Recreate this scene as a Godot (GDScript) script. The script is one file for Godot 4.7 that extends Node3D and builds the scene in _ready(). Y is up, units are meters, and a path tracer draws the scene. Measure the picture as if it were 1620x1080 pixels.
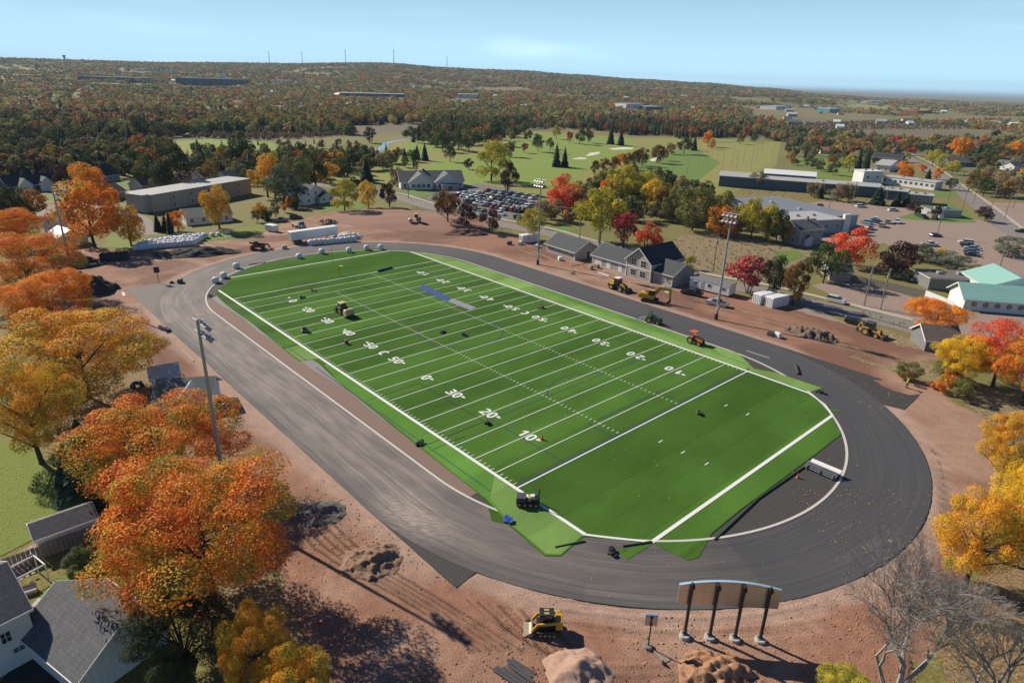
extends Node3D

var M := {}
var taken := {}
var rng := RandomNumberGenerator.new()
var nz := FastNoiseLite.new()
var tex := {}

# ---------------------------------------------------------------- field frame
# u runs from the near goal line to the far one, v from the near touchline to the far one (metres)
const F0 := Vector2(1.08, -72.46)
const FU := Vector2(-0.67667, -0.73628)
const FV := Vector2(0.73628, -0.67667)
const YD := 0.9144
const TURF_Y := 0.20
const ROAD_Y := 0.16


func f(u: float, v: float, y := 0.0) -> Vector3:
	var p := F0 + FU * u + FV * v
	return Vector3(p.x, y, p.y)


func to_uv(x: float, z: float) -> Vector2:
	var d := Vector2(x, z) - F0
	return Vector2(d.dot(FU), d.dot(FV))


func track_dist(uv: Vector2) -> float:
	var c := clampf(uv.x, 8.6, 93.0)
	return uv.distance_to(Vector2(c, 29.8))


# ---------------------------------------------------------------- nodes
func numbered(called: String) -> String:
	var n: int = taken.get(called, 0)
	taken[called] = n + 1
	return called if n == 0 else "%s_%03d" % [called, n]


func tag(o: Node3D, label: String, category := "", group := "", kind := "") -> Node3D:
	if label: o.set_meta("label", label)
	if category: o.set_meta("category", category)
	if group: o.set_meta("group", group)
	if kind: o.set_meta("kind", kind)
	return o


func thing(called: String, label: String, category: String, at := Vector3.ZERO, turn := 0.0, group := "") -> Node3D:
	var o := Node3D.new()
	o.name = numbered(called)
	add_child(o)
	o.position = at
	o.rotation.y = turn
	return tag(o, label, category, group)


func part(called: String, m: Mesh, material: Material, parent: Node, at := Vector3.ZERO, turn := Vector3.ZERO) -> MeshInstance3D:
	var o := MeshInstance3D.new()
	o.name = numbered(called) if parent == self else called
	o.mesh = m
	o.material_override = material
	o.position = at
	o.rotation = turn
	parent.add_child(o, true)
	return o


func lone(called: String, m: Mesh, material: Material, label: String, category: String, group := "", at := Vector3.ZERO, turn := 0.0) -> MeshInstance3D:
	var o := part(called, m, material, self, at, Vector3(0, turn, 0))
	tag(o, label, category, group)
	return o


func copy(o: Node3D, at: Vector3, turn: float, size := 1.0, label := "", group := "") -> Node3D:
	var c: Node3D = o.duplicate()
	c.name = numbered(str(o.name).rstrip("0123456789_"))
	add_child(c)
	c.position = at
	c.rotation = Vector3(0, turn, 0)
	c.scale = Vector3.ONE * size
	if label: c.set_meta("label", label)
	if group: c.set_meta("group", group)
	return c


# ---------------------------------------------------------------- shapes
func mb() -> SurfaceTool:
	var st := SurfaceTool.new()
	st.begin(Mesh.PRIMITIVE_TRIANGLES)
	st.set_smooth_group(-1)
	return st


func done(st: SurfaceTool) -> ArrayMesh:
	st.generate_normals()
	return st.commit()


func tri(st: SurfaceTool, a: Vector3, b: Vector3, c: Vector3) -> void:
	for p in [a, b, c]:
		st.set_uv(Vector2(p.x + p.z * 0.37, p.y + p.z))
		st.add_vertex(p)


func quad(st: SurfaceTool, a: Vector3, b: Vector3, c: Vector3, d: Vector3) -> void:
	tri(st, a, b, c)
	tri(st, a, c, d)


# six-sided box with its eight corners listed low then high, each clockwise from above
func hexa(st: SurfaceTool, p: Array) -> void:
	quad(st, p[4], p[5], p[6], p[7])
	quad(st, p[3], p[2], p[1], p[0])
	for i in 4:
		var j := (i + 1) % 4
		quad(st, p[i], p[j], p[j + 4], p[i + 4])


func box(st: SurfaceTool, c: Vector3, s: Vector3, turn := Vector3.ZERO, top := Vector2.ONE, shift := Vector2.ZERO) -> void:
	var b := Basis.from_euler(turn)
	var p := []
	for y in [-0.5, 0.5]:
		var k := Vector2.ONE if y < 0 else top
		var o := Vector2.ZERO if y < 0 else shift
		for q in [[-0.5, -0.5], [0.5, -0.5], [0.5, 0.5], [-0.5, 0.5]]:
			p.append(c + b * Vector3(q[0] * s.x * k.x + o.x, y * s.y, q[1] * s.z * k.y + o.y))
	hexa(st, p)


# box with chamfered upright and top edges
func cbox(st: SurfaceTool, c: Vector3, s: Vector3, e := 0.05, turn := Vector3.ZERO, top := Vector2.ONE, shift := Vector2.ZERO) -> void:
	var b := Basis.from_euler(turn)
	var rings := []
	for l in [[-0.5, 0.0], [0.5, 0.0], [0.5, 1.0]]:
		var ring := []
		var k := Vector2.ONE if l[0] < 0 else top
		var o := Vector2.ZERO if l[0] < 0 else shift
		var hx: float = s.x * 0.5 * k.x - e * l[1]
		var hz: float = s.z * 0.5 * k.y - e * l[1]
		var y: float = s.y * l[0] - (e if l[0] > 0 and l[1] == 0.0 else 0.0)
		var q: float = e * (1.0 - 0.5 * l[1])
		for p in [[-hx + q, -hz], [hx - q, -hz], [hx, -hz + q], [hx, hz - q], [hx - q, hz], [-hx + q, hz], [-hx, hz - q], [-hx, -hz + q]]:
			ring.append(c + b * Vector3(p[0] + o.x, y, p[1] + o.y))
		rings.append(ring)
	for r in 2:
		for i in 8:
			var j := (i + 1) % 8
			quad(st, rings[r][i], rings[r][j], rings[r + 1][j], rings[r + 1][i])
	for i in range(1, 7):
		tri(st, rings[2][0], rings[2][i], rings[2][i + 1])
		tri(st, rings[0][0], rings[0][i + 1], rings[0][i])


func tube(st: SurfaceTool, pts: Array, radii: Array, sides := 6, caps := true) -> void:
	var rings := []
	for i in pts.size():
		var d: Vector3 = (pts[mini(i + 1, pts.size() - 1)] - pts[maxi(i - 1, 0)]).normalized()
		var a := d.cross(Vector3.RIGHT if absf(d.x) < 0.8 else Vector3.UP).normalized()
		var b := d.cross(a)
		var ring := []
		for k in sides:
			var t := TAU * k / sides
			ring.append(pts[i] + (a * cos(t) + b * sin(t)) * float(radii[i]))
		rings.append(ring)
	for i in rings.size() - 1:
		for k in sides:
			var j := (k + 1) % sides
			quad(st, rings[i][j], rings[i][k], rings[i + 1][k], rings[i + 1][j])
	if caps:
		for k in range(1, sides - 1):
			tri(st, rings[0][0], rings[0][k], rings[0][k + 1])
			tri(st, rings[-1][0], rings[-1][k + 1], rings[-1][k])


func rod(st: SurfaceTool, a: Vector3, b: Vector3, r: float, sides := 6, r2 := -1.0) -> void:
	tube(st, [a, b], [r, r if r2 < 0 else r2], sides)


# flat outline (x, z) lifted to a slab between two heights
func slab(st: SurfaceTool, poly: Array, low: float, high: float) -> void:
	var pk := PackedVector2Array(poly)
	if not Geometry2D.is_polygon_clockwise(pk):
		pk.reverse()
	var idx := Geometry2D.triangulate_polygon(pk)
	for i in range(0, idx.size(), 3):
		var t := []
		for k in 3:
			t.append(Vector3(pk[idx[i + k]].x, high, pk[idx[i + k]].y))
		if (t[1] - t[0]).cross(t[2] - t[0]).y > 0:
			tri(st, t[0], t[2], t[1])
		else:
			tri(st, t[0], t[1], t[2])
	if high > low:
		for i in pk.size():
			var a := pk[i]
			var b := pk[(i + 1) % pk.size()]
			quad(st, Vector3(a.x, low, a.y), Vector3(a.x, high, a.y), Vector3(b.x, high, b.y), Vector3(b.x, low, b.y))


func slab_mesh(poly: Array, low: float, high: float) -> ArrayMesh:
	var st := mb()
	slab(st, poly, low, high)
	return done(st)


# profile in (a, y), pushed out along the third axis from -w/2 to w/2; axis "x" means the profile lies in z-y
func extrude(st: SurfaceTool, profile: Array, w: float, at := Vector3.ZERO, inset := 0.0) -> void:
	var pk := PackedVector2Array(profile)
	if not Geometry2D.is_polygon_clockwise(pk):
		pk.reverse()
	var idx := Geometry2D.triangulate_polygon(pk)
	for side in [-1.0, 1.0]:
		for i in range(0, idx.size(), 3):
			var t := []
			for k in 3:
				t.append(at + Vector3(pk[idx[i + k]].x, pk[idx[i + k]].y, side * w / 2))
			var up: float = (t[1] - t[0]).cross(t[2] - t[0]).z * side
			if up > 0:
				tri(st, t[0], t[2], t[1])
			else:
				tri(st, t[0], t[1], t[2])
	for i in pk.size():
		var a := pk[i]
		var b := pk[(i + 1) % pk.size()]
		quad(st, at + Vector3(a.x, a.y, -w / 2), at + Vector3(a.x, a.y, w / 2), at + Vector3(b.x, b.y, w / 2), at + Vector3(b.x, b.y, -w / 2))


func ribbon(st: SurfaceTool, pts: Array, w: float, y: float) -> void:
	for i in pts.size() - 1:
		var a: Vector2 = pts[i]
		var b: Vector2 = pts[i + 1]
		var da: Vector2 = ((b - a) + (a - pts[i - 1] if i > 0 else b - a)).normalized().orthogonal() * w / 2
		var db: Vector2 = ((b - a) + (pts[i + 2] - b if i + 2 < pts.size() else b - a)).normalized().orthogonal() * w / 2
		quad(st, Vector3(a.x + da.x, y, a.y + da.y), Vector3(b.x + db.x, y, b.y + db.y), Vector3(b.x - db.x, y, b.y - db.y), Vector3(a.x - da.x, y, a.y - da.y))


# a part made of one chamfered box
func bit(parent: Node, called: String, material: Material, c: Vector3, s: Vector3, turn := Vector3.ZERO, top := Vector2.ONE, shift := Vector2.ZERO, e := 0.04) -> MeshInstance3D:
	var st := mb()
	cbox(st, Vector3.ZERO, s, minf(e, minf(s.x, minf(s.y, s.z)) * 0.3), Vector3.ZERO, top, shift)
	return part(called, done(st), material, parent, c, turn)


func bar(parent: Node, called: String, material: Material, a: Vector3, b: Vector3, r: float, r2 := -1.0, sides := 8) -> MeshInstance3D:
	var st := mb()
	rod(st, a, b, r, sides, r2)
	return part(called, done(st), material, parent)


# ---------------------------------------------------------------- materials
func noise_tex(key: String, freq: float, low: Color, high: Color, kind := FastNoiseLite.TYPE_SIMPLEX, octaves := 4, size := 512, mid := Color(0, 0, 0, 0)) -> Texture2D:
	if tex.has(key):
		return tex[key]
	var n := FastNoiseLite.new()
	n.noise_type = kind
	n.frequency = freq
	n.fractal_octaves = octaves
	n.seed = key.hash() % 1000
	var t := NoiseTexture2D.new()
	t.width = size
	t.height = size
	t.seamless = true
	t.noise = n
	var g := Gradient.new()
	g.set_color(0, low)
	g.set_color(1, high)
	if mid.a > 0:
		g.add_point(0.5, mid)
	t.color_ramp = g
	tex[key] = t
	return t


func grey(a: float) -> Color:
	return Color(a, a, a)


# base colour in linear values, modulated by a grain picture of the given size in metres
func mat(key: String, c: Color, rough := 0.8, metal := 0.0, grain := "grain", span := 2.0, world := false) -> StandardMaterial3D:
	if M.has(key):
		return M[key]
	var m := StandardMaterial3D.new()
	m.resource_name = key
	m.albedo_color = c.linear_to_srgb()
	m.roughness = rough
	m.metallic = metal
	if grain:
		m.albedo_texture = tex[grain]
		m.uv1_triplanar = true
		m.uv1_world_triplanar = world
		m.uv1_scale = Vector3.ONE / span
	M[key] = m
	return m


func bumpy(m: StandardMaterial3D, height: String, depth: float) -> StandardMaterial3D:
	m.heightmap_enabled = true
	m.heightmap_texture = tex[height]
	m.heightmap_scale = depth
	return m


func pane(key: String, c: Color) -> StandardMaterial3D:
	var m := mat(key, c, 0.08, 0.0, "")
	m.metallic_specular = 0.6
	return m


func stripes(key: String, rows: int, low: float, high: float, broken := 0) -> void:
	var im := Image.create(256, 256, false, Image.FORMAT_RGB8)
	var r := RandomNumberGenerator.new()
	r.seed = key.hash()
	var h := 256 / rows
	for y in rows:
		var x := 0
		var w := 256 / broken if broken else 256
		var off := r.randi() % 40 if broken else 0
		while x < 256 + 40:
			im.fill_rect(Rect2i(x - off, y * h, w, h), grey(r.randf_range((low + high) * 0.5, high)))
			if broken:
				im.fill_rect(Rect2i(x - off, y * h, 2, h), grey(low))
			x += w
		im.fill_rect(Rect2i(0, y * h + h - maxi(2, h / 8), 256, maxi(2, h / 8)), grey(low))
	tex[key] = ImageTexture.create_from_image(im)


func make_materials() -> void:
	noise_tex("grain", 0.03, grey(0.74), grey(1.0), FastNoiseLite.TYPE_SIMPLEX, 5)
	noise_tex("coarse", 0.012, grey(0.55), grey(1.0), FastNoiseLite.TYPE_SIMPLEX, 6, 1024)
	noise_tex("stones", 0.06, grey(0.5), grey(1.0), FastNoiseLite.TYPE_CELLULAR, 3)
	noise_tex("soil", 0.02, Color(0.62, 0.6, 0.6), Color(1, 0.97, 0.94), FastNoiseLite.TYPE_SIMPLEX, 6, 1024)
	noise_tex("lawn", 0.03, Color(0.72, 0.72, 0.6), Color(1.0, 0.98, 0.8), FastNoiseLite.TYPE_SIMPLEX, 5, 1024)
	stripes("shingle", 16, 0.6, 1.0, 8)
	stripes("siding", 16, 0.72, 1.0)
	stripes("sheet", 32, 0.86, 1.0)
	mat("white", Color(0.78, 0.78, 0.77), 0.6)
	mat("white_siding", Color(0.75, 0.75, 0.74), 0.6, 0, "siding", 2.4)
	mat("grey_siding", Color(0.36, 0.33, 0.30), 0.65, 0, "siding", 2.4)
	mat("cream", Color(0.62, 0.56, 0.44), 0.7, 0, "siding", 2.4)
	mat("light_grey", Color(0.42, 0.42, 0.42), 0.6)
	mat("mid_grey", Color(0.2, 0.2, 0.21), 0.6)
	mat("dark_grey", Color(0.06, 0.06, 0.065), 0.6)
	mat("black", Color(0.018, 0.018, 0.02), 0.5)
	mat("rubber", Color(0.022, 0.022, 0.022), 0.85)
	mat("steel", Color(0.45, 0.46, 0.47), 0.42, 0.75)
	mat("galvanised", Color(0.4, 0.41, 0.42), 0.5, 0.35)
	mat("roof_slate", Color(0.052, 0.062, 0.07), 0.85, 0, "shingle", 3.4)
	mat("roof_grey", Color(0.115, 0.118, 0.13), 0.85, 0, "shingle", 3.4)
	mat("roof_dark", Color(0.035, 0.036, 0.042), 0.85, 0, "shingle", 3.4)
	mat("roof_green", Color(0.17, 0.21, 0.18), 0.8, 0, "shingle", 3.4)
	mat("roof_brown", Color(0.16, 0.12, 0.10), 0.85, 0, "shingle", 3.4)
	mat("roof_metal_green", Color(0.26, 0.48, 0.42), 0.45, 0.1, "sheet", 6.0)
	mat("roof_membrane", Color(0.42, 0.42, 0.41), 0.7, 0, "grain", 9.0)
	mat("metal_blue", Color(0.045, 0.085, 0.13), 0.5, 0.1, "sheet", 8.0)
	mat("brick", Color(0.3, 0.22, 0.15), 0.85, 0, "shingle", 1.6)
	mat("concrete", Color(0.45, 0.44, 0.42), 0.85)
	mat("timber", Color(0.38, 0.27, 0.16), 0.8)
	mat("old_timber", Color(0.24, 0.22, 0.2), 0.85)
	mat("yellow", Color(0.62, 0.36, 0.02), 0.42)
	mat("cat_yellow", Color(0.55, 0.30, 0.03), 0.45)
	mat("dull_yellow", Color(0.42, 0.33, 0.12), 0.55)
	mat("tan_paint", Color(0.6, 0.48, 0.24), 0.5)
	mat("red", Color(0.42, 0.02, 0.02), 0.42)
	mat("orange", Color(0.62, 0.13, 0.03), 0.45)
	mat("green_paint", Color(0.03, 0.09, 0.03), 0.42)
	mat("blue", Color(0.02, 0.07, 0.4), 0.5)
	mat("sky_blue", Color(0.08, 0.3, 0.6), 0.5)
	mat("bag", Color(0.78, 0.79, 0.81), 0.7)
	mat("goal_yellow", Color(0.75, 0.65, 0.02), 0.4)
	mat("bark", Color(0.11, 0.085, 0.065), 0.95, 0, "stones", 0.8)
	mat("pale_bark", Color(0.48, 0.44, 0.4), 0.95, 0, "stones", 0.8)
	mat("line_white", Color(0.82, 0.83, 0.82), 0.8, 0, "grain", 1.5, true)
	mat("line_navy", Color(0.02, 0.045, 0.09), 0.9, 0, "grain", 1.5, true)
	mat("line_black", Color(0.012, 0.016, 0.012), 0.9, 0, "grain", 1.5, true)
	pane("glass", Color(0.03, 0.035, 0.045))
	pane("car_glass", Color(0.015, 0.018, 0.022))


# ================================================================= camera, sky, sun
func make_view() -> void:
	var cam := Camera3D.new()
	cam.name = "camera"
	cam.fov = 55.436
	cam.near = 0.5
	cam.far = 20000.0
	cam.basis = Basis(Vector3.RIGHT, deg_to_rad(-21.9066)) * Basis(Vector3.BACK, deg_to_rad(1.5908))
	cam.position = Vector3(0, 50.269, 0)
	add_child(cam)
	cam.current = true
	var sky_mat := ProceduralSkyMaterial.new()
	sky_mat.sky_top_color = Color(0.07, 0.22, 0.42)
	sky_mat.sky_horizon_color = Color(0.69, 0.85, 0.92)
	sky_mat.sky_curve = 0.125
	sky_mat.ground_bottom_color = Color(0.3, 0.27, 0.22)
	sky_mat.ground_horizon_color = Color(0.6, 0.66, 0.7)
	sky_mat.sky_energy_multiplier = 1.0
	sky_mat.sky_cover = cloud_cover()
	sky_mat.sky_cover_modulate = Color(1, 1, 1, 0.24)
	var env := Environment.new()
	env.background_mode = Environment.BG_SKY
	env.sky = Sky.new()
	env.sky.sky_material = sky_mat
	env.sky_rotation = Vector3(0, 0.95, 0)
	env.tonemap_mode = Environment.TONE_MAPPER_LINEAR
	env.tonemap_exposure = 1.58
	env.sdfgi_enabled = true
	env.ssao_enabled = true
	env.ssil_enabled = true
	env.fog_enabled = true
	env.fog_density = 0.00005
	env.fog_light_color = Color(0.72, 0.84, 0.96)
	var we := WorldEnvironment.new()
	we.name = "world_environment"
	we.environment = env
	add_child(we)
	var sun := DirectionalLight3D.new()
	sun.name = "sun"
	sun.light_energy = 1.6
	sun.light_color = Color(1.0, 0.955, 0.88)
	sun.light_angular_distance = 0.5
	sun.shadow_enabled = true
	add_child(sun)
	var el := deg_to_rad(34.5)
	var az := deg_to_rad(32.5)
	sun.look_at_from_position(Vector3.ZERO, Vector3(cos(az) * cos(el), -sin(el), sin(az) * cos(el)))


# thin streaks of high cloud
func cloud_cover() -> Texture2D:
	var w := 1024
	var h := 512
	var im := Image.create(w, h, false, Image.FORMAT_RGBA8)
	var n := FastNoiseLite.new()
	n.seed = 5
	n.frequency = 1.0
	n.fractal_octaves = 5
	for y in 256:
		var el := (0.5 - float(y) / h) * PI
		for x in w:
			var az := float(x) / w * TAU
			var d := Vector3(sin(az) * cos(el), sin(el) * 9.0, cos(az) * cos(el))
			var a := n.get_noise_3d(d.x * 1.6 + d.y * 0.5, d.y * 3.4, d.z * 1.6) * 0.5 + 0.5
			a = smoothstep(0.6, 0.88, a) * 0.8
			im.set_pixel(x, y, Color(1, 1, 1, a))
	return ImageTexture.create_from_image(im)


# ================================================================= land
const RIDGE := [[-60.0, 80.0], [-36.1, 86.0], [-28.6, 88.0], [-20.3, 103.0], [-10.7, 128.0], [-5.7, 110.0], [-0.5, 106.0], [4.6, 90.0], [9.7, 72.0], [14.6, 60.0], [19.4, 38.0], [23.8, 10.0], [28.0, -4.0], [36.1, -8.0], [60.0, -10.0]]


func land(x: float, z: float) -> float:
	var r := sqrt(x * x + z * z)
	if r < 900.0 or z > 0.0:
		return 0.0
	var az := rad_to_deg(atan2(x, -z))
	var e := 0.0
	for i in RIDGE.size() - 1:
		if az >= RIDGE[i][0] and az <= RIDGE[i + 1][0]:
			var t: float = (az - RIDGE[i][0]) / (RIDGE[i + 1][0] - RIDGE[i][0])
			e = lerpf(RIDGE[i][1], RIDGE[i + 1][1], t * t * (3.0 - 2.0 * t))
	var g := clampf((r - 900.0) / 4100.0, 0.0, 1.0)
	g = g * g * (3.0 - 2.0 * g)
	var roll := nz.get_noise_2d(x * 0.12, z * 0.12) * 14.0 * g * (1.0 - g) * 4.0
	return e * g + roll


func make_land() -> void:
	var st := SurfaceTool.new()
	st.begin(Mesh.PRIMITIVE_TRIANGLES)
	var radii := [0.0, 60.0, 120.0, 180.0, 240.0, 300.0, 360.0, 420.0, 480.0, 540.0, 600.0, 660.0, 720.0, 800.0, 900.0, 1000.0, 1150.0, 1300.0, 1500.0, 1700.0, 1900.0, 2150.0, 2400.0, 2700.0, 3000.0, 3300.0, 3600.0, 4000.0, 4400.0, 4800.0, 5200.0, 5800.0, 7000.0, 9000.0, 13000.0]
	var na := 240
	for i in radii.size():
		for k in na + 1:
			var a := TAU * k / na
			var x: float = radii[i] * sin(a)
			var z: float = -radii[i] * cos(a)
			var n := nz.get_noise_2d(x * 0.35, z * 0.35)
			var c := Color(0.15, 0.16, 0.05).lerp(Color(0.22, 0.18, 0.08), clampf(n * 1.6 + 0.5, 0.0, 1.0))
			if radii[i] > 620.0:
				c = Color(0.2, 0.16, 0.085).lerp(Color(0.14, 0.15, 0.06), clampf(nz.get_noise_2d(x * 0.1, z * 0.1) * 2.0 + 0.5, 0.0, 1.0))
			st.set_color(c)
			st.set_normal(Vector3.UP)
			st.set_uv(Vector2(x, z))
			st.add_vertex(Vector3(x, land(x, z), z))
	for i in radii.size() - 1:
		for k in na:
			var a := i * (na + 1) + k
			var b := a + na + 1
			for j in [a, b, b + 1, a, b + 1, a + 1]:
				st.add_index(j)
	st.generate_normals()
	var m := mat("field_ground", Color.WHITE, 0.95, 0.0, "lawn", 23.0, true)
	m.vertex_color_use_as_albedo = true
	var o := part("ground", st.commit(), m, self)
	tag(o, "", "", "", "structure")


var sheets := 0
func ground_sheet(called: String, poly: Array, y: float, m: Material) -> MeshInstance3D:
	sheets += 1
	var o := part(called, slab_mesh(poly, y + sheets * 0.0015, y + sheets * 0.0015), m, self)
	tag(o, "", "", "", "structure")
	return o


func smooth_line(pts: Array, n := 8) -> Array:
	var c := Curve2D.new()
	for i in pts.size():
		var d: Vector2 = (pts[mini(i + 1, pts.size() - 1)] - pts[maxi(i - 1, 0)]) / 6.0
		c.add_point(pts[i], -d, d)
	var out := []
	for i in (pts.size() - 1) * n + 1:
		out.append(c.samplef(float(i) / n))
	return out


func road(called: String, pts: Array, w: float, y: float, m: Material) -> MeshInstance3D:
	var st := mb()
	ribbon(st, smooth_line(pts), w, y)
	var o := part(called, done(st), m, self)
	tag(o, "", "", "", "structure")
	return o


# ================================================================= building site
const SITE := [Vector2(-131.93, -184.59), Vector2(-128.58, -191.16), Vector2(-115.27, -189.54), Vector2(-110.3, -190.89), Vector2(-96.91, -201.52), Vector2(-85.44, -208.22), Vector2(-84.04, -234.79), Vector2(-72.97, -253.32), Vector2(-56.43, -269.44), Vector2(-39.87, -263.51), Vector2(-22.63, -243.18), Vector2(-5.49, -225.85), Vector2(7.63, -217.72), Vector2(17.7, -208.12), Vector2(35.69, -191.82), Vector2(48.64, -167.18), Vector2(59.85, -160), Vector2(67.96, -155.6), Vector2(72.05, -146.51), Vector2(77.34, -141.74), Vector2(82.33, -129.32), Vector2(90.31, -124.71), Vector2(79.48, -116.08), Vector2(73.61, -117.79), Vector2(67.31, -123.08), Vector2(71.99, -117.07), Vector2(77.93, -110.28), Vector2(78.93, -99.11), Vector2(77.03, -88.6), Vector2(70.54, -77.97), Vector2(61.87, -69.09), Vector2(51.76, -59.44), Vector2(44.02, -51.28), Vector2(36.59, -42.59), Vector2(21.19, -37.37), Vector2(0.42, -35.7), Vector2(-12.12, -37.5), Vector2(-17.4, -44.9), Vector2(-23.91, -53.57), Vector2(-31.87, -67.46), Vector2(-44.7, -83.88), Vector2(-60.79, -102.64), Vector2(-81.87, -125.99), Vector2(-100.57, -140.92)]

var marks := []      # wheel marks: [points, half width, depth, tone]
var heaps := []      # spoil heaps on the site surface: [x, z, radius, height, stretch, turn, roughness]


func site_height(x: float, z: float, uv: Vector2, d: float) -> float:
	var y := 0.075 + nz.get_noise_2d(x * 2.0, z * 2.0) * 0.05 + nz.get_noise_2d(x * 9.0, z * 9.0) * 0.05 + nz.get_noise_2d(x * 31.0, z * 31.0) * 0.06 * smoothstep(47.5, 51.0, d)
	if d > 48.5:
		y += maxf(0.0, nz.get_noise_2d(x * 1.6 + 300.0, z * 1.6)) * 0.26 * smoothstep(48.5, 53.0, d)
	for m in marks:
		var near: float = m[1] * 2.2
		var lo: Vector2 = m[4]
		var hi: Vector2 = m[5]
		if x < lo.x - near or x > hi.x + near or z < lo.y - near or z > hi.y + near:
			continue
		var k := mark_distance(m[0], x, z) / float(m[1])
		if k < 1.0:
			y -= m[2] * (1.0 - k * k)
		elif k < 2.0:
			y += m[2] * 0.5 * sin((k - 1.0) * PI)
	return maxf(y, 0.015)


func mark_distance(pts: Array, x: float, z: float) -> float:
	var best := 1e9
	var p := Vector2(x, z)
	for i in pts.size() - 1:
		best = minf(best, p.distance_to(Geometry2D.get_closest_point_to_segment(p, pts[i], pts[i + 1])))
	return best


func add_mark(pts: Array, half: float, depth: float, tone: float) -> void:
	var s := smooth_line(pts, 4)
	var lo: Vector2 = s[0]
	var hi: Vector2 = s[0]
	for p in s:
		lo = lo.min(p)
		hi = hi.max(p)
	marks.append([s, half, depth, tone, lo, hi])


func site_colour(x: float, z: float, d: float) -> Color:
	var a := nz.get_noise_2d(x * 1.1, z * 1.1)
	var b := nz.get_noise_2d(x * 5.0 + 90.0, z * 5.0)
	var c := Color(0.34, 0.18, 0.115).lerp(Color(0.425, 0.275, 0.2), clampf(a * 2.0 + 0.4 + b * 1.1, 0.0, 1.0))
	c = c.lerp(Color(0.2, 0.095, 0.06), clampf(nz.get_noise_2d(x * 1.3 - 70.0, z * 1.3) * 3.2 - 0.05, 0.0, 0.85))
	var shoulder := smoothstep(50.4 + b * 1.2, 48.4, d)
	c = c.lerp(Color(0.47, 0.34, 0.275), shoulder * 0.85)
	for m in marks:
		if x < m[4].x - 1.5 or x > m[5].x + 1.5 or z < m[4].y - 1.5 or z > m[5].y + 1.5:
			continue
		var k := mark_distance(m[0], x, z) / float(m[1])
		if k < 1.6:
			c = c * (1.0 + m[3] * (1.0 - k / 1.6))
	return c * (1.0 + nz.get_noise_2d(x * 22.0, z * 22.0) * 0.22)


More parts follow.
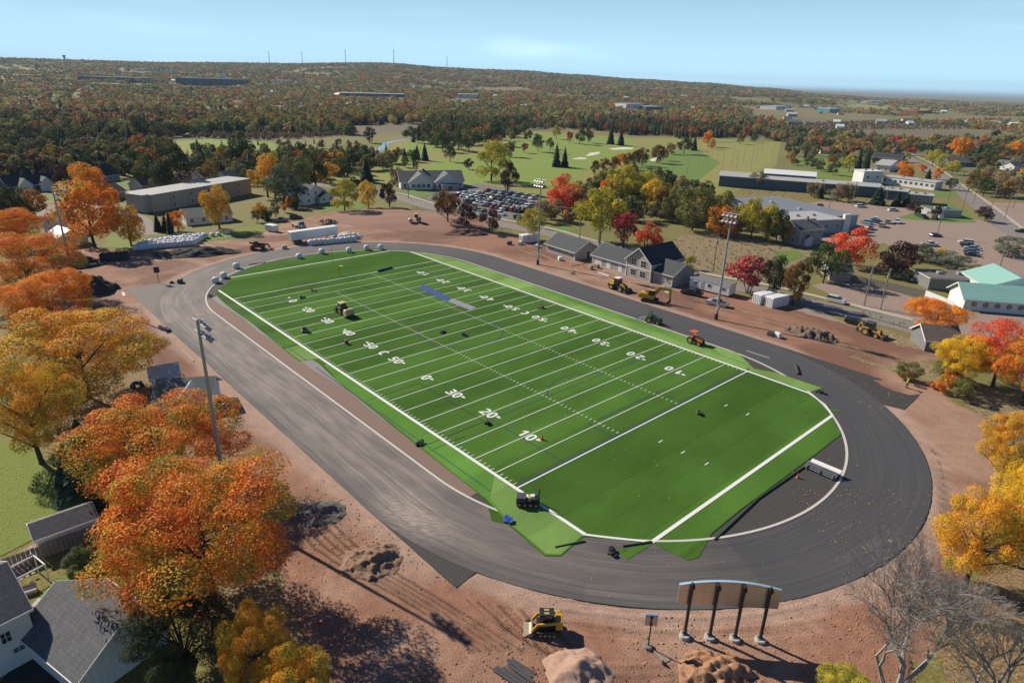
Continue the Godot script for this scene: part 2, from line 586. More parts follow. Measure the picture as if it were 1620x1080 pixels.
func make_site() -> void:
	# ruts and wheel tracks
	add_mark([Vector2(-99.9, -157.6), Vector2(-98.21, -149.79), Vector2(-95.14, -142.32), Vector2(-92.02, -136.35)], 0.75, 0.34, -0.35)
	add_mark([Vector2(-101.27, -158.02), Vector2(-99.8, -150.67), Vector2(-96.54, -142.19), Vector2(-92.39, -134.62)], 0.75, 0.34, -0.35)
	add_mark([Vector2(-98.09, -156.67), Vector2(-96.75, -149.93), Vector2(-93.61, -142.45), Vector2(-90.88, -137.31)], 0.7, 0.3, -0.3)
	for k in 9:
		var o := k * 5.0
		add_mark([Vector2(-4.0 + k * 1.15, -52.6 + k * 0.25), Vector2(2.0 + k * 0.9, -47.3 + k * 0.6), Vector2(9.0, -45.2 + k * 0.55), Vector2(17.0, -45.6 + k * 0.5)], 0.26, 0.07, -0.26 if k % 2 else 0.14)
	for k in 7:
		add_mark([Vector2(6.0, -53.6 + k * 0.75), Vector2(14.0, -53.0 + k * 0.85), Vector2(24.0, -53.4 + k * 0.8), Vector2(33.0, -56.0 + k)], 0.25, 0.06, -0.24 if k % 2 else 0.12)
	for k in 6:
		add_mark([Vector2(52.0 + k * 1.6, -104.0 - k), Vector2(56.0 + k * 1.7, -90.0), Vector2(52.0 + k * 1.8, -78.0), Vector2(44.0 + k * 1.7, -66.0), Vector2(34.0 + k * 1.5, -58.0)], 0.4, 0.08, -0.28 if k % 2 else 0.2)
	add_mark([Vector2(58.0, -104.0), Vector2(61.0, -90.0), Vector2(57.0, -78.0), Vector2(49.0, -67.0)], 2.6, 0.03, 0.14)
	add_mark([Vector2(34.0, -120.0), Vector2(52.0, -114.0), Vector2(66.0, -106.0), Vector2(62.0, -92.0)], 1.2, 0.03, 0.1)
	for k in 5:
		add_mark([Vector2(-30.0 + k, -70.0), Vector2(-22.0 + k * 1.3, -60.0), Vector2(-10.0 + k, -52.0), Vector2(-2.0 + k, -46.0)], 0.3, 0.06, -0.2)
	for k in 6:
		add_mark([Vector2(-95.0, -150.0 - k * 2.0), Vector2(-85.0, -170.0 - k), Vector2(-60.0, -190.0 - k * 2.0), Vector2(-10.0, -215.0 - k * 3.0)], 0.5, 0.05, -0.15 if k % 2 else 0.12)
	for k in 4:
		add_mark([Vector2(8.0, -192.0 - k * 1.4), Vector2(32.0, -170.0 - k * 1.5), Vector2(56.0, -142.0 - k * 1.5), Vector2(80.0, -116.0 - k)], 0.4, 0.04, -0.18 if k % 2 else 0.1)
	for k in 7:
		add_mark([Vector2(-100.0 + k * 3.0, -140.0), Vector2(-86.0 + k * 2.4, -122.0), Vector2(-66.0 + k * 1.6, -102.0), Vector2(-46.0 + k * 1.2, -82.0)], 0.35, 0.07, -0.3 if k % 2 else 0.16)
	for k in 5:
		add_mark([Vector2(36.0 + k * 2.2, -50.0 - k), Vector2(46.0 + k * 2.0, -62.0), Vector2(56.0 + k * 1.6, -80.0), Vector2(60.0 + k, -98.0)], 0.9, 0.05, -0.34 if k % 2 else 0.1)
	var pk := PackedVector2Array(SITE)
	for fine in [false, true]:
		var cell := 0.3 if fine else 1.0
		var lo := Vector2(-34.0, -66.0) if fine else Vector2(-150.0, -290.0)
		var hi := Vector2(40.0, -36.0) if fine else Vector2(110.0, -36.0)
		var nx := int((hi.x - lo.x) / cell)
		var nzc := int((hi.y - lo.y) / cell)
		var ids := PackedInt32Array()
		ids.resize((nx + 1) * (nzc + 1))
		ids.fill(-1)
		var pos := PackedVector3Array()
		var col := PackedColorArray()
		var inside := []
		for j in nzc + 1:
			for i in nx + 1:
				var x := lo.x + i * cell
				var z := lo.y + j * cell
				if not fine and x > -33.0 and x < 39.0 and z > -65.0:
					continue
				var uv := to_uv(x, z)
				var d := track_dist(uv)
				if d < 44.5:
					continue
				var w := 2.5 * nz.get_noise_2d(x * 3.0, z * 3.0)
				var held := Geometry2D.is_point_in_polygon(Vector2(x + w, z + w), pk)
				ids[j * (nx + 1) + i] = pos.size()
				inside.append(held)
				pos.append(Vector3(x, site_height(x, z, uv, d) if held else -0.09, z))
				col.append(site_colour(x, z, d) if held else Color(0.42, 0.25, 0.17))
		var idx := PackedInt32Array()
		for j in nzc:
			for i in nx:
				var a := ids[j * (nx + 1) + i]
				var b := ids[j * (nx + 1) + i + 1]
				var c := ids[(j + 1) * (nx + 1) + i + 1]
				var e := ids[(j + 1) * (nx + 1) + i]
				if a < 0 or b < 0 or c < 0 or e < 0 or not (inside[a] or inside[b] or inside[c] or inside[e]):
					continue
				idx.append_array([a, b, c, a, c, e])
		var arr := []
		arr.resize(Mesh.ARRAY_MAX)
		arr[Mesh.ARRAY_VERTEX] = pos
		arr[Mesh.ARRAY_COLOR] = col
		arr[Mesh.ARRAY_INDEX] = idx
		var am := ArrayMesh.new()
		am.add_surface_from_arrays(Mesh.PRIMITIVE_TRIANGLES, arr)
		var st := SurfaceTool.new()
		st.create_from(am, 0)
		st.generate_normals()
		var m := mat("site_soil", Color.WHITE, 0.97, 0.0, "soil", 5.0, true)
		m.vertex_color_use_as_albedo = true
		bumpy(m, "stones", 7.0)
		tag(part("bare_soil", st.commit(), m, self), "", "", "", "structure")


# ================================================================= running track
func loop_point(t: float, r: float) -> Vector2:
	# t in 0..1 round the oval; starts on the near straight at the far end
	var straight := 84.4
	var total := 2.0 * straight + TAU * 36.5
	var s := fposmod(t, 1.0) * total
	if s < straight:
		return Vector2(93.0 - s, 29.8 - r)
	s -= straight
	if s < PI * 36.5:
		var a := s / 36.5
		return Vector2(8.6 - sin(a) * r, 29.8 - cos(a) * r)
	s -= PI * 36.5
	if s < straight:
		return Vector2(8.6 + s, 29.8 + r)
	s -= straight
	var b := s / 36.5
	return Vector2(93.0 + sin(b) * r, 29.8 + cos(b) * r)


func lp(t: float, r: float) -> Vector2:
	var p := loop_point(t, r)
	return F0 + FU * p.x + FV * p.y


func asphalt_picture() -> ImageTexture:
	# across x (inner to outer edge), along y (once round the oval): fresh blacktop with soil dragged along it by wheels
	var w := 256
	var h := 2048
	var im := Image.create(w, h, false, Image.FORMAT_RGB8)
	var n := FastNoiseLite.new()
	n.frequency = 1.0
	n.fractal_octaves = 4
	n.seed = 3
	var tar := Color(0.034, 0.036, 0.042)
	var dust := Color(0.36, 0.29, 0.25)
	for y in h:
		var t := float(y) / h
		# how much soil has been carried on to each stretch
		var a := 0.0
		if t < 0.2: a = 0.5
		elif t < 0.31: a = lerpf(0.5, 0.09, (t - 0.2) / 0.11)
		elif t < 0.55: a = 0.035
		elif t < 0.72: a = 0.04
		else: a = lerpf(0.04, 0.5, (t - 0.72) / 0.28)
		var drift := n.get_noise_1d(t * 24.0) * 0.035 + n.get_noise_1d(t * 9.0 + 40.0) * 0.08
		var tone := 1.0 + n.get_noise_1d(t * 25.0 + 9.0) * 0.12
		for x in w:
			var u := float(x) / w
			var q := u + drift
			var film := clampf(n.get_noise_2d(u * 5.0, t * 40.0) * 0.8 + 0.4, 0.0, 1.0)
			var lines := n.get_noise_2d(q * 60.0, t * 9.0) * 0.5 + n.get_noise_2d(q * 24.0 + 7.0, t * 14.0)
			lines = clampf(lines * 1.4 - 0.05, 0.0, 1.0)
			var speck := n.get_noise_2d(u * 260.0, t * 5200.0) * 0.14
			var seam := 0.78 if absf(fmod(u + 0.02, 0.333) - 0.166) < 0.006 else 1.0 + 0.05 * floorf(u * 3.0)
			var k := clampf(a * (0.42 + film * 0.5 + lines * 0.42) + lines * 0.045, 0.0, 0.85)
			if u > 0.9:
				k *= 0.6
			if t < 0.27:   # sealed strip along the outer lane, swept cleaner
				k *= 1.0 - 0.3 * smoothstep(0.7, 0.8, u)
			# soil fan where lorries turn on to the lower straight
			var fan := Vector2((u - 0.72) * 1.3, (t - 0.222) * 30.0).length()
			k = clampf(k + clampf(0.5 - fan, 0.0, 0.5) * (0.7 + n.get_noise_2d(u * 30.0 + t * 900.0, t * 120.0 - u * 8.0) * 1.4), 0.0, 0.9)
			var c := tar.lerp(dust, k) * (tone * seam * (1.0 + speck))
			im.set_pixel(x, y, Color(c.r, c.g, c.b).linear_to_srgb())
	return ImageTexture.create_from_image(im)


func make_track() -> void:
	var n := 240
	var arr := SurfaceTool.new()
	arr.begin(Mesh.PRIMITIVE_TRIANGLES)
	for i in n + 1:
		var t := float(i) / n
		for k in 4:
			var r: float = [36.3, 47.0, 47.0, 47.05][k]
			var p := lp(t if i < n else 0.0, r)
			var out := (p - lp(t, 30.0)).normalized()
			arr.set_normal(Vector3.UP if k < 2 else Vector3(out.x, 0, out.y))
			arr.set_uv(Vector2(clampf((r - 36.3) / 10.7, 0.004, 0.996), t))
			arr.add_vertex(Vector3(p.x, 0.0 if k == 3 else ROAD_Y, p.y))
	for i in n:
		for k in [0, 2]:
			var a: int = i * 4 + k
			for j in [a, a + 5, a + 1, a, a + 4, a + 5]:
				arr.add_index(j)
	var m := StandardMaterial3D.new()
	m.resource_name = "blacktop"
	m.albedo_texture = asphalt_picture()
	m.roughness = 0.85
	var track := part("running_track", arr.commit(), m, self)
	tag(track, "", "", "", "structure")
	var plain := mat("blacktop_plain", Color(0.05, 0.05, 0.053), 0.85, 0, "soil", 7.0, true)
	var worn := mat("blacktop_worn", Color(0.2, 0.185, 0.175), 0.88, 0, "soil", 9.0, true)
	# run-out of each straight, a little below the main lanes
	var outs := [
		[[f(124.5, -17.2), f(124.0, -9.8), f(118.0, 0.0), f(100.0, -8.0), f(90.0, -12.0), f(90.0, -17.2)], worn],
		[[f(12.0, -17.2), f(12.0, -14.0), f(-2.0, -13.0), f(-8.7, -13.6), f(-9.2, -17.0)], plain],
		[[f(6.0, 76.8), f(-24.9, 76.2), f(-25.3, 66.2), f(-21.5, 65.3), f(-10.0, 68.0), f(4.0, 70.0)], plain]]
	for o in outs:
		var poly := []
		for p in o[0]:
			poly.append(Vector2(p.x, p.z))
		tag(part("track_run_out", slab_mesh(poly, 0.0, ROAD_Y - 0.012), o[1], self), "", "", "", "structure")
	# ground inside the oval
	var inner := []
	for i in 120:
		inner.append(lp(float(i) / 120.0, 36.25))
	tag(part("infield_base", slab_mesh(inner, 0.1, 0.128), mat("infield", Color(0.06, 0.06, 0.062), 0.9, 0, "soil", 8.0, true), self), "", "", "", "structure")
	# raised white kerb along the inner lane
	var kerb := mb()
	for i in 300:
		var a := lp(i / 300.0, 36.15)
		var b := lp((i + 1) / 300.0, 36.15)
		var c := lp((i + 1) / 300.0, 36.5)
		var d := lp(i / 300.0, 36.5)
		var lo := 0.12
		var hi := ROAD_Y + 0.05
		hexa(kerb, [Vector3(a.x, lo, a.y), Vector3(d.x, lo, d.y), Vector3(c.x, lo, c.y), Vector3(b.x, lo, b.y), Vector3(a.x, hi, a.y), Vector3(d.x, hi, d.y), Vector3(c.x, hi, c.y), Vector3(b.x, hi, b.y)])
	tag(part("kerb", done(kerb), mat("kerb_concrete", Color(0.6, 0.57, 0.54), 0.85, 0, "grain", 2.0, true), self), "", "", "", "structure")
	# crushed stone and filter cloth between kerb and turf on the near straight
	var stone := []
	var cloth := []
	for i in 40:
		stone.append(f2(104.0 - i * 2.6, -6.2))
		cloth.append(f2(105.0 - i * 2.62, -3.2 - 0.35 * sin(i * 0.7)))
	for i in 40:
		stone.append(f2(2.6 + i * 2.6, -1.0))
		cloth.append(f2(3.0 + i * 2.62, -1.0))
	sheets = 0
	ground_sheet("stone_strip", stone, 0.15, mat("stone_strip", Color(0.33, 0.22, 0.175), 0.95, 0, "stones", 1.2, true))
	ground_sheet("filter_cloth", cloth, 0.165, mat("filter_cloth", Color(0.27, 0.27, 0.28), 0.8, 0, "soil", 6.0, true))
	var dash := mb()
	ribbon(dash, [f2(5.6, 68.9), f2(0.6, 69.0)], 0.16, ROAD_Y + 0.006)
	part("lane_dash", done(dash), M.line_white, track)


func f2(u: float, v: float) -> Vector2:
	return F0 + FU * u + FV * v


# ================================================================= turf
func turf_material(key: String, c: Color, contrast: float) -> StandardMaterial3D:
	var im := Image.create(512, 1024, false, Image.FORMAT_RGB8)
	var n := FastNoiseLite.new()
	n.seed = key.hash() % 97
	n.frequency = 1.0
	n.fractal_octaves = 4
	var r := RandomNumberGenerator.new()
	r.seed = 11
	# rolled out in lengths 4.57 m wide: each length has its own tone, with fibres lying along it
	var tone := []
	for i in 40:
		tone.append(1.0 + r.randf_range(-1.0, 1.0) * contrast)
	for y in 1024:
		var u := float(y) / 1024.0 * 156.0
		var row := int(u / 4.572)
		var seam := 0.86 if fmod(u, 4.572) < 0.16 else 1.0
		for x in 512:
			var v := float(x) / 512.0 * 80.0
			var k: float = tone[row] * seam
			k *= 1.0 + n.get_noise_2d(v * 0.35, u * 3.0) * 0.10 + n.get_noise_2d(v * 0.05 + 50.0, u * 0.09) * 0.26 + n.get_noise_2d(v * 4.0, u * 7.0) * 0.07
			im.set_pixel(x, y, Color(c.r * k, c.g * k, c.b * k).linear_to_srgb())
	var m := StandardMaterial3D.new()
	m.resource_name = key
	m.albedo_texture = ImageTexture.create_from_image(im)
	m.roughness = 0.95
	m.metallic_specular = 0.12
	M[key] = m
	return m


func turf_sheet(called: String, pts: Array, low: float, y: float, m: Material, parent: Node) -> MeshInstance3D:
	var st := SurfaceTool.new()
	st.begin(Mesh.PRIMITIVE_TRIANGLES)
	st.set_smooth_group(-1)
	var pk := PackedVector2Array(pts)
	var idx := Geometry2D.triangulate_polygon(pk)
	for i in range(0, idx.size(), 3):
		var t := [pk[idx[i]], pk[idx[i + 1]], pk[idx[i + 2]]]
		var a: Vector2 = FU * (t[1].x - t[0].x) + FV * (t[1].y - t[0].y)
		var b: Vector2 = FU * (t[2].x - t[0].x) + FV * (t[2].y - t[0].y)
		if a.cross(b) < 0.0:
			t.reverse()
		for p in t:
			st.set_uv(Vector2((p.y + 10.0) / 80.0, (p.x + 22.0) / 156.0))
			st.add_vertex(f(p.x, p.y, y))
	for i in pk.size():
		var a := pk[i]
		var b := pk[(i + 1) % pk.size()]
		for p in [[a, low], [a, y], [b, y], [a, low], [b, y], [b, low]]:
			st.set_uv(Vector2((p[0].y + 10.0) / 80.0, (p[0].x + 22.0) / 156.0))
			st.add_vertex(f(p[0].x, p[0].y, p[1]))
	return part(called, done(st), m, parent)


func uvs(px: Array) -> Array:
	var out := []
	for p in px:
		out.append(to_uv(p.x, p.y))
	return out


func field_line(parent: Node, called: String, a: Vector2, b: Vector2, w: float, m: Material, y: float) -> void:
	var st := mb()
	ribbon(st, [f2(a.x, a.y), f2(b.x, b.y)], w, y)
	part(called, done(st), m, parent)


func digit(parent: Node, s: String, u: float, v: float, facing_near: bool, m: Material) -> void:
	var t := TextMesh.new()
	t.text = s
	var font := SystemFont.new()
	font.font_names = PackedStringArray(["Droid Sans"])
	font.font_weight = 700
	t.font = font
	t.font_size = 64
	t.pixel_size = 0.043
	t.depth = 0.006
	t.curve_step = 2.0
	var o := part("yard_number", t, m, parent)
	# reading direction runs to the near goal line when read from the near side
	var right := Vector3(-FU.x, 0, -FU.y) if facing_near else Vector3(FU.x, 0, FU.y)
	var up := Vector3(FV.x, 0, FV.y) if facing_near else Vector3(-FV.x, 0, -FV.y)
	o.transform = Transform3D(Basis(right * 0.95, up, Vector3.UP), f(u, v, TURF_Y + 0.02))


func arrow(parent: Node, u: float, v: float, du: float, m: Material) -> void:
	var st := mb()
	slab(st, [f2(u, v - 0.35), f2(u, v + 0.35), f2(u + du, v)], TURF_Y + 0.018, TURF_Y + 0.024)
	part("direction_arrow", done(st), m, parent)


func make_field() -> void:
	var green := turf_material("turf", Color(0.052, 0.116, 0.02), 0.2)
	var pale := turf_material("turf_pale", Color(0.15, 0.255, 0.07), 0.14)
	var mid := turf_material("turf_mid", Color(0.085, 0.2, 0.035), 0.09)
	var field := Node3D.new()
	field.name = "turf_field"
	add_child(field)
	tag(field, "", "", "", "structure")
	# main carpet: outline in field metres
	var edge := [Vector2(109.6, -0.8), Vector2(104.0, -2.0), Vector2(96.0, -2.6), Vector2(84.0, -2.6), Vector2(72.0, -3.1), Vector2(62.0, -3.6), Vector2(56.8, -3.7), Vector2(56.5, -1.5), Vector2(53.0, -1.4), Vector2(44.0, -2.4), Vector2(37.0, -2.8), Vector2(30.0, -3.2), Vector2(22.0, -3.6), Vector2(14.0, -4.0), Vector2(6.0, -4.3), Vector2(1.0, -4.6), Vector2(0.2, -4.9), Vector2(-3.0, -6.8), Vector2(-4.8, -5.8), Vector2(-11.8, -6.3), Vector2(-13.0, -5.0), Vector2(-12.4, -0.4), Vector2(-18.3, 4.9)]
	edge.append_array([Vector2(-20.2, 5.2), Vector2(-22.9, 5.6), Vector2(-23.4, 7.0), Vector2(-22.0, 12.0), Vector2(-21.8, 19.0), Vector2(-21.9, 30.0), Vector2(-22.0, 41.0), Vector2(-21.9, 45.5), Vector2(-22.0, 49.5), Vector2(-20.2, 51.0), Vector2(-18.4, 54.4), Vector2(-15.5, 57.6), Vector2(-11.8, 60.0)])
	edge.append_array([Vector2(-12.3, 61.6), Vector2(-12.6, 63.6), Vector2(-10.0, 63.4), Vector2(-4.0, 63.3), Vector2(-1.6, 63.2), Vector2(-0.2, 62.0), Vector2(2.6, 63.8), Vector2(6.0, 66.4), Vector2(9.0, 66.0), Vector2(16.0, 65.8), Vector2(30.0, 65.6), Vector2(46.0, 65.7), Vector2(62.0, 65.7), Vector2(76.0, 65.7), Vector2(90.0, 65.6), Vector2(98.0, 65.0), Vector2(105.0, 63.5), Vector2(111.0, 61.6), Vector2(114.0, 60.2), Vector2(118.2, 56.0)])
	edge.append_array([Vector2(121.0, 54.5), Vector2(124.5, 51.5), Vector2(127.0, 45.0), Vector2(127.6, 38.0), Vector2(127.4, 30.0), Vector2(126.9, 22.0), Vector2(126.0, 16.5), Vector2(121.5, 9.0), Vector2(118.6, 6.0), Vector2(113.5, 3.4)])
	var carpet := turf_sheet("turf_carpet", edge, 0.13, TURF_Y, green, field)
	# paler margins, pile lying the other way
	turf_sheet("turf_margin", [Vector2(0.4, 59.7), Vector2(114.0, 59.7), Vector2(111.0, 61.5), Vector2(105.0, 63.3), Vector2(98.0, 64.8), Vector2(90.0, 65.4), Vector2(62.0, 65.5), Vector2(30.0, 65.4), Vector2(9.0, 65.8), Vector2(6.0, 66.2), Vector2(-0.2, 61.6), Vector2(-4.0, 63.2), Vector2(-12.4, 63.4), Vector2(-11.8, 60.2), Vector2(-4.0, 59.7)], TURF_Y, TURF_Y + 0.012, pale, field)
	turf_sheet("turf_margin", [Vector2(8.0, 63.0), Vector2(60.0, 63.4), Vector2(60.0, 65.3), Vector2(12.0, 65.2)], TURF_Y, TURF_Y + 0.022, mid, field)
	turf_sheet("turf_margin", [Vector2(52.0, -1.0), Vector2(52.0, -0.25), Vector2(-12.2, -0.25), Vector2(-12.9, -4.9), Vector2(-11.7, -6.1), Vector2(-5.0, -5.6), Vector2(0.6, -4.5), Vector2(14.0, -3.8), Vector2(30.0, -3.0), Vector2(44.0, -2.2)], TURF_Y, TURF_Y + 0.012, mid, field)
	turf_sheet("turf_margin", [Vector2(4.0, -0.3), Vector2(-12.1, -0.3), Vector2(-12.8, -4.8), Vector2(-11.6, -5.9), Vector2(-5.0, -5.4), Vector2(0.6, -4.0)], TURF_Y, TURF_Y + 0.024, pale, field)
	turf_sheet("turf_margin", [Vector2(64.0, -0.25), Vector2(55.5, -0.25), Vector2(56.7, -3.5), Vector2(64.0, -3.4)], TURF_Y, TURF_Y + 0.012, pale, field)
	# loose flap of turf lying on the blacktop
	lone("turf_flap", turf_mesh(uvs([Vector2(12.67, -60.82), Vector2(13.82, -59.27), Vector2(17.33, -62.23)]), ROAD_Y, ROAD_Y + 0.03, green), green, "triangular flap of dark green turf folded out on the blacktop", "turf flap")
	lone("turf_flap", turf_mesh(uvs([Vector2(53.47, -98.29), Vector2(55.68, -97.74), Vector2(55.03, -97.03), Vector2(53.27, -97.6)]), ROAD_Y, ROAD_Y + 0.03, green), green, "thin sliver of turf trailing on the blacktop by a field corner", "turf flap")
	var w: Material = M.line_white
	var yl := TURF_Y + 0.03
	for s in [[Vector2(109.4, 0.0), Vector2(-12.3, 0.0)], [Vector2(114.0, 59.44), Vector2(-11.8, 59.44)]]:
		field_line(field, "touchline", s[0], s[1], 0.5, w, yl)
	field_line(field, "end_line", Vector2(-18.28, 5.0), Vector2(-18.28, 54.3), 0.5, w, yl)
	field_line(field, "end_line", Vector2(118.4, 6.3), Vector2(118.4, 54.6), 0.4, w, yl)
	field_line(field, "end_line", Vector2(-12.3, 0.0), Vector2(-18.28, 5.0), 0.3, w, yl - 0.004)
	field_line(field, "end_line", Vector2(-11.8, 59.44), Vector2(-15.6, 57.3), 0.3, w, yl - 0.004)
	field_line(field, "end_line", Vector2(-15.6, 57.3), Vector2(-18.28, 54.3), 0.3, w, yl - 0.008)
	for k in 23:
		var u := k * 5.0 * YD
		field_line(field, "yard_line", Vector2(u, 0.24), Vector2(u, 59.2), 0.22 if k in [0, 22] else 0.13, w, yl - 0.006)
	field_line(field, "goal_line_edge", Vector2(0.36, 0.24), Vector2(0.36, 60.8), 0.34, M.line_navy, yl - 0.01)
	var ticks := mb()
	for k in 110:
		if k % 5 == 0:
			continue
		var u := k * YD
		if k > 4:
			for v in [22.0, 37.5]:
				if k < 100 or v > 30.0:
					ribbon(ticks, [f2(u, v - 0.3), f2(u, v + 0.3)], 0.11, yl - 0.004)
		else:
			for v in [22.0, 37.5]:
				ribbon(ticks, [f2(u, v - 0.3), f2(u, v + 0.3)], 0.11, yl - 0.004)
		ribbon(ticks, [f2(u, 0.3), f2(u, 0.95)], 0.1, yl - 0.004)
		ribbon(ticks, [f2(u, 58.5), f2(u, 59.1)], 0.1, yl - 0.004)
	for k in 21:
		for v in [22.0, 37.5]:
			ribbon(ticks, [f2((k + 1) * 5.0 * YD - 0.3, v), f2((k + 1) * 5.0 * YD + 0.3, v)], 0.11, yl)
	tag(part("hash_marks", done(ticks), w, field), "", "", "", "stuff")
	# end zone ticks
	for p in [[-5.0, 25.0], [-9.0, 25.0], [-13.0, 25.0], [-5.0, 43.5], [-9.0, 43.5]]:
		field_line(field, "end_zone_mark", Vector2(p[0], p[1] - 0.5), Vector2(p[0], p[1] + 0.5), 0.16, w, yl - 0.004)
	# yard numbers, those already let into the turf
	var near := {10: "10", 20: "20", 30: "30", 40: " 0", 50: "50", 60: "50", 70: "40", 80: "30", 90: "20", 100: " 0"}
	for k in near:
		var s: String = near[k]
		for c in 2:
			if s[c] != " ":
				digit(field, s[c], k * YD + (0.85 if c == 0 else -0.85), 10.6, true, w)
		arrow(field, k * YD + (-1.75 if k < 55 else 1.75), 11.0, -0.9 if k < 55 else 0.9, w)
	digit(field, "C", 55.0 * YD, 10.6, true, w)
	for k in near:
		var s: String = near[k]
		if k == 40 or k == 100:
			s = "40" if k == 40 else "10"
		for c in 2:
			digit(field, s[c], k * YD + (-1.15 if c == 0 else 1.15), 48.8, false, w)
		arrow(field, k * YD + (-2.0 if k < 55 else 2.0), 48.4, -0.9 if k < 55 else 0.9, w)
	digit(field, "C", 55.0 * YD, 48.8, false, w)
	# soccer markings in navy, lacrosse and other lines in black
	var ring := []
	for i in 73:
		var a := TAU * i / 72
		ring.append(f2(50.3 + cos(a) * 9.15, 29.72 + sin(a) * 9.15))
	var cs := mb()
	ribbon(cs, ring, 0.24, yl - 0.014)
	part("centre_circle", done(cs), M.line_navy, field)
	var arc := []
	for i in 25:
		var a := deg_to_rad(lerpf(-53.0, 53.0, i / 24.0))
		arc.append(f2(11.0 + cos(a) * 9.15, 29.72 + sin(a) * 9.15))
	var as_ := mb()
	ribbon(as_, arc, 0.2, yl - 0.014)
	part("penalty_arc", done(as_), M.line_navy, field)
	for l in [[0.5, 9.5, 16.5, 9.5], [0.5, 50.0, 16.5, 50.0], [16.5, 9.4, 16.5, 50.1], [0.5, 20.5, 5.5, 20.5], [0.5, 38.8, 5.5, 38.8], [5.5, 20.4, 5.5, 38.9], [84.0, 9.5, 100.0, 9.5], [84.0, 50.0, 100.0, 50.0], [84.0, 33.0, 84.0, 50.0], [-0.5, -3.0, 52.0, -2.6], [56.0, -2.6, 104.0, -1.6], [1.0, 62.4, 48.0, 62.6]]:
		field_line(field, "soccer_line", Vector2(l[0], l[1]), Vector2(l[2], l[3]), 0.16, M.line_navy, yl - 0.012)
	for l in [[34.5, -2.2, 34.5, 8.3], [34.5, 8.3, 16.6, 8.3], [16.6, 8.3, 16.6, -2.6], [15.0, -2.6, 15.0, 3.2], [34.5, 53.0, 16.0, 53.0], [34.5, 53.0, 34.5, 60.5], [16.0, 53.0, 16.0, 60.5], [71.0, 53.0, 92.0, 53.0], [71.0, 53.0, 71.0, 57.0], [92.0, 36.0, 92.0, 53.0]]:
		field_line(field, "training_line", Vector2(l[0], l[1]), Vector2(l[2], l[3]), 0.17, M.line_black, yl - 0.012)


func turf_mesh(pts: Array, low: float, high: float, _m: Material) -> Mesh:
	var o := turf_sheet("loose_sheet", pts, low, high, _m, self)
	var m := o.mesh
	taken["loose_sheet"] = 0
	remove_child(o)
	o.free()
	return m


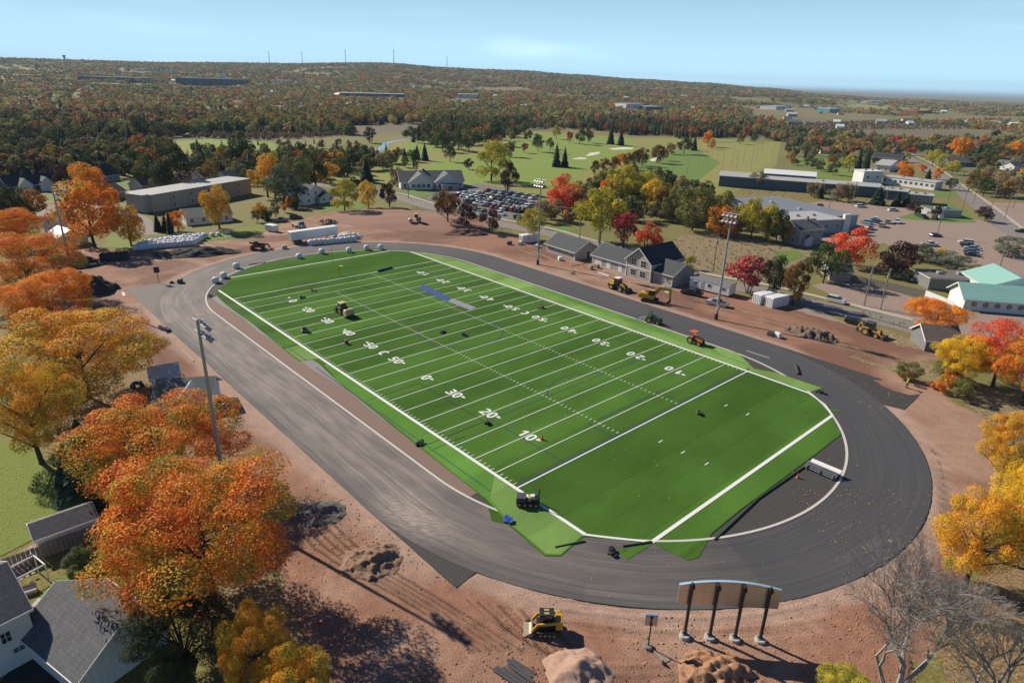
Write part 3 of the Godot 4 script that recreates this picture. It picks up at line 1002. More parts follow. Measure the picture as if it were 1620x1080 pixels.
# ================================================================= roads, lots, lawns, golf
func make_grounds() -> void:
	var tar := mat("street", Color(0.27, 0.255, 0.24), 0.9, 0, "soil", 11.0, true)
	var lot := mat("lot", Color(0.36, 0.28, 0.235), 0.92, 0, "soil", 13.0, true)
	var club := mat("club_lot", Color(0.19, 0.19, 0.195), 0.9, 0, "soil", 11.0, true)
	var walk := mat("pavement", Color(0.46, 0.42, 0.37), 0.9, 0, "grain", 4.0, true)
	var lawn := mat("lawn_grass", Color(0.155, 0.215, 0.03), 0.95, 0, "lawn", 9.0, true)
	var lush := mat("lush_grass", Color(0.12, 0.21, 0.03), 0.95, 0, "lawn", 12.0, true)
	var fair := mat("fairway_grass", Color(0.19, 0.275, 0.04), 0.95, 0, "lawn", 60.0, true)
	var rough_ := mat("rough_grass", Color(0.235, 0.24, 0.065), 0.95, 0, "lawn", 45.0, true)
	var dry := mat("dry_grass", Color(0.31, 0.235, 0.12), 0.97, 0, "coarse", 13.0, true)
	var marsh := mat("marsh_grass", Color(0.19, 0.15, 0.085), 0.97, 0, "coarse", 40.0, true)
	# golf course
	ground_sheet("golf_rough", [Vector2(-116.62, -305.6), Vector2(-187.48, -381.09), Vector2(-284.67, -395.93), Vector2(-355.48, -495.52), Vector2(-277.64, -520.68), Vector2(-188.01, -515.84), Vector2(-116.25, -478.49), Vector2(-96.72, -579.16), Vector2(-36.01, -655.61), Vector2(20.76, -727.11), Vector2(113.83, -676.51), Vector2(211.39, -709.43), Vector2(258.02, -665.01), Vector2(179.49, -464.6), Vector2(123.63, -356.99), Vector2(83.79, -295.59), Vector2(58.33, -313.54), Vector2(26.41, -331), Vector2(9.63, -295.23), Vector2(-30.49, -328.96), Vector2(-57.01, -336.81), Vector2(-92.71, -325.83)], 0.02, rough_)
	for poly in [[Vector2(-261.07, -514.79), Vector2(-250.41, -547.38), Vector2(-191.45, -525.59), Vector2(-166.38, -473.59), Vector2(-192.54, -445.41), Vector2(-223.59, -457.76)], [Vector2(-188.98, -505.16), Vector2(-170.35, -521.21), Vector2(-153.12, -464.18), Vector2(-167.58, -452.02)], [Vector2(-364.41, -503.64), Vector2(-327.2, -504.66), Vector2(-301.88, -462.14), Vector2(-320.36, -447.83)], [Vector2(-85.97, -417.14), Vector2(-90.47, -556.91), Vector2(-75.33, -626.89), Vector2(-54.67, -592.75), Vector2(-59.54, -493.9), Vector2(-64.96, -408.97), Vector2(-70.61, -357.39)], [Vector2(-58.8, -347.75), Vector2(-52.59, -435.39), Vector2(-26.08, -476.65), Vector2(5.6, -511.61), Vector2(13.02, -426.72), Vector2(-5.97, -365.33), Vector2(-22.71, -330.38), Vector2(-41.24, -339.78)],
			[Vector2(-10.29, -587.92), Vector2(19.84, -691.67), Vector2(109.7, -690.72), Vector2(103.83, -580.81), Vector2(76.27, -486.07), Vector2(50.25, -435.19), Vector2(27.96, -352.82), Vector2(7.32, -327.61), Vector2(-1.8, -366.16), Vector2(6.95, -425.34), Vector2(-3.75, -486.67)], [Vector2(75.03, -477.67), Vector2(122.93, -543.5), Vector2(190.39, -657.71), Vector2(262.21, -695.18), Vector2(237.69, -619.96), Vector2(142.87, -456.27), Vector2(89.39, -342.19), Vector2(73.37, -361.38), Vector2(69.11, -399.14)]]:
		ground_sheet("fairway", poly, 0.045, fair if poly.size() != 9 else lush)
	ground_sheet("dry_slope", [Vector2(156.93, -620.73), Vector2(264.01, -681.02), Vector2(199.66, -516.88), Vector2(123.07, -366.02), Vector2(98.69, -366.16), Vector2(142.74, -470.77)], 0.06, dry if false else mat("tan_fairway", Color(0.26, 0.25, 0.08), 0.95, 0, "lawn", 30.0, true))
	for poly in [[Vector2(49.85, -491.95), Vector2(55.48, -515.69), Vector2(64.09, -527.51), Vector2(62.92, -513.05), Vector2(56.02, -497.84)], [Vector2(38.68, -472.68), Vector2(45.32, -482.42), Vector2(50.03, -479.52), Vector2(47.87, -471), Vector2(39.73, -469)], [Vector2(75.15, -555.98), Vector2(88.78, -570.79), Vector2(98.47, -568.05), Vector2(94.43, -556.13), Vector2(77.47, -546.16)], [Vector2(95.29, -482.65), Vector2(103.59, -497.09), Vector2(103.9, -484.77), Vector2(98.58, -471.67), Vector2(93.92, -470.55)]]:
		ground_sheet("bunker", poly, 0.075, mat("bunker_sand", Color(0.72, 0.64, 0.52), 0.95, 0, "grain", 6.0, true))
	road("stream", [Vector2(-102.64, -491.23), Vector2(-103.18, -520.26), Vector2(-106.72, -551.87), Vector2(-100.83, -577.83), Vector2(-92.51, -586.9)], 5.0, 0.055, mat("stream_water", Color(0.10, 0.14, 0.19), 0.12, 0.0, ""))
	# marsh beyond the course
	ground_sheet("marsh", [Vector2(-342.35, -522.58), Vector2(-203.31, -544.7), Vector2(-148.69, -615.85), Vector2(-115.39, -693.09), Vector2(-44.26, -804.06), Vector2(65.1, -876.55), Vector2(216.03, -832.65), Vector2(298.11, -764.52), Vector2(398.24, -739.15), Vector2(532.47, -846.3), Vector2(594.96, -802.74), Vector2(943.61, -1286.21), Vector2(543.81, -1234.69), Vector2(190.66, -1153), Vector2(-105.58, -955.94), Vector2(-295.91, -761.18), Vector2(-374.69, -600.17)], 0.012, marsh)
	# scrub field across the street
	ground_sheet("scrub_field", [Vector2(44.12, -206.07), Vector2(60.41, -232.11), Vector2(78.28, -238.57), Vector2(91.26, -223.08), Vector2(99.17, -210.61), Vector2(85.17, -186.34), Vector2(67.16, -171.84), Vector2(56.03, -182.05)], 0.03, dry)
	ground_sheet("dry_verge", [Vector2(56.29, -140.06), Vector2(72.8, -141.38), Vector2(84.7, -139.02), Vector2(86.92, -131.48), Vector2(83.26, -119.38), Vector2(87.48, -112.28), Vector2(89.7, -102.08), Vector2(81.29, -85.15), Vector2(76.35, -84.89), Vector2(79.32, -96.46), Vector2(78.99, -110.07), Vector2(71.03, -117.62), Vector2(64.21, -127.99)], 0.02, dry)
	ground_sheet("gravel_yard", [Vector2(53.59, -155.34), Vector2(61.76, -156.06), Vector2(74.48, -152.26), Vector2(77.49, -140.5), Vector2(67.72, -133.01), Vector2(60.29, -139.14), Vector2(55.63, -146.95)], 0.03, mat("gravel", Color(0.34, 0.285, 0.235), 0.95, 0, "soil", 6.0, true))
	# streets
	road("street", [Vector2(-105.76, -327.62), Vector2(-77.97, -316.35), Vector2(-54.69, -296.48), Vector2(-43.87, -283.44), Vector2(-29.93, -266.37), Vector2(-13.76, -250.4), Vector2(-3.56, -241.14), Vector2(14.14, -227.31), Vector2(26.43, -212.65), Vector2(38.56, -197.41), Vector2(50.96, -176.39), Vector2(65.12, -165.89), Vector2(76.97, -154.4), Vector2(91.19, -140.34), Vector2(97.66, -127.97), Vector2(101.31, -113.17)], 8.2, 0.05, tar)
	road("pavement", [Vector2(-100.99, -332.84), Vector2(-56.52, -306.83), Vector2(-44.19, -293.13), Vector2(-31.02, -276.28), Vector2(-14.26, -259.22), Vector2(-3.75, -250.57), Vector2(14.57, -235.76), Vector2(25.22, -221.77), Vector2(39.95, -205.59), Vector2(54.34, -182.55), Vector2(68.95, -172.02), Vector2(81.16, -160.33), Vector2(94.95, -145.73)], 1.8, 0.11, walk)
	road("street", [Vector2(381.85, -733.85), Vector2(345.41, -626.85), Vector2(320.51, -561.23), Vector2(295.5, -487.24), Vector2(268.89, -422.67), Vector2(250.37, -380.03), Vector2(234.49, -340.85), Vector2(215.4, -298.33), Vector2(186.26, -234.39), Vector2(166.49, -187.73)], 9.0, 0.05, tar)
	road("pavement", [Vector2(343.88, -592.72), Vector2(312.39, -506.53), Vector2(283.88, -440.61), Vector2(262.24, -391.93), Vector2(243.62, -348.3), Vector2(224.95, -305.98), Vector2(195.82, -242.66)], 1.6, 0.11, walk)
	road("street", [Vector2(-208.85, -250.17), Vector2(-205.7, -269.68), Vector2(-191.36, -265.88), Vector2(-175.72, -259.55), Vector2(-150.22, -245.84), Vector2(-132.31, -228.2), Vector2(-120.72, -209.39)], 6.5, 0.05, tar)
	road("lane", [Vector2(-215.7, -258.97), Vector2(-209.48, -278.74), Vector2(-196.44, -287.86), Vector2(-180.65, -294.22), Vector2(-168.84, -315.73)], 5.0, 0.046, tar)
	# car parks
	ground_sheet("clubhouse_car_park", [Vector2(-40.02, -319.2), Vector2(-28.01, -329.41), Vector2(-20.34, -343.72), Vector2(-5.28, -329.41), Vector2(9.99, -309.07), Vector2(10.02, -288.82), Vector2(5.76, -264.78), Vector2(2.61, -249.02), Vector2(-8.26, -253.66), Vector2(-18.12, -264), Vector2(-28.45, -282.76), Vector2(-41.97, -293.49), Vector2(-37.5, -308.27)], 0.06, club)
	ground_sheet("gravel_car_park", [Vector2(118.5, -293.07), Vector2(147.4, -317.39), Vector2(180.3, -310.57), Vector2(190.87, -288.82), Vector2(199.14, -276.11), Vector2(178.75, -219.57), Vector2(148.27, -178.33), Vector2(138.12, -190.33), Vector2(130.02, -209.87), Vector2(131.09, -227.82), Vector2(107.96, -211.6), Vector2(110.95, -238.45)], 0.03, lot)
	ground_sheet("roadside_car_park", [Vector2(81.99, -172.07), Vector2(93.72, -180.59), Vector2(102.03, -172.19), Vector2(106.21, -159.95), Vector2(111.06, -153.45), Vector2(128.17, -151.14), Vector2(105.84, -120.93), Vector2(99.15, -132.39), Vector2(93.65, -144.76), Vector2(85.86, -153.23)], 0.03, lot)
	ground_sheet("roadside_car_park", [Vector2(233.48, -327.6), Vector2(258.94, -328.05), Vector2(201.06, -249.75), Vector2(208.93, -274.81)], 0.03, lot)
	ground_sheet("forecourt", [Vector2(-23.59, -283.53), Vector2(-6.29, -253.94), Vector2(-10.92, -247.16), Vector2(-29.78, -265.01)], 0.028, lot)
	# lawns
	ground_sheet("lawn", [Vector2(-79.83, -81.96), Vector2(-70.61, -80.68), Vector2(-59.8, -73.87), Vector2(-51.9, -67.85), Vector2(-53.97, -60.46), Vector2(-56.21, -56.64), Vector2(-61.31, -56.94)], 0.02, lawn)
	ground_sheet("lawn", [Vector2(-47.99, -51.75), Vector2(-46.42, -56.53), Vector2(-41.13, -55.75), Vector2(-36.75, -52.63), Vector2(-36.17, -48.01), Vector2(-42.79, -47.77)], 0.02, lush)
	ground_sheet("lawn", [Vector2(-205.36, -272.91), Vector2(-190.53, -278.66), Vector2(-180.96, -264.56), Vector2(-196.44, -262.07)], 0.02, lush)
	ground_sheet("lawn", [Vector2(-132.31, -207.93), Vector2(-126.93, -210.49), Vector2(-119.31, -204.07), Vector2(-113.85, -192.86), Vector2(-124.11, -191.67)], 0.02, lawn)
	ground_sheet("lawn", [Vector2(-113.12, -196.21), Vector2(-101.47, -211.8), Vector2(-91.63, -230.42), Vector2(-85.52, -239.2), Vector2(-82.67, -224.13), Vector2(-97.64, -203.17)], 0.02, lawn)
	ground_sheet("lawn", [Vector2(-193.41, -321.57), Vector2(-187.72, -329.31), Vector2(-168.73, -296.34), Vector2(-175.49, -295.14)], 0.02, lush)
	ground_sheet("lawn", [Vector2(-85.62, -279.9), Vector2(-68.54, -276.44), Vector2(-59.99, -287.24), Vector2(-63.39, -265.54), Vector2(-76.4, -256.75)], 0.02, lush)
	ground_sheet("lawn", [Vector2(-54.51, -307.17), Vector2(-48.35, -321.67), Vector2(-37.5, -308.27), Vector2(-43.95, -291.5)], 0.03, lush)
	ground_sheet("lawn", [Vector2(10.98, -238.58), Vector2(20.27, -244.34), Vector2(23.13, -235.79), Vector2(16.91, -228.68)], 0.02, lush)
	ground_sheet("lawn", [Vector2(179.01, -443.88), Vector2(229.36, -475.95), Vector2(230.47, -442), Vector2(202.08, -390.68), Vector2(180.26, -402.25)], 0.03, lawn)
	ground_sheet("lawn", [Vector2(210.4, -519.56), Vector2(260.7, -555.5), Vector2(244.97, -494.74), Vector2(191.8, -460.29)], 0.03, lush)
	ground_sheet("lawn", [Vector2(221.87, -354.89), Vector2(243.91, -369.63), Vector2(229.31, -341.94), Vector2(213.71, -339.35)], 0.03, lush)
	ground_sheet("lawn", [Vector2(162.55, -277.74), Vector2(215.05, -328.28), Vector2(205.36, -298.38), Vector2(192.84, -272.61), Vector2(179.85, -270.84)], 0.05, lush)
	ground_sheet("lawn", [Vector2(85.04, -209.02), Vector2(94.4, -214.36), Vector2(94.11, -205.9), Vector2(82.69, -194.6)], 0.03, lush)
	ground_sheet("lawn", [Vector2(1045.82, -2396.36), Vector2(1800.62, -3005.02), Vector2(1101.48, -1815.47), Vector2(726.39, -1589.9)], 0.05, rough_)
	ground_sheet("driveway", [Vector2(-55.42, -54.7), Vector2(-53.6, -59.92), Vector2(-51.7, -59.23), Vector2(-51.47, -54.85), Vector2(-52.42, -52.48)], 0.03, lot)
	ground_sheet("driveway", [Vector2(-44.14, -41.31), Vector2(-44.39, -43.99), Vector2(-41.22, -46.28), Vector2(-35.9, -39.69), Vector2(-37.66, -36.74)], 0.03, mat("dark_drive", Color(0.03, 0.03, 0.032), 0.9, 0, "grain", 3.0, true))
	ground_sheet("leaf_litter", [Vector2(44.02, -51.28), Vector2(54.71, -59.56), Vector2(63.98, -64.3), Vector2(50.4, -44.36), Vector2(40.06, -42.7)], 0.02, mat("litter", Color(0.30, 0.2, 0.09), 0.97, 0, "coarse", 7.0, true))
	ground_sheet("garden_soil", [Vector2(-17.4, -44.9), Vector2(-23.91, -53.57), Vector2(-31.87, -67.46), Vector2(-44.7, -83.88), Vector2(-60.79, -102.64), Vector2(-81.87, -125.99), Vector2(-100.57, -140.92), Vector2(-103.22, -132.07), Vector2(-80.8, -96.41), Vector2(-53.55, -71.94), Vector2(-38.44, -55.86), Vector2(-28.55, -47.49), Vector2(-20.17, -39.57), Vector2(-13.3, -38.02)], 0.01, mat("litter", Color.WHITE))


# loose clods and stones, and the ribbed prints that crawler tracks leave
func make_clods() -> void:
	var r := RandomNumberGenerator.new()
	r.seed = 31
	var st := mb()
	var p := []
	for d in [Vector3.RIGHT, Vector3.BACK, Vector3.LEFT, Vector3.FORWARD]:
		p.append(d * r.randf_range(0.7, 1.2) + Vector3(0, r.randf_range(-0.1, 0.2), 0))
	for i in 4:
		tri(st, Vector3(0.1, 0.75, 0.05), p[(i + 1) % 4], p[i])
		tri(st, Vector3(0, -0.4, 0), p[i], p[(i + 1) % 4])
	var stone := done(st)
	var spots := []
	var pk := PackedVector2Array(SITE)
	for area in [[Vector2(-32, -70), Vector2(40, -37), 22000, 0.03, 0.2], [Vector2(35, -130), Vector2(85, -55), 5000, 0.05, 0.16], [Vector2(-110, -200), Vector2(-20, -60), 5000, 0.06, 0.2], [Vector2(-60, -270), Vector2(70, -150), 4000, 0.08, 0.3]]:
		for i in area[2]:
			var x := r.randf_range(area[0].x, area[1].x)
			var z := r.randf_range(area[0].y, area[1].y)
			var uv := to_uv(x, z)
			var d := track_dist(uv)
			if d < 47.6 or not Geometry2D.is_point_in_polygon(Vector2(x, z), pk) or nz.get_noise_2d(x * 2.4, z * 2.4) < r.randf_range(-0.35, 0.3):
				continue
			var k := lerpf(area[3], area[4], pow(r.randf(), 4.0))
			spots.append([Transform3D(Basis(Vector3.UP, r.randf() * TAU).scaled(Vector3(k, k * 0.8, k)), Vector3(x, site_height(x, z, uv, d), z)), site_colour(x, z, d) * r.randf_range(0.75, 1.35)])
	scatter_mesh("soil_clods", "clods and small stones strewn over the bare soil", "stones", stone, spots, M.site_soil)
	var rib := mb()
	box(rib, Vector3(0, 0.01, 0), Vector3(0.42, 0.07, 0.09), Vector3.ZERO, Vector2(0.9, 0.4))
	var ribs := []
	for i in range(3, marks.size()):
		var m: Array = marks[i]
		if m[1] > 0.5 or m[5].y < -120.0:
			continue
		var pts: Array = m[0]
		for j in pts.size() - 1:
			var a: Vector2 = pts[j]
			var b: Vector2 = pts[j + 1]
			var n := int(a.distance_to(b) / 0.24)
			for q in n:
				var c := a.lerp(b, float(q) / n)
				var uv := to_uv(c.x, c.y)
				var d := track_dist(uv)
				if d < 47.8 or nz.get_noise_2d(c.x * 1.6, c.y * 1.6 + 55.0) < -0.12:
					continue
				ribs.append([Transform3D(Basis(Vector3.UP, atan2(-(b.y - a.y), b.x - a.x) + PI / 2), Vector3(c.x, site_height(c.x, c.y, uv, d), c.y)), site_colour(c.x, c.y, d) * 1.1])
	scatter_mesh("tread_prints", "ribbed crawler track prints pressed across the bare soil", "tracks", done(rib), ribs, M.site_soil)


func scatter_mesh(called: String, label: String, category: String, mesh: Mesh, spots: Array, m: Material) -> void:
	var mm := MultiMesh.new()
	mm.transform_format = MultiMesh.TRANSFORM_3D
	mm.use_colors = true
	mm.mesh = mesh
	mm.instance_count = spots.size()
	for i in spots.size():
		mm.set_instance_transform(i, spots[i][0])
		mm.set_instance_color(i, spots[i][1])
	var o := MultiMeshInstance3D.new()
	o.name = numbered(called)
	o.multimesh = mm
	o.material_override = m
	add_child(o)
	tag(o, label, category, "", "stuff")


# ================================================================= trees
const PAL := {
	"orange": [Color(0.72, 0.228, 0.0275), Color(0.792, 0.348, 0.033), Color(0.648, 0.168, 0.0242), Color(0.576, 0.36, 0.044)],
	"flame": [Color(0.62, 0.15, 0.035), Color(0.7, 0.25, 0.035), Color(0.66, 0.2, 0.03), Color(0.6, 0.32, 0.04), Color(0.36, 0.3, 0.045), Color(0.2, 0.2, 0.04)],
	"gold": [Color(0.68, 0.34, 0.027), Color(0.62, 0.26, 0.027), Color(0.72, 0.43, 0.05), Color(0.46, 0.32, 0.037), Color(0.3, 0.26, 0.04)],
	"lemon": [Color(0.792, 0.528, 0.033), Color(0.66, 0.396, 0.033), Color(0.432, 0.396, 0.044)],
	"red": [Color(0.672, 0.084, 0.0385), Color(0.744, 0.168, 0.044), Color(0.54, 0.06, 0.033)],
	"pink": [Color(0.45, 0.08, 0.07), Color(0.4, 0.05, 0.06), Color(0.32, 0.10, 0.07)],
	"lime": [Color(0.432, 0.384, 0.0495), Color(0.324, 0.312, 0.044), Color(0.552, 0.432, 0.055)],
	"olive": [Color(0.15, 0.155, 0.05), Color(0.2, 0.19, 0.06), Color(0.12, 0.125, 0.045)],
	"green": [Color(0.065, 0.10, 0.028), Color(0.1, 0.125, 0.035), Color(0.05, 0.075, 0.022)],
	"dark": [Color(0.028, 0.045, 0.018), Color(0.045, 0.06, 0.02), Color(0.06, 0.075, 0.025)],
	"spruce": [Color(0.022, 0.045, 0.022), Color(0.034, 0.06, 0.028), Color(0.03, 0.05, 0.03)],
	"silver": [Color(0.16, 0.19, 0.13), Color(0.12, 0.15, 0.09), Color(0.2, 0.21, 0.13)],
	"purple": [Color(0.05, 0.02, 0.02), Color(0.075, 0.03, 0.028), Color(0.04, 0.018, 0.02)],
	"rust": [Color(0.26, 0.10, 0.03), Color(0.17, 0.10, 0.03), Color(0.1, 0.085, 0.025)],
	"white": [Color(0.9, 0.9, 0.9), Color(1.0, 1.0, 1.0), Color(1.1, 1.1, 1.1)],
	"tan": [Color(0.3, 0.22, 0.12), Color(0.24, 0.19, 0.1), Color(0.36, 0.25, 0.12)],
}
var crowns := {}
var trunks := {}
var leaf_mat := {}


func leaves_material() -> StandardMaterial3D:
	if not leaf_mat.has("leaf"):
		var m := StandardMaterial3D.new()
		m.resource_name = "leaf"
		m.vertex_color_use_as_albedo = true
		m.roughness = 0.7
		m.metallic_specular = 0.3
		m.backlight_enabled = true
		m.backlight = Color(0.75, 0.75, 0.7)
		leaf_mat["leaf"] = m
	return leaf_mat["leaf"]


func add_leaf(pos: PackedVector3Array, nor: PackedVector3Array, col: PackedColorArray, r: RandomNumberGenerator, p: Vector3, out: Vector3, s: float, c: Color) -> void:
	var n := (out + Vector3(r.randf_range(-1, 1), r.randf_range(-0.6, 1), r.randf_range(-1, 1)) * 0.85).normalized()
	var a := n.cross(Vector3(r.randf_range(-1, 1), r.randf_range(-1, 1), r.randf_range(-1, 1))).normalized()
	var b := n.cross(a)
	var k := s * r.randf_range(0.6, 1.25)
	var q := k * r.randf_range(0.45, 0.75)
	var fold := n * k * 0.18
	var p0 := p + a * k
	var p1 := p + b * q + fold
	var p2 := p - a * k
	var p3 := p - b * q + fold
	for v in [p0, p1, p2, p0, p2, p3]:
		pos.append(v)
		col.append(c)
	var n1 := (p2 - p0).cross(p1 - p0).normalized()
	var n2 := (p3 - p0).cross(p2 - p0).normalized()
	for i in 3: nor.append(n1)
	for i in 3: nor.append(n2)


func leafy(pos: PackedVector3Array, nor: PackedVector3Array, col: PackedColorArray) -> ArrayMesh:
	var arr := []
	arr.resize(Mesh.ARRAY_MAX)
	arr[Mesh.ARRAY_VERTEX] = pos
	arr[Mesh.ARRAY_NORMAL] = nor
	arr[Mesh.ARRAY_COLOR] = col
	var m := ArrayMesh.new()
	m.add_surface_from_arrays(Mesh.PRIMITIVE_TRIANGLES, arr)
	return m


# a broad crown, 1 unit high from the ground and 1 unit wide, made of lobes of leaf sprays
func broad_crown(pal: String, level: int, variant: int) -> ArrayMesh:
	var key := "%s_%d_%d" % [pal, level, variant]
	if crowns.has(key):
		return crowns[key]
	var r := RandomNumberGenerator.new()
	r.seed = key.hash()
	var count: int = [52000, 5200, 900, 120][level]
	var size: float = [0.0069, 0.022, 0.05, 0.105][level]
	var low := r.randf_range(0.12, 0.2) if level == 0 else r.randf_range(0.02, 0.12)
	var mid := (1.0 + low) * 0.5
	var hh := (1.0 - low) * 0.5
	var lobes := []
	var nl: int = [64, 22, 11, 6][level]
	for i in nl:
		var d := Vector3(r.randfn(), r.randfn() * 0.9 + 0.15, r.randfn()).normalized()
		var k := r.randf_range(0.55, 0.92) if level < 2 else r.randf_range(0.5, 0.78)
		lobes.append([Vector3(d.x * 0.5 * k, mid + d.y * hh * k, d.z * 0.5 * k), r.randf_range(0.075, 0.14) if level == 0 else r.randf_range(0.1, 0.2) if level == 1 else r.randf_range(0.14, 0.24), r.randf()])
	lobes.append([Vector3(0, mid, 0), 0.27, 0.4])
	var pos := PackedVector3Array()
	var nor := PackedVector3Array()
	var col := PackedColorArray()
	var shades: Array = PAL[pal]
	var made := 0
	var tries := 0
	while made < count and tries < count * 3:
		tries += 1
		var l: Array = lobes[r.randi() % lobes.size()]
		var d := Vector3(r.randfn(), r.randfn(), r.randfn()).normalized()
		if d.y < -0.35 and r.randf() < 0.6:
			continue
		var rad: float = l[1] * (0.68 + 0.4 * r.randf())
		var p: Vector3 = l[0] + d * Vector3(rad, rad * 0.82, rad)
		var deep := false
		for o in lobes:
			if o != l and p.distance_squared_to(o[0]) < o[1] * o[1] * 0.5:
				deep = true
				break
		if deep and r.randf() < 0.85:
			continue
		# uneven gaps between sprays
		if nz.get_noise_3d(p.x * 900.0 + variant * 77.0, p.y * 900.0, p.z * 900.0) < -0.32:
			continue
		var g: float = l[2] * 0.65 + (nz.get_noise_3d(p.x * 260.0, p.y * 260.0 + 31.0, p.z * 260.0) * 1.1 + 0.25) * 0.5 + r.randf_range(-0.09, 0.09)
		var c: Color = shades[clampi(int(g * shades.size()), 0, shades.size() - 1)]
		c = c * r.randf_range(0.86, 1.12)
		add_leaf(pos, nor, col, r, p, d, size, c)
		made += 1
	crowns[key] = leafy(pos, nor, col)
	return crowns[key]


# a spruce: whorls of drooping sprays round a stem, unit height and width
func spruce_crown(level: int, variant: int, pal := "spruce") -> ArrayMesh:
	var key := "%s_cone_%d_%d" % [pal, level, variant]
	if crowns.has(key):
		return crowns[key]
	var r := RandomNumberGenerator.new()
	r.seed = key.hash()
	var pos := PackedVector3Array()
	var nor := PackedVector3Array()
	var col := PackedColorArray()
	var tiers: int = [30, 20, 13, 7][level]
	var per: int = [60, 34, 16, 6][level]
	for i in tiers:
		var t := float(i) / tiers
		var rad := 0.5 * pow(1.0 - t, 0.85) * r.randf_range(0.82, 1.12) + 0.015
		var y := 0.06 + t * 0.94
		var n := maxi(4, int(per * (1.0 - t * 0.8)))
		for k in n:
			var a := TAU * (k + r.randf()) / n
			var d := Vector3(cos(a), -0.35, sin(a)).normalized()
			var side := Vector3(-sin(a), 0, cos(a))
			var len := rad * r.randf_range(0.75, 1.1)
			var w := len * (0.32 if level < 2 else 0.5)
			var root := Vector3(cos(a) * len * 0.25, y + 0.02, sin(a) * len * 0.25)
			var tip := Vector3(cos(a) * len, y - len * 0.3, sin(a) * len)
			var m := (root + tip) * 0.5 + Vector3(0, 0.012, 0)
			var c: Color = PAL[pal][r.randi() % PAL[pal].size()] * r.randf_range(0.75, 1.25)
			for q in [[root, m + side * w, tip], [root, tip, m - side * w]]:
				var nn: Vector3 = (q[2] - q[0]).cross(q[1] - q[0]).normalized()
				for v in q:
					pos.append(v)
					nor.append(nn)
					col.append(c)
	crowns[key] = leafy(pos, nor, col)
	return crowns[key]


func trunk_mesh(level: int, variant: int) -> ArrayMesh:
	var key := "trunk_%d_%d" % [level, variant]
	if trunks.has(key):
		return trunks[key]
	var r := RandomNumberGenerator.new()
	r.seed = key.hash()
	var st := mb()
	var sides: int = [8, 6, 5, 4][level]
	tube(st, [Vector3(0, -0.01, 0), Vector3(0.004, 0.03, 0), Vector3(0.01, 0.2, 0.006), Vector3(0.0, 0.45, 0.0), Vector3(0.015, 0.78, 0.0)], [0.034, 0.024, 0.02, 0.014, 0.004], sides)
	for i in [12, 7, 3, 0][level]:
		var a := r.randf() * TAU
		var y := r.randf_range(0.16, 0.5)
		var l := r.randf_range(0.24, 0.4)
		tube(st, [Vector3(0.005, y, 0), Vector3(cos(a) * l * 0.5, y + 0.16, sin(a) * l * 0.5), Vector3(cos(a) * l, y + 0.3, sin(a) * l)], [0.011, 0.007, 0.002], maxi(4, sides - 2))
	trunks[key] = done(st)
	return trunks[key]


# x, z, height, width give the tree its place and size
func tree(pal: String, level: int, x: float, z: float, h: float, w: float, called: String, label: String, group := "") -> Node3D:
	var variant: int = rng.randi() % (3 if level < 3 else 2)
	var o := thing(called, label, "tree", Vector3(x, land(x, z), z), rng.randf() * TAU, group)
	var crown := spruce_crown(level, variant % 2) if pal == "spruce" else broad_crown(pal, level, variant)
	var c := part("crown", crown, leaves_material(), o)
	c.scale = Vector3(w, h, w)
	var t := part("trunk", trunk_mesh(level, variant), M.bark, o)
	t.scale = Vector3(h, h * 0.97, h)
	return o


const KIND := {
	"orange": ["maple_tree", "orange maple"], "flame": ["maple_tree", "red and orange maple"], "gold": ["maple_tree", "golden maple"], "lemon": ["maple_tree", "bright yellow maple"], "red": ["maple_tree", "scarlet maple"],
	"pink": ["maple_tree", "crimson half-bare tree"], "lime": ["broadleaf_tree", "yellow-green broadleaf tree"], "olive": ["broadleaf_tree", "olive green broadleaf tree"], "green": ["broadleaf_tree", "mid green broadleaf tree"], "dark": ["broadleaf_tree", "dark green broadleaf tree"],
	"spruce": ["spruce_tree", "dark spruce"], "silver": ["broadleaf_tree", "silvery green tree"], "purple": ["purple_maple_tree", "dark purple maple"], "rust": ["maple_tree", "rust brown maple"], "tan": ["broadleaf_tree", "thin tan tree"],
}


func grove(rows: Array, level: int, where: String, group: String) -> void:
	for t in rows:
		var k: Array = KIND[t[0]]
		tree(t[0], level, t[1], t[2], t[3], t[4], k[0], k[1] + " " + (t[5] if t.size() > 5 else where), group if t.size() <= 5 else "")


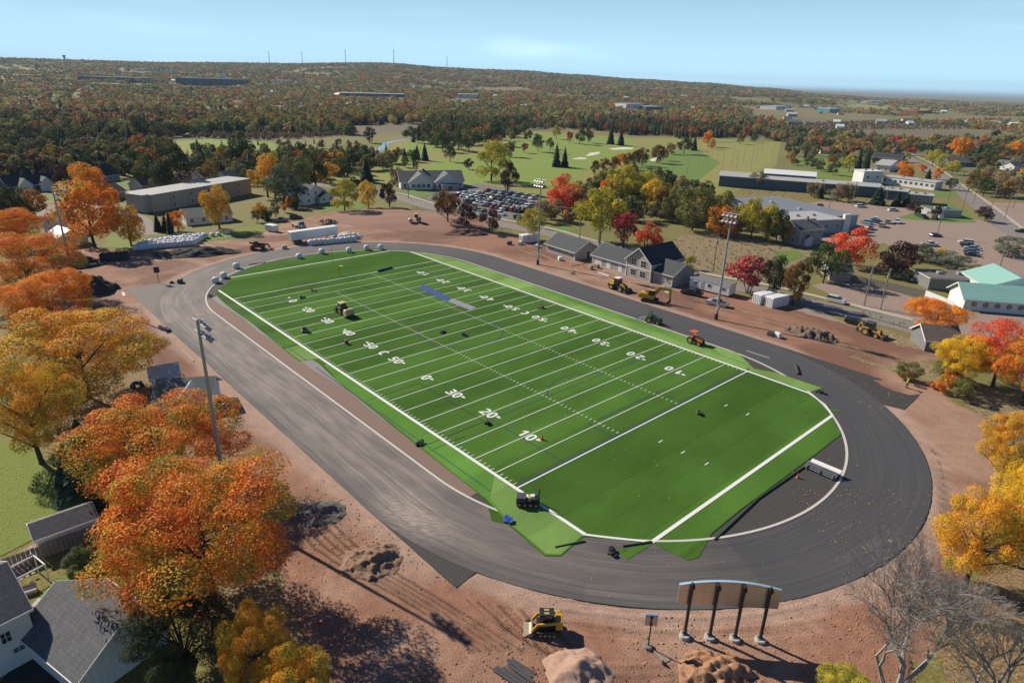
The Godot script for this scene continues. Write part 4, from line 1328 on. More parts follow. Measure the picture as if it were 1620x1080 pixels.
# leafless tree: branches fork again and again into fine twigs
func bare_tree(at: Vector3, h: float, spread: float, depth: int, sd: int, label: String, m: Material) -> Node3D:
	var r := RandomNumberGenerator.new()
	r.seed = sd
	var o := thing("bare_tree", label, "tree", at)
	var st := mb()
	var tw := mb()
	var stems := [[Vector3(0, -0.1, 0), Vector3(0.05, 1, 0.02), h * 0.3, h * 0.022, 0], [Vector3(0.3, -0.1, 0.2), Vector3(0.4, 1, -0.1), h * 0.28, h * 0.017, 0], [Vector3(-0.2, -0.1, -0.2), Vector3(-0.3, 1, -0.35), h * 0.28, h * 0.016, 0]]
	while stems:
		var s: Array = stems.pop_back()
		var d: Vector3 = s[1].normalized()
		var end: Vector3 = s[0] + d * s[2]
		var bend: Vector3 = s[0] + d * s[2] * 0.5 + Vector3(r.randf_range(-1, 1), r.randf_range(-0.3, 0.6), r.randf_range(-1, 1)) * s[2] * 0.07
		tube(st if s[4] < 3 else tw, [s[0], bend, end], [s[3], s[3] * 0.85, s[3] * 0.62], 6 if s[4] < 2 else 4 if s[4] < 4 else 3, false)
		if s[4] >= depth:
			continue
		var n := 2 if s[4] < 1 else 3
		for i in n:
			var k := (d + Vector3(r.randf_range(-1, 1), r.randf_range(-0.35, 0.55), r.randf_range(-1, 1)) * (0.62 * spread)).normalized()
			stems.append([bend.lerp(end, r.randf_range(0.3, 1.0)) if i else end, k, s[2] * r.randf_range(0.62, 0.86), maxf(s[3] * r.randf_range(0.5, 0.68), 0.008), s[4] + 1])
	part("trunk", done(st), m, o)
	tag(part("twigs", done(tw), m, o), "", "", "", "stuff")
	return o


# many trees that read as one mass
func wood(called: String, label: String, spots: Array, meshes: Array) -> void:
	# spots: [x, y, z, height, width, mesh index, colour]
	var by := {}
	for s in spots:
		if not by.has(s[5]):
			by[s[5]] = []
		by[s[5]].append(s)
	var root := Node3D.new()
	root.name = numbered(called)
	add_child(root)
	tag(root, label, "woodland", "", "stuff")
	for i in by:
		var mm := MultiMesh.new()
		mm.transform_format = MultiMesh.TRANSFORM_3D
		mm.use_colors = true
		mm.mesh = meshes[i]
		mm.instance_count = by[i].size()
		for k in by[i].size():
			var s: Array = by[i][k]
			var b := Basis(Vector3.UP, rng.randf() * TAU).scaled(Vector3(s[4], s[3], s[4]))
			mm.set_instance_transform(k, Transform3D(b, Vector3(s[0], s[1], s[2])))
			mm.set_instance_color(k, s[6])
		var o := MultiMeshInstance3D.new()
		o.name = "tree_mass"
		o.multimesh = mm
		o.material_override = leaves_material()
		root.add_child(o, true)
		o.set_meta("kind", "stuff")


func plain_crown(level: int, variant: int, cone: bool) -> ArrayMesh:
	return spruce_crown(level, variant, "white") if cone else broad_crown("white", level, variant)


const FAR_TONES := [Color(0.149, 0.184, 0.069), Color(0.196, 0.218, 0.0747), Color(0.253, 0.253, 0.092), Color(0.345, 0.23, 0.109), Color(0.31, 0.299, 0.103), Color(0.437, 0.265, 0.103), Color(0.414, 0.356, 0.115), Color(0.437, 0.172, 0.0862), Color(0.322, 0.253, 0.161)]
const NEEDLES := [Color(0.06, 0.09, 0.045), Color(0.075, 0.1, 0.05), Color(0.05, 0.08, 0.045)]


func make_far_woods() -> void:
	var meshes := [plain_crown(3, 0, false), plain_crown(3, 1, false), plain_crown(3, 0, true), plain_crown(2, 0, false), plain_crown(2, 1, false), plain_crown(2, 0, true)]
	var r := RandomNumberGenerator.new()
	r.seed = 21
	var spots := []
	var rad := 640.0
	while rad < 5300.0:
		var gap := 8.0 + rad / 190.0
		var az := -43.0
		var step := rad_to_deg(gap / rad)
		while az < 43.0:
			var a := deg_to_rad(az + r.randf_range(-0.5, 0.5) * step)
			var rr := rad + r.randf_range(-0.5, 0.5) * gap
			az += step
			var x := rr * sin(a)
			var z := -rr * cos(a)
			# clearings: fields, roads and works yards
			var open := nz.get_noise_2d(x * 0.11 + 800.0, z * 0.11)
			var flat := clampf((rad_to_deg(a) - 12.0) / 14.0, 0.0, 1.0) * clampf(2.0 - rr / 2200.0, 0.0, 1.0)
			var marsh := 1.0 if rr < 820.0 and rad_to_deg(a) > -22.0 else 0.0
			if open > 0.29 - flat * 0.42 - marsh * 0.25:
				continue
			var shut := false
			for c in clearings:
				if Vector2(x - c[0], z - c[1]).rotated(c[4]).abs() < Vector2(c[2], c[3]) and absf(Vector2(x - c[0], z - c[1]).rotated(c[4]).y) < c[3]:
					shut = true
					break
			if shut:
				continue
			var k := nz.get_noise_2d(x * 0.2, z * 0.2) * 0.5 + 0.5
			var fir := nz.get_noise_2d(x * 0.33 - 400.0, z * 0.33) > 0.1
			var tone: Color = FAR_TONES[clampi(int((k + r.randf_range(-0.38, 0.38)) * FAR_TONES.size()), 0, FAR_TONES.size() - 1)]
			var cone := (fir and r.randf() < 0.45) or r.randf() < 0.08
			if cone:
				tone = NEEDLES[r.randi() % 3]
			elif r.randf() < 0.035 and rr < 1600.0:
				tone = Color(0.5, 0.16, 0.03) if r.randf() < 0.6 else Color(0.42, 0.06, 0.03)
			tone = tone * r.randf_range(0.75, 1.25)
			var h := r.randf_range(7.0, 13.0) * (0.55 if flat > 0.4 and r.randf() < 0.5 else 1.0)
			var w := gap * r.randf_range(0.75, 1.2) * (0.7 if cone else 1.0)
			var near := 3 if rr < 1100.0 else 0
			spots.append([x, land(x, z) - 0.5, z, h * (1.25 if cone else 1.0), w, (2 if cone else r.randi() % 2) + near, tone])
		rad += gap
	wood("far_woodland", "autumn woodland covering the low hills out to the skyline", spots, meshes)


var clearings := []


# ================================================================= buildings
# local frame of a building: x runs along the front from A to B, y up, the back lies at negative z
func turn_of(a: Vector3, b: Vector3) -> float:
	return atan2(-(b.z - a.z), b.x - a.x)


func wing(o: Node3D, x0: float, z1: float, l: float, d: float, eave: float, rise: float, axis: String, wall: Material, roof: Material, over := 0.4, y0 := 0.0) -> Rect2:
	var x1 := x0 + l
	var z0 := z1 - d
	var st := mb()
	var c := [Vector3(x0, y0 - 0.1, z0), Vector3(x1, y0 - 0.1, z0), Vector3(x1, y0 - 0.1, z1), Vector3(x0, y0 - 0.1, z1)]
	for i in 4:
		var a: Vector3 = c[i]
		var b: Vector3 = c[(i + 1) % 4]
		quad(st, a, b, Vector3(b.x, eave, b.z), Vector3(a.x, eave, a.z))
	var xm := (x0 + x1) / 2
	var zm := (z0 + z1) / 2
	if rise > 0.0:
		if axis == "x":
			tri(st, Vector3(x0, eave, z1), Vector3(x0, eave, z0), Vector3(x0, eave + rise, zm))
			tri(st, Vector3(x1, eave, z0), Vector3(x1, eave, z1), Vector3(x1, eave + rise, zm))
		else:
			tri(st, Vector3(x1, eave, z1), Vector3(x0, eave, z1), Vector3(xm, eave + rise, z1))
			tri(st, Vector3(x0, eave, z0), Vector3(x1, eave, z0), Vector3(xm, eave + rise, z0))
	else:
		quad(st, Vector3(x0, eave, z0), Vector3(x1, eave, z0), Vector3(x1, eave, z1), Vector3(x0, eave, z1))
	part("wall", done(st), wall, o)
	var rf := mb()
	var trim := mb()
	if rise <= 0.0:
		box(rf, Vector3(xm, eave + 0.14, zm), Vector3(l + over, 0.24, d + over))
		box(trim, Vector3(xm, eave + 0.06, zm), Vector3(l + over + 0.08, 0.2, d + over + 0.08))
	else:
		var half := (d if axis == "x" else l) / 2
		var drop := rise / half * over
		for s in [-1.0, 1.0]:
			var p := []
			for y in [0.02, 0.2]:
				if axis == "x":
					var ze: float = zm + s * (half + over)
					var q := [Vector3(x0 - over, eave - drop + y, ze), Vector3(x1 + over, eave - drop + y, ze), Vector3(x1 + over, eave + rise + y, zm), Vector3(x0 - over, eave + rise + y, zm)]
					if s < 0: p.append_array(q)
					else: p.append_array([q[3], q[2], q[1], q[0]])
				else:
					var xe: float = xm + s * (half + over)
					var q := [Vector3(xe, eave - drop + y, z1 + over), Vector3(xe, eave - drop + y, z0 - over), Vector3(xm, eave + rise + y, z0 - over), Vector3(xm, eave + rise + y, z1 + over)]
					if s < 0: p.append_array(q)
					else: p.append_array([q[3], q[2], q[1], q[0]])
			hexa(rf, p)
			if axis == "x":
				box(trim, Vector3(xm, eave - drop + 0.05, zm + s * (half + over + 0.04)), Vector3(l + over * 2, 0.24, 0.07))
				for e in [x0 - over - 0.04, x1 + over + 0.04]:
					beam(trim, Vector3(e, eave - drop + 0.03, zm + s * (half + over)), Vector3(e, eave + rise + 0.03, zm), 0.07, 0.26)
			else:
				box(trim, Vector3(xm + s * (half + over + 0.04), eave - drop + 0.05, zm), Vector3(0.07, 0.24, d + over * 2))
				for e in [z0 - over - 0.04, z1 + over + 0.04]:
					beam(trim, Vector3(xm + s * (half + over), eave - drop + 0.03, e), Vector3(xm, eave + rise + 0.03, e), 0.07, 0.26)
	part("roof", done(rf), roof, o)
	part("fascia", done(trim), M.white, o)
	return Rect2(x0, z0, l, d)


# square-cut beam from a to b
func beam(st: SurfaceTool, a: Vector3, b: Vector3, w: float, h: float) -> void:
	var d := (b - a).normalized()
	var side := d.cross(Vector3.UP).normalized()
	if side.length() < 0.1:
		side = Vector3.RIGHT
	var up := side.cross(d).normalized()
	var p := []
	for y in [-h / 2, h / 2]:
		p.append_array([a - side * w / 2 + up * y, b - side * w / 2 + up * y, b + side * w / 2 + up * y, a + side * w / 2 + up * y])
	hexa(st, p)


var cached := {}
func cube_mesh(s: Vector3) -> Mesh:
	var key := "%.2f_%.2f_%.2f" % [s.x, s.y, s.z]
	if not cached.has(key):
		var st := mb()
		box(st, Vector3.ZERO, s)
		cached[key] = done(st)
	return cached[key]


# opening on a face of a wing: f front, b back, l left end, r right end; s metres along it
func opening(o: Node3D, r: Rect2, face: String, s: float, y: float, w: float, h: float, called := "window", fill: Material = null, frame: Material = null) -> void:
	var p := Vector3.ZERO
	var turn := 0.0
	match face:
		"f": p = Vector3(r.position.x + s, y, r.end.y)
		"b":
			p = Vector3(r.end.x - s, y, r.position.y)
			turn = PI
		"r":
			p = Vector3(r.end.x, y, r.end.y - s)
			turn = PI / 2
		"l":
			p = Vector3(r.position.x, y, r.position.y + s)
			turn = -PI / 2
	var fr := part(called, cube_mesh(Vector3(w + 0.22, h + 0.22, 0.1)), frame if frame else M.white, o, p, Vector3(0, turn, 0))
	var inner: Material = fill if fill else M.glass
	if called == "window":
		var n := 2 if w < 1.7 else int(w / 0.8)
		for i in n:
			var pw := w / n - 0.06
			part("pane", cube_mesh(Vector3(pw, h / 2 - 0.05, 0.12)), inner, fr, Vector3((i + 0.5) * w / n - w / 2, h / 4, 0))
			part("pane", cube_mesh(Vector3(pw, h / 2 - 0.05, 0.12)), inner, fr, Vector3((i + 0.5) * w / n - w / 2, -h / 4, 0))
	else:
		part("leaf", cube_mesh(Vector3(w, h, 0.12)), inner, fr)


func building(called: String, label: String, a: Vector3, b: Vector3, category := "house") -> Node3D:
	return thing(called, label, category, a, turn_of(a, b))


func length_of(a: Vector3, b: Vector3) -> float:
	return Vector2(a.x - b.x, a.z - b.z).length()


# plain gabled house with a few windows on the two faces that show
func cottage(called: String, label: String, a: Vector3, b: Vector3, d: float, eave: float, rise: float, axis: String, wall: Material, roof: Material, group := "") -> Node3D:
	var o := building(called, label, a, b)
	if group: o.set_meta("group", group)
	var l := length_of(a, b)
	var r := wing(o, 0, 0, l, d, eave, rise, axis, wall, roof)
	var rows := 2 if eave > 4.5 else 1
	for k in rows:
		var y := 1.6 + k * 2.7
		var n := maxi(2, int(l / 3.2))
		for i in n:
			if i == n / 2 and k == 0:
				opening(o, r, "f", (i + 0.5) * l / n, 1.1, 0.95, 2.0, "door", M.mid_grey)
			else:
				opening(o, r, "f", (i + 0.5) * l / n, y, 1.0, 1.2)
		for face in ["l", "r"]:
			for i in 2:
				opening(o, r, face, (i + 0.5) * d / 2, y, 0.9, 1.2)
	if l > 8.0:
		bit(o, "chimney", M.brick, Vector3(l * 0.65, eave + rise + 0.3, -d * 0.45), Vector3(0.7, 1.8, 0.7))
	return o


# low flat-roofed building
func hall(called: String, label: String, a: Vector3, b: Vector3, d: float, h: float, wall: Material, roof: Material, windows := 0, category := "building") -> Node3D:
	var o := building(called, label, a, b, category)
	var l := length_of(a, b)
	var r := wing(o, 0, 0, l, d, h, 0.0, "x", wall, roof, 0.5)
	for i in windows:
		opening(o, r, "f", (i + 0.5) * l / windows, h * 0.55, minf(1.6, l / windows * 0.6), 1.3)
	for i in 2:
		bit(o, "roof_vent", M.galvanised, Vector3(l * (0.3 + 0.35 * i), h + 0.55, -d * 0.5), Vector3(1.4, 0.8, 1.2))
	return o


# ================================================================= vehicles
func wheel(o: Node3D, p: Vector3, r: float, w: float, rim: Material, turn := 0.0) -> void:
	var key := "wheel_%.2f_%.2f" % [r, w]
	if not cached.has(key):
		var st := mb()
		var n := 16
		for i in n:
			var a := TAU * i / n
			var b := TAU * (i + 1) / n
			var prof := [[r * 0.6, -w / 2], [r * 0.94, -w / 2], [r, -w * 0.36], [r, w * 0.36], [r * 0.94, w / 2], [r * 0.6, w / 2]]
			for k in 5:
				var q: Array = prof[k]
				var t: Array = prof[k + 1]
				quad(st, Vector3(cos(a) * q[0], sin(a) * q[0], q[1]), Vector3(cos(b) * q[0], sin(b) * q[0], q[1]), Vector3(cos(b) * t[0], sin(b) * t[0], t[1]), Vector3(cos(a) * t[0], sin(a) * t[0], t[1]))
		cached[key] = done(st)
		var rm := mb()
		tube(rm, [Vector3(0, 0, -w * 0.42), Vector3(0, 0, w * 0.42)], [r * 0.62, r * 0.62], 12)
		cached[key + "rim"] = done(rm)
	var t := part("wheel", cached[key], M.rubber, o, p, Vector3(0, turn, 0))
	part("rim", cached[key + "rim"], rim, t)


var cars := {}
const PAINT := {
	"white": Color(0.75, 0.76, 0.77), "silver": Color(0.42, 0.44, 0.46), "grey": Color(0.14, 0.145, 0.155), "black": Color(0.014, 0.014, 0.016), "blue": Color(0.03, 0.08, 0.2), "red": Color(0.3, 0.02, 0.025), "dark blue": Color(0.015, 0.03, 0.07), "dark green": Color(0.02, 0.05, 0.03), "pale blue": Color(0.2, 0.33, 0.42), "tan": Color(0.36, 0.3, 0.22),
}


func paint(c: String) -> StandardMaterial3D:
	var key := "paint_" + c.replace(" ", "_")
	if not M.has(key):
		var m := mat(key, PAINT[c], 0.35, 0.15, "grain", 3.0)
		m.clearcoat_enabled = true
		m.clearcoat = 0.6
		m.clearcoat_roughness = 0.08
	return M[key]


# nose points along +x
func car(kind: String, c: String, at: Vector3, turn: float, label: String, group := "") -> Node3D:
	var o := thing({"sedan": "saloon_car", "suv": "sport_utility_car", "pickup": "pickup_truck", "van": "van"}[kind], label, {"sedan": "car", "suv": "car", "pickup": "pickup truck", "van": "van"}[kind], at, turn, group)
	if not cars.has(kind):
		var b := mb()
		var g := mb()
		var t := mb()
		match kind:
			"sedan":
				extrude(b, [Vector2(-2.28, 0.3), Vector2(-2.34, 0.72), Vector2(-2.2, 0.95), Vector2(-1.35, 1.0), Vector2(1.05, 0.96), Vector2(2.05, 0.82), Vector2(2.3, 0.65), Vector2(2.3, 0.3), Vector2(1.8, 0.2), Vector2(-1.8, 0.2)], 1.78)
				box(g, Vector3(-0.25, 1.19, 0), Vector3(2.75, 0.44, 1.62), Vector3.ZERO, Vector2(0.55, 0.8), Vector2(-0.12, 0))
				cbox(t, Vector3(-0.37, 1.43, 0), Vector3(1.55, 0.07, 1.3), 0.03)
			"suv":
				extrude(b, [Vector2(-2.3, 0.36), Vector2(-2.36, 0.85), Vector2(-2.28, 1.1), Vector2(1.0, 1.1), Vector2(2.0, 0.98), Vector2(2.3, 0.78), Vector2(2.3, 0.36), Vector2(1.8, 0.25), Vector2(-1.8, 0.25)], 1.86)
				box(g, Vector3(-0.6, 1.38, 0), Vector3(3.3, 0.56, 1.74), Vector3.ZERO, Vector2(0.74, 0.82), Vector2(-0.18, 0))
				cbox(t, Vector3(-0.78, 1.68, 0), Vector3(2.45, 0.08, 1.46), 0.03)
			"van":
				extrude(b, [Vector2(-2.5, 0.36), Vector2(-2.55, 1.9), Vector2(-2.4, 2.05), Vector2(0.9, 2.05), Vector2(1.5, 1.25), Vector2(2.3, 1.0), Vector2(2.4, 0.36)], 1.9)
				box(g, Vector3(1.08, 1.62, 0), Vector3(0.9, 0.5, 1.93), Vector3.ZERO, Vector2(0.6, 0.9), Vector2(-0.28, 0))
				cbox(t, Vector3(-0.8, 2.07, 0), Vector3(3.0, 0.06, 1.7), 0.02)
			"pickup":
				extrude(b, [Vector2(-2.8, 0.5), Vector2(-2.85, 1.15), Vector2(-2.75, 1.15), Vector2(-2.72, 0.8), Vector2(-0.95, 0.8), Vector2(-0.93, 1.18), Vector2(1.25, 1.16), Vector2(2.5, 1.06), Vector2(2.75, 0.85), Vector2(2.75, 0.45), Vector2(2.2, 0.35), Vector2(-2.3, 0.35)], 1.92)
				for s in [-0.92, 0.92]:
					box(b, Vector3(-1.85, 0.98, s), Vector3(1.95, 0.36, 0.1))
				box(g, Vector3(0.15, 1.45, 0), Vector3(2.15, 0.58, 1.78), Vector3.ZERO, Vector2(0.68, 0.82), Vector2(-0.12, 0))
				cbox(t, Vector3(0.03, 1.76, 0), Vector3(1.5, 0.08, 1.48), 0.03)
		cars[kind] = [done(b), done(g), done(t)]
	var p := paint(c)
	part("body", cars[kind][0], p, o)
	part("windows", cars[kind][1], M.car_glass, o)
	part("roof", cars[kind][2], p, o)
	var big := kind in ["pickup", "van"]
	var wr := 0.4 if big else 0.34
	for x in [-1.75 if big else -1.4, 1.8 if big else 1.42]:
		for z in [-0.8, 0.8]:
			wheel(o, Vector3(x, wr, z), wr, 0.24, M.steel)
	for z in [-0.62, 0.62]:
		part("headlight", cube_mesh(Vector3(0.08, 0.16, 0.36)), M.white, o, Vector3(2.7 if kind == "pickup" else 2.27, 0.72, z))
		part("tail_light", cube_mesh(Vector3(0.08, 0.2, 0.3)), M.red, o, Vector3(-2.82 if kind == "pickup" else -2.32 if kind != "van" else -2.52, 0.85, z))
	return o


# ================================================================= machines (noses along +x)
func wheel_loader(at: Vector3, turn: float) -> void:
	var o := thing("wheel_loader", "yellow wheel loader with white cab roof and lowered bucket beside the blacktop", "wheel loader", at, turn)
	for x in [-1.55, 1.55]:
		for z in [-1.0, 1.0]:
			wheel(o, Vector3(x, 0.78, z), 0.78, 0.6, M.dull_yellow)
	bit(o, "engine_cover", M.cat_yellow, Vector3(-1.9, 1.75, 0), Vector3(2.0, 1.1, 1.8), Vector3.ZERO, Vector2(0.92, 0.85))
	bit(o, "counterweight", M.cat_yellow, Vector3(-2.9, 1.2, 0), Vector3(0.5, 1.0, 2.2))
	bit(o, "chassis", M.dark_grey, Vector3(0, 1.0, 0), Vector3(4.6, 0.6, 1.1))
	for z in [-1.05, 1.05]:
		bit(o, "fender", M.cat_yellow, Vector3(-1.5, 1.66, z), Vector3(1.5, 0.1, 0.7))
	var cab := bit(o, "cab", M.car_glass, Vector3(-0.25, 2.45, 0), Vector3(1.5, 1.5, 1.5), Vector3.ZERO, Vector2(0.9, 0.9))
	for x in [-0.7, 0.7]:
		for z in [-0.72, 0.72]:
			part("post", cube_mesh(Vector3(0.1, 1.5, 0.1)), M.black, cab, Vector3(x, 0, z))
	bit(o, "cab_roof", M.white, Vector3(-0.25, 3.27, 0), Vector3(1.7, 0.18, 1.7))
	for z in [-0.5, 0.5]:
		var st := mb()
		beam(st, Vector3(0.9, 2.0, z), Vector3(2.4, 1.5, z), 0.22, 0.4)
		beam(st, Vector3(2.4, 1.5, z), Vector3(3.1, 0.6, z), 0.2, 0.34)
		part("lift_arm", done(st), M.cat_yellow, o)
		bar(o, "hydraulic_ram", M.steel, Vector3(0.8, 1.2, z), Vector3(2.3, 1.4, z), 0.08)
	bit(o, "front_frame", M.cat_yellow, Vector3(1.4, 1.45, 0), Vector3(1.1, 1.1, 0.9))
	var bk := mb()
	extrude(bk, [Vector2(3.0, 0.1), Vector2(2.95, 1.15), Vector2(3.05, 1.2), Vector2(3.15, 0.35), Vector2(3.5, 0.18), Vector2(4.3, 0.12), Vector2(4.3, 0.04), Vector2(3.2, 0.03)], 2.7)
	for z in [-1.36, 1.36]:
		var q := [Vector3(3.0, 0.06, z), Vector3(3.0, 1.15, z), Vector3(4.25, 0.1, z)]
		tri(bk, q[0], q[1], q[2])
	part("bucket", done(bk), M.dark_grey, o)
	bar(o, "exhaust", M.black, Vector3(-1.7, 2.2, 0.4), Vector3(-1.7, 3.0, 0.4), 0.07)


func excavator(at: Vector3, turn: float) -> void:
	var o := thing("excavator", "bright yellow tracked excavator with its boom arched and bucket on the soil", "excavator", at, turn)
	for z in [-1.1, 1.1]:
		var st := mb()
		var prof := []
		for i in 16:
			var a := TAU * i / 16.0
			prof.append(Vector2(cos(a) * 0.42 + (1.5 if cos(a) > 0 else -1.5), 0.44 + sin(a) * 0.42))
		extrude(st, prof, 0.62, Vector3(0, 0, z))
		var tr := part("track", done(st), M.rubber, o)
		for i in 6:
			bar(tr, "roller", M.dark_grey, Vector3(-1.4 + i * 0.56, 0.36, z - 0.33), Vector3(-1.4 + i * 0.56, 0.36, z + 0.33), 0.2)
	bit(o, "undercarriage", M.dark_grey, Vector3(0, 0.75, 0), Vector3(2.0, 0.5, 1.8))
	bit(o, "house", M.yellow, Vector3(-0.65, 1.5, 0), Vector3(3.5, 0.95, 2.5))
	bit(o, "engine_deck", M.yellow, Vector3(-1.5, 2.1, 0), Vector3(1.7, 0.35, 2.3))
	bit(o, "deck_hatch", M.dark_grey, Vector3(-1.0, 2.3, -0.4), Vector3(1.1, 0.08, 1.2))
	bit(o, "counterweight", M.yellow, Vector3(-2.4, 1.55, 0), Vector3(0.7, 0.95, 2.5), Vector3.ZERO, Vector2(0.8, 0.94))
	var cab := bit(o, "cab", M.car_glass, Vector3(0.55, 2.35, 0.75), Vector3(1.5, 1.6, 0.95), Vector3.ZERO, Vector2(0.85, 0.95))
	bit(o, "cab_roof", M.yellow, Vector3(0.5, 3.18, 0.75), Vector3(1.45, 0.12, 1.0))
	part("pillar", cube_mesh(Vector3(0.12, 1.6, 1.0)), M.yellow, cab, Vector3(-0.7, 0, 0))
	var bm := mb()
	beam(bm, Vector3(0.7, 1.7, -0.2), Vector3(2.4, 3.9, -0.2), 0.5, 0.75)
	beam(bm, Vector3(2.2, 3.85, -0.2), Vector3(5.0, 3.6, -0.2), 0.46, 0.6)
	part("boom", done(bm), M.yellow, o)
	var ar := mb()
	beam(ar, Vector3(4.8, 4.0, -0.2), Vector3(4.9, 1.3, -0.2), 0.4, 0.5)
	part("stick", done(ar), M.yellow, o)
	bar(o, "boom_ram", M.steel, Vector3(1.1, 1.7, -0.55), Vector3(2.6, 3.5, -0.55), 0.1)
	bar(o, "stick_ram", M.steel, Vector3(3.0, 4.25, -0.2), Vector3(4.8, 4.1, -0.2), 0.1)
	var bk := mb()
	extrude(bk, [Vector2(4.95, 1.35), Vector2(5.15, 0.75), Vector2(4.8, 0.12), Vector2(4.1, 0.08), Vector2(4.2, 0.45), Vector2(4.6, 0.95)], 1.05, Vector3(0, 0, -0.2))
	part("bucket", done(bk), M.dark_grey, o)


func farm_tractor(at: Vector3, turn: float, body: Material, roof: Material, called: String, label: String, s := 1.0) -> Node3D:
	var o := thing(called, label, "tractor", at, turn)
	for z in [-0.85, 0.85]:
		wheel(o, Vector3(-0.9, 0.85, z), 0.85, 0.5, M.dull_yellow)
		wheel(o, Vector3(1.35, 0.55, z * 0.9), 0.55, 0.36, M.dull_yellow)
	bit(o, "bonnet", body, Vector3(1.0, 1.3, 0), Vector3(1.9, 0.8, 0.85), Vector3.ZERO, Vector2(0.95, 0.8))
	bit(o, "chassis", M.dark_grey, Vector3(0.2, 0.8, 0), Vector3(3.0, 0.4, 0.6))
	for z in [-0.85, 0.85]:
		bit(o, "fender", body, Vector3(-0.85, 1.72, z), Vector3(1.2, 0.12, 0.5))
	bit(o, "grille", M.black, Vector3(1.96, 1.25, 0), Vector3(0.06, 0.6, 0.6))
	bar(o, "exhaust", M.black, Vector3(0.9, 1.6, 0.35), Vector3(0.9, 2.5, 0.35), 0.05)
	if roof:
		bit(o, "cab_roof", roof, Vector3(-0.55, 2.85, 0), Vector3(1.7, 0.16, 1.65))
	o.scale = Vector3.ONE * s
	return o


func tractor_cab(o: Node3D, body: Material) -> void:
	bit(o, "cab", M.car_glass, Vector3(-0.5, 2.1, 0), Vector3(1.45, 1.35, 1.45), Vector3.ZERO, Vector2(0.88, 0.88))
	for x in [-1.2, 0.2]:
		for z in [-0.7, 0.7]:
			bit(o, "cab_post", body, Vector3(x, 2.1, z), Vector3(0.1, 1.4, 0.1))


func open_canopy(o: Node3D) -> void:
	for z in [-0.6, 0.6]:
		bit(o, "canopy_post", M.black, Vector3(-1.1, 2.1, z), Vector3(0.08, 1.4, 0.08))
	bit(o, "seat", M.black, Vector3(-0.6, 1.5, 0), Vector3(0.6, 0.7, 0.6))
	bar(o, "steering_wheel", M.black, Vector3(0.1, 1.75, 0), Vector3(0.06, 1.85, 0), 0.2)


func skid_steer(at: Vector3, turn: float) -> void:
	var o := thing("track_loader", "yellow and black compact track loader with tan bucket on bare soil", "track loader", at, turn)
	for z in [-0.78, 0.78]:
		var st := mb()
		var prof := []
		for p in [[-1.25, 0.55], [-1.1, 0.2], [-0.85, 0.04], [0.75, 0.04], [1.0, 0.2], [1.0, 0.4], [-0.3, 0.78], [-0.8, 0.85], [-1.1, 0.78]]:
			prof.append(Vector2(p[0], p[1]))
		extrude(st, prof, 0.42, Vector3(0, 0, z))
		var tr := part("track", done(st), M.rubber, o)
		for i in 4:
			bar(tr, "roller", M.dull_yellow, Vector3(-0.75 + i * 0.45, 0.26, z - 0.22), Vector3(-0.75 + i * 0.45, 0.26, z + 0.22), 0.15)
	bit(o, "chassis", M.black, Vector3(-0.1, 0.85, 0), Vector3(2.3, 0.8, 1.1))
	bit(o, "engine_cover", M.cat_yellow, Vector3(-1.2, 1.35, 0), Vector3(0.7, 0.9, 1.6), Vector3.ZERO, Vector2(0.9, 0.9))
	bit(o, "cab", M.car_glass, Vector3(0.1, 1.75, 0), Vector3(1.35, 1.1, 1.0), Vector3.ZERO, Vector2(0.92, 0.95))
	var rf := bit(o, "cab_roof", M.black, Vector3(0.05, 2.34, 0), Vector3(1.45, 0.1, 1.1))
	for z in [-0.22, 0.22]:
		part("roof_light", cube_mesh(Vector3(0.5, 0.06, 0.26)), M.dull_yellow, rf, Vector3(0, 0.06, z))
	for z in [-0.72, 0.72]:
		var st := mb()
		beam(st, Vector3(-1.35, 1.75, z), Vector3(0.9, 1.35, z), 0.16, 0.26)
		beam(st, Vector3(0.85, 1.4, z), Vector3(1.45, 0.5, z), 0.16, 0.24)
		part("lift_arm", done(st), M.cat_yellow, o)
		bit(o, "tower", M.cat_yellow, Vector3(-1.3, 1.4, z), Vector3(0.35, 0.9, 0.2))
	var bk := mb()
	extrude(bk, [Vector2(1.35, 0.06), Vector2(1.35, 0.75), Vector2(1.43, 0.78), Vector2(1.5, 0.22), Vector2(1.7, 0.12), Vector2(2.25, 0.08), Vector2(2.25, 0.03)], 1.95)
	for z in [-0.98, 0.98]:
		tri(bk, Vector3(1.36, 0.05, z), Vector3(1.36, 0.76, z), Vector3(2.2, 0.07, z))
	part("bucket", done(bk), mat("worn_steel", Color(0.42, 0.33, 0.25), 0.5, 0.3), o)


func turf_machine(at: Vector3, turn: float) -> void:
	var o := thing("turf_utility_vehicle", "yellow and black multi-wheeled machine with tall lever on the touchline", "utility vehicle", at, turn)
	for i in 4:
		for z in [-0.6, 0.6]:
			wheel(o, Vector3(-1.1 + i * 0.72, 0.35, z), 0.35, 0.3, M.dull_yellow)
	bit(o, "chassis", M.black, Vector3(0, 0.62, 0), Vector3(3.0, 0.3, 1.2))
	bit(o, "cargo_box", M.dark_grey, Vector3(-0.85, 1.05, 0), Vector3(1.2, 0.6, 1.3), Vector3.ZERO, Vector2(1.05, 1.05))
	bit(o, "seat", M.dull_yellow, Vector3(0.2, 1.0, 0), Vector3(0.45, 0.6, 0.9))
	bit(o, "tank", M.white, Vector3(0.62, 1.15, -0.1), Vector3(0.5, 0.5, 0.6))
	bit(o, "console", M.black, Vector3(1.1, 0.95, 0), Vector3(0.4, 0.5, 1.1))
	bar(o, "roll_bar", M.black, Vector3(1.25, 0.8, 0.45), Vector3(1.45, 2.4, 0.45), 0.07)
	bar(o, "roll_bar", M.black, Vector3(1.25, 0.8, -0.45), Vector3(1.45, 2.1, -0.45), 0.07)


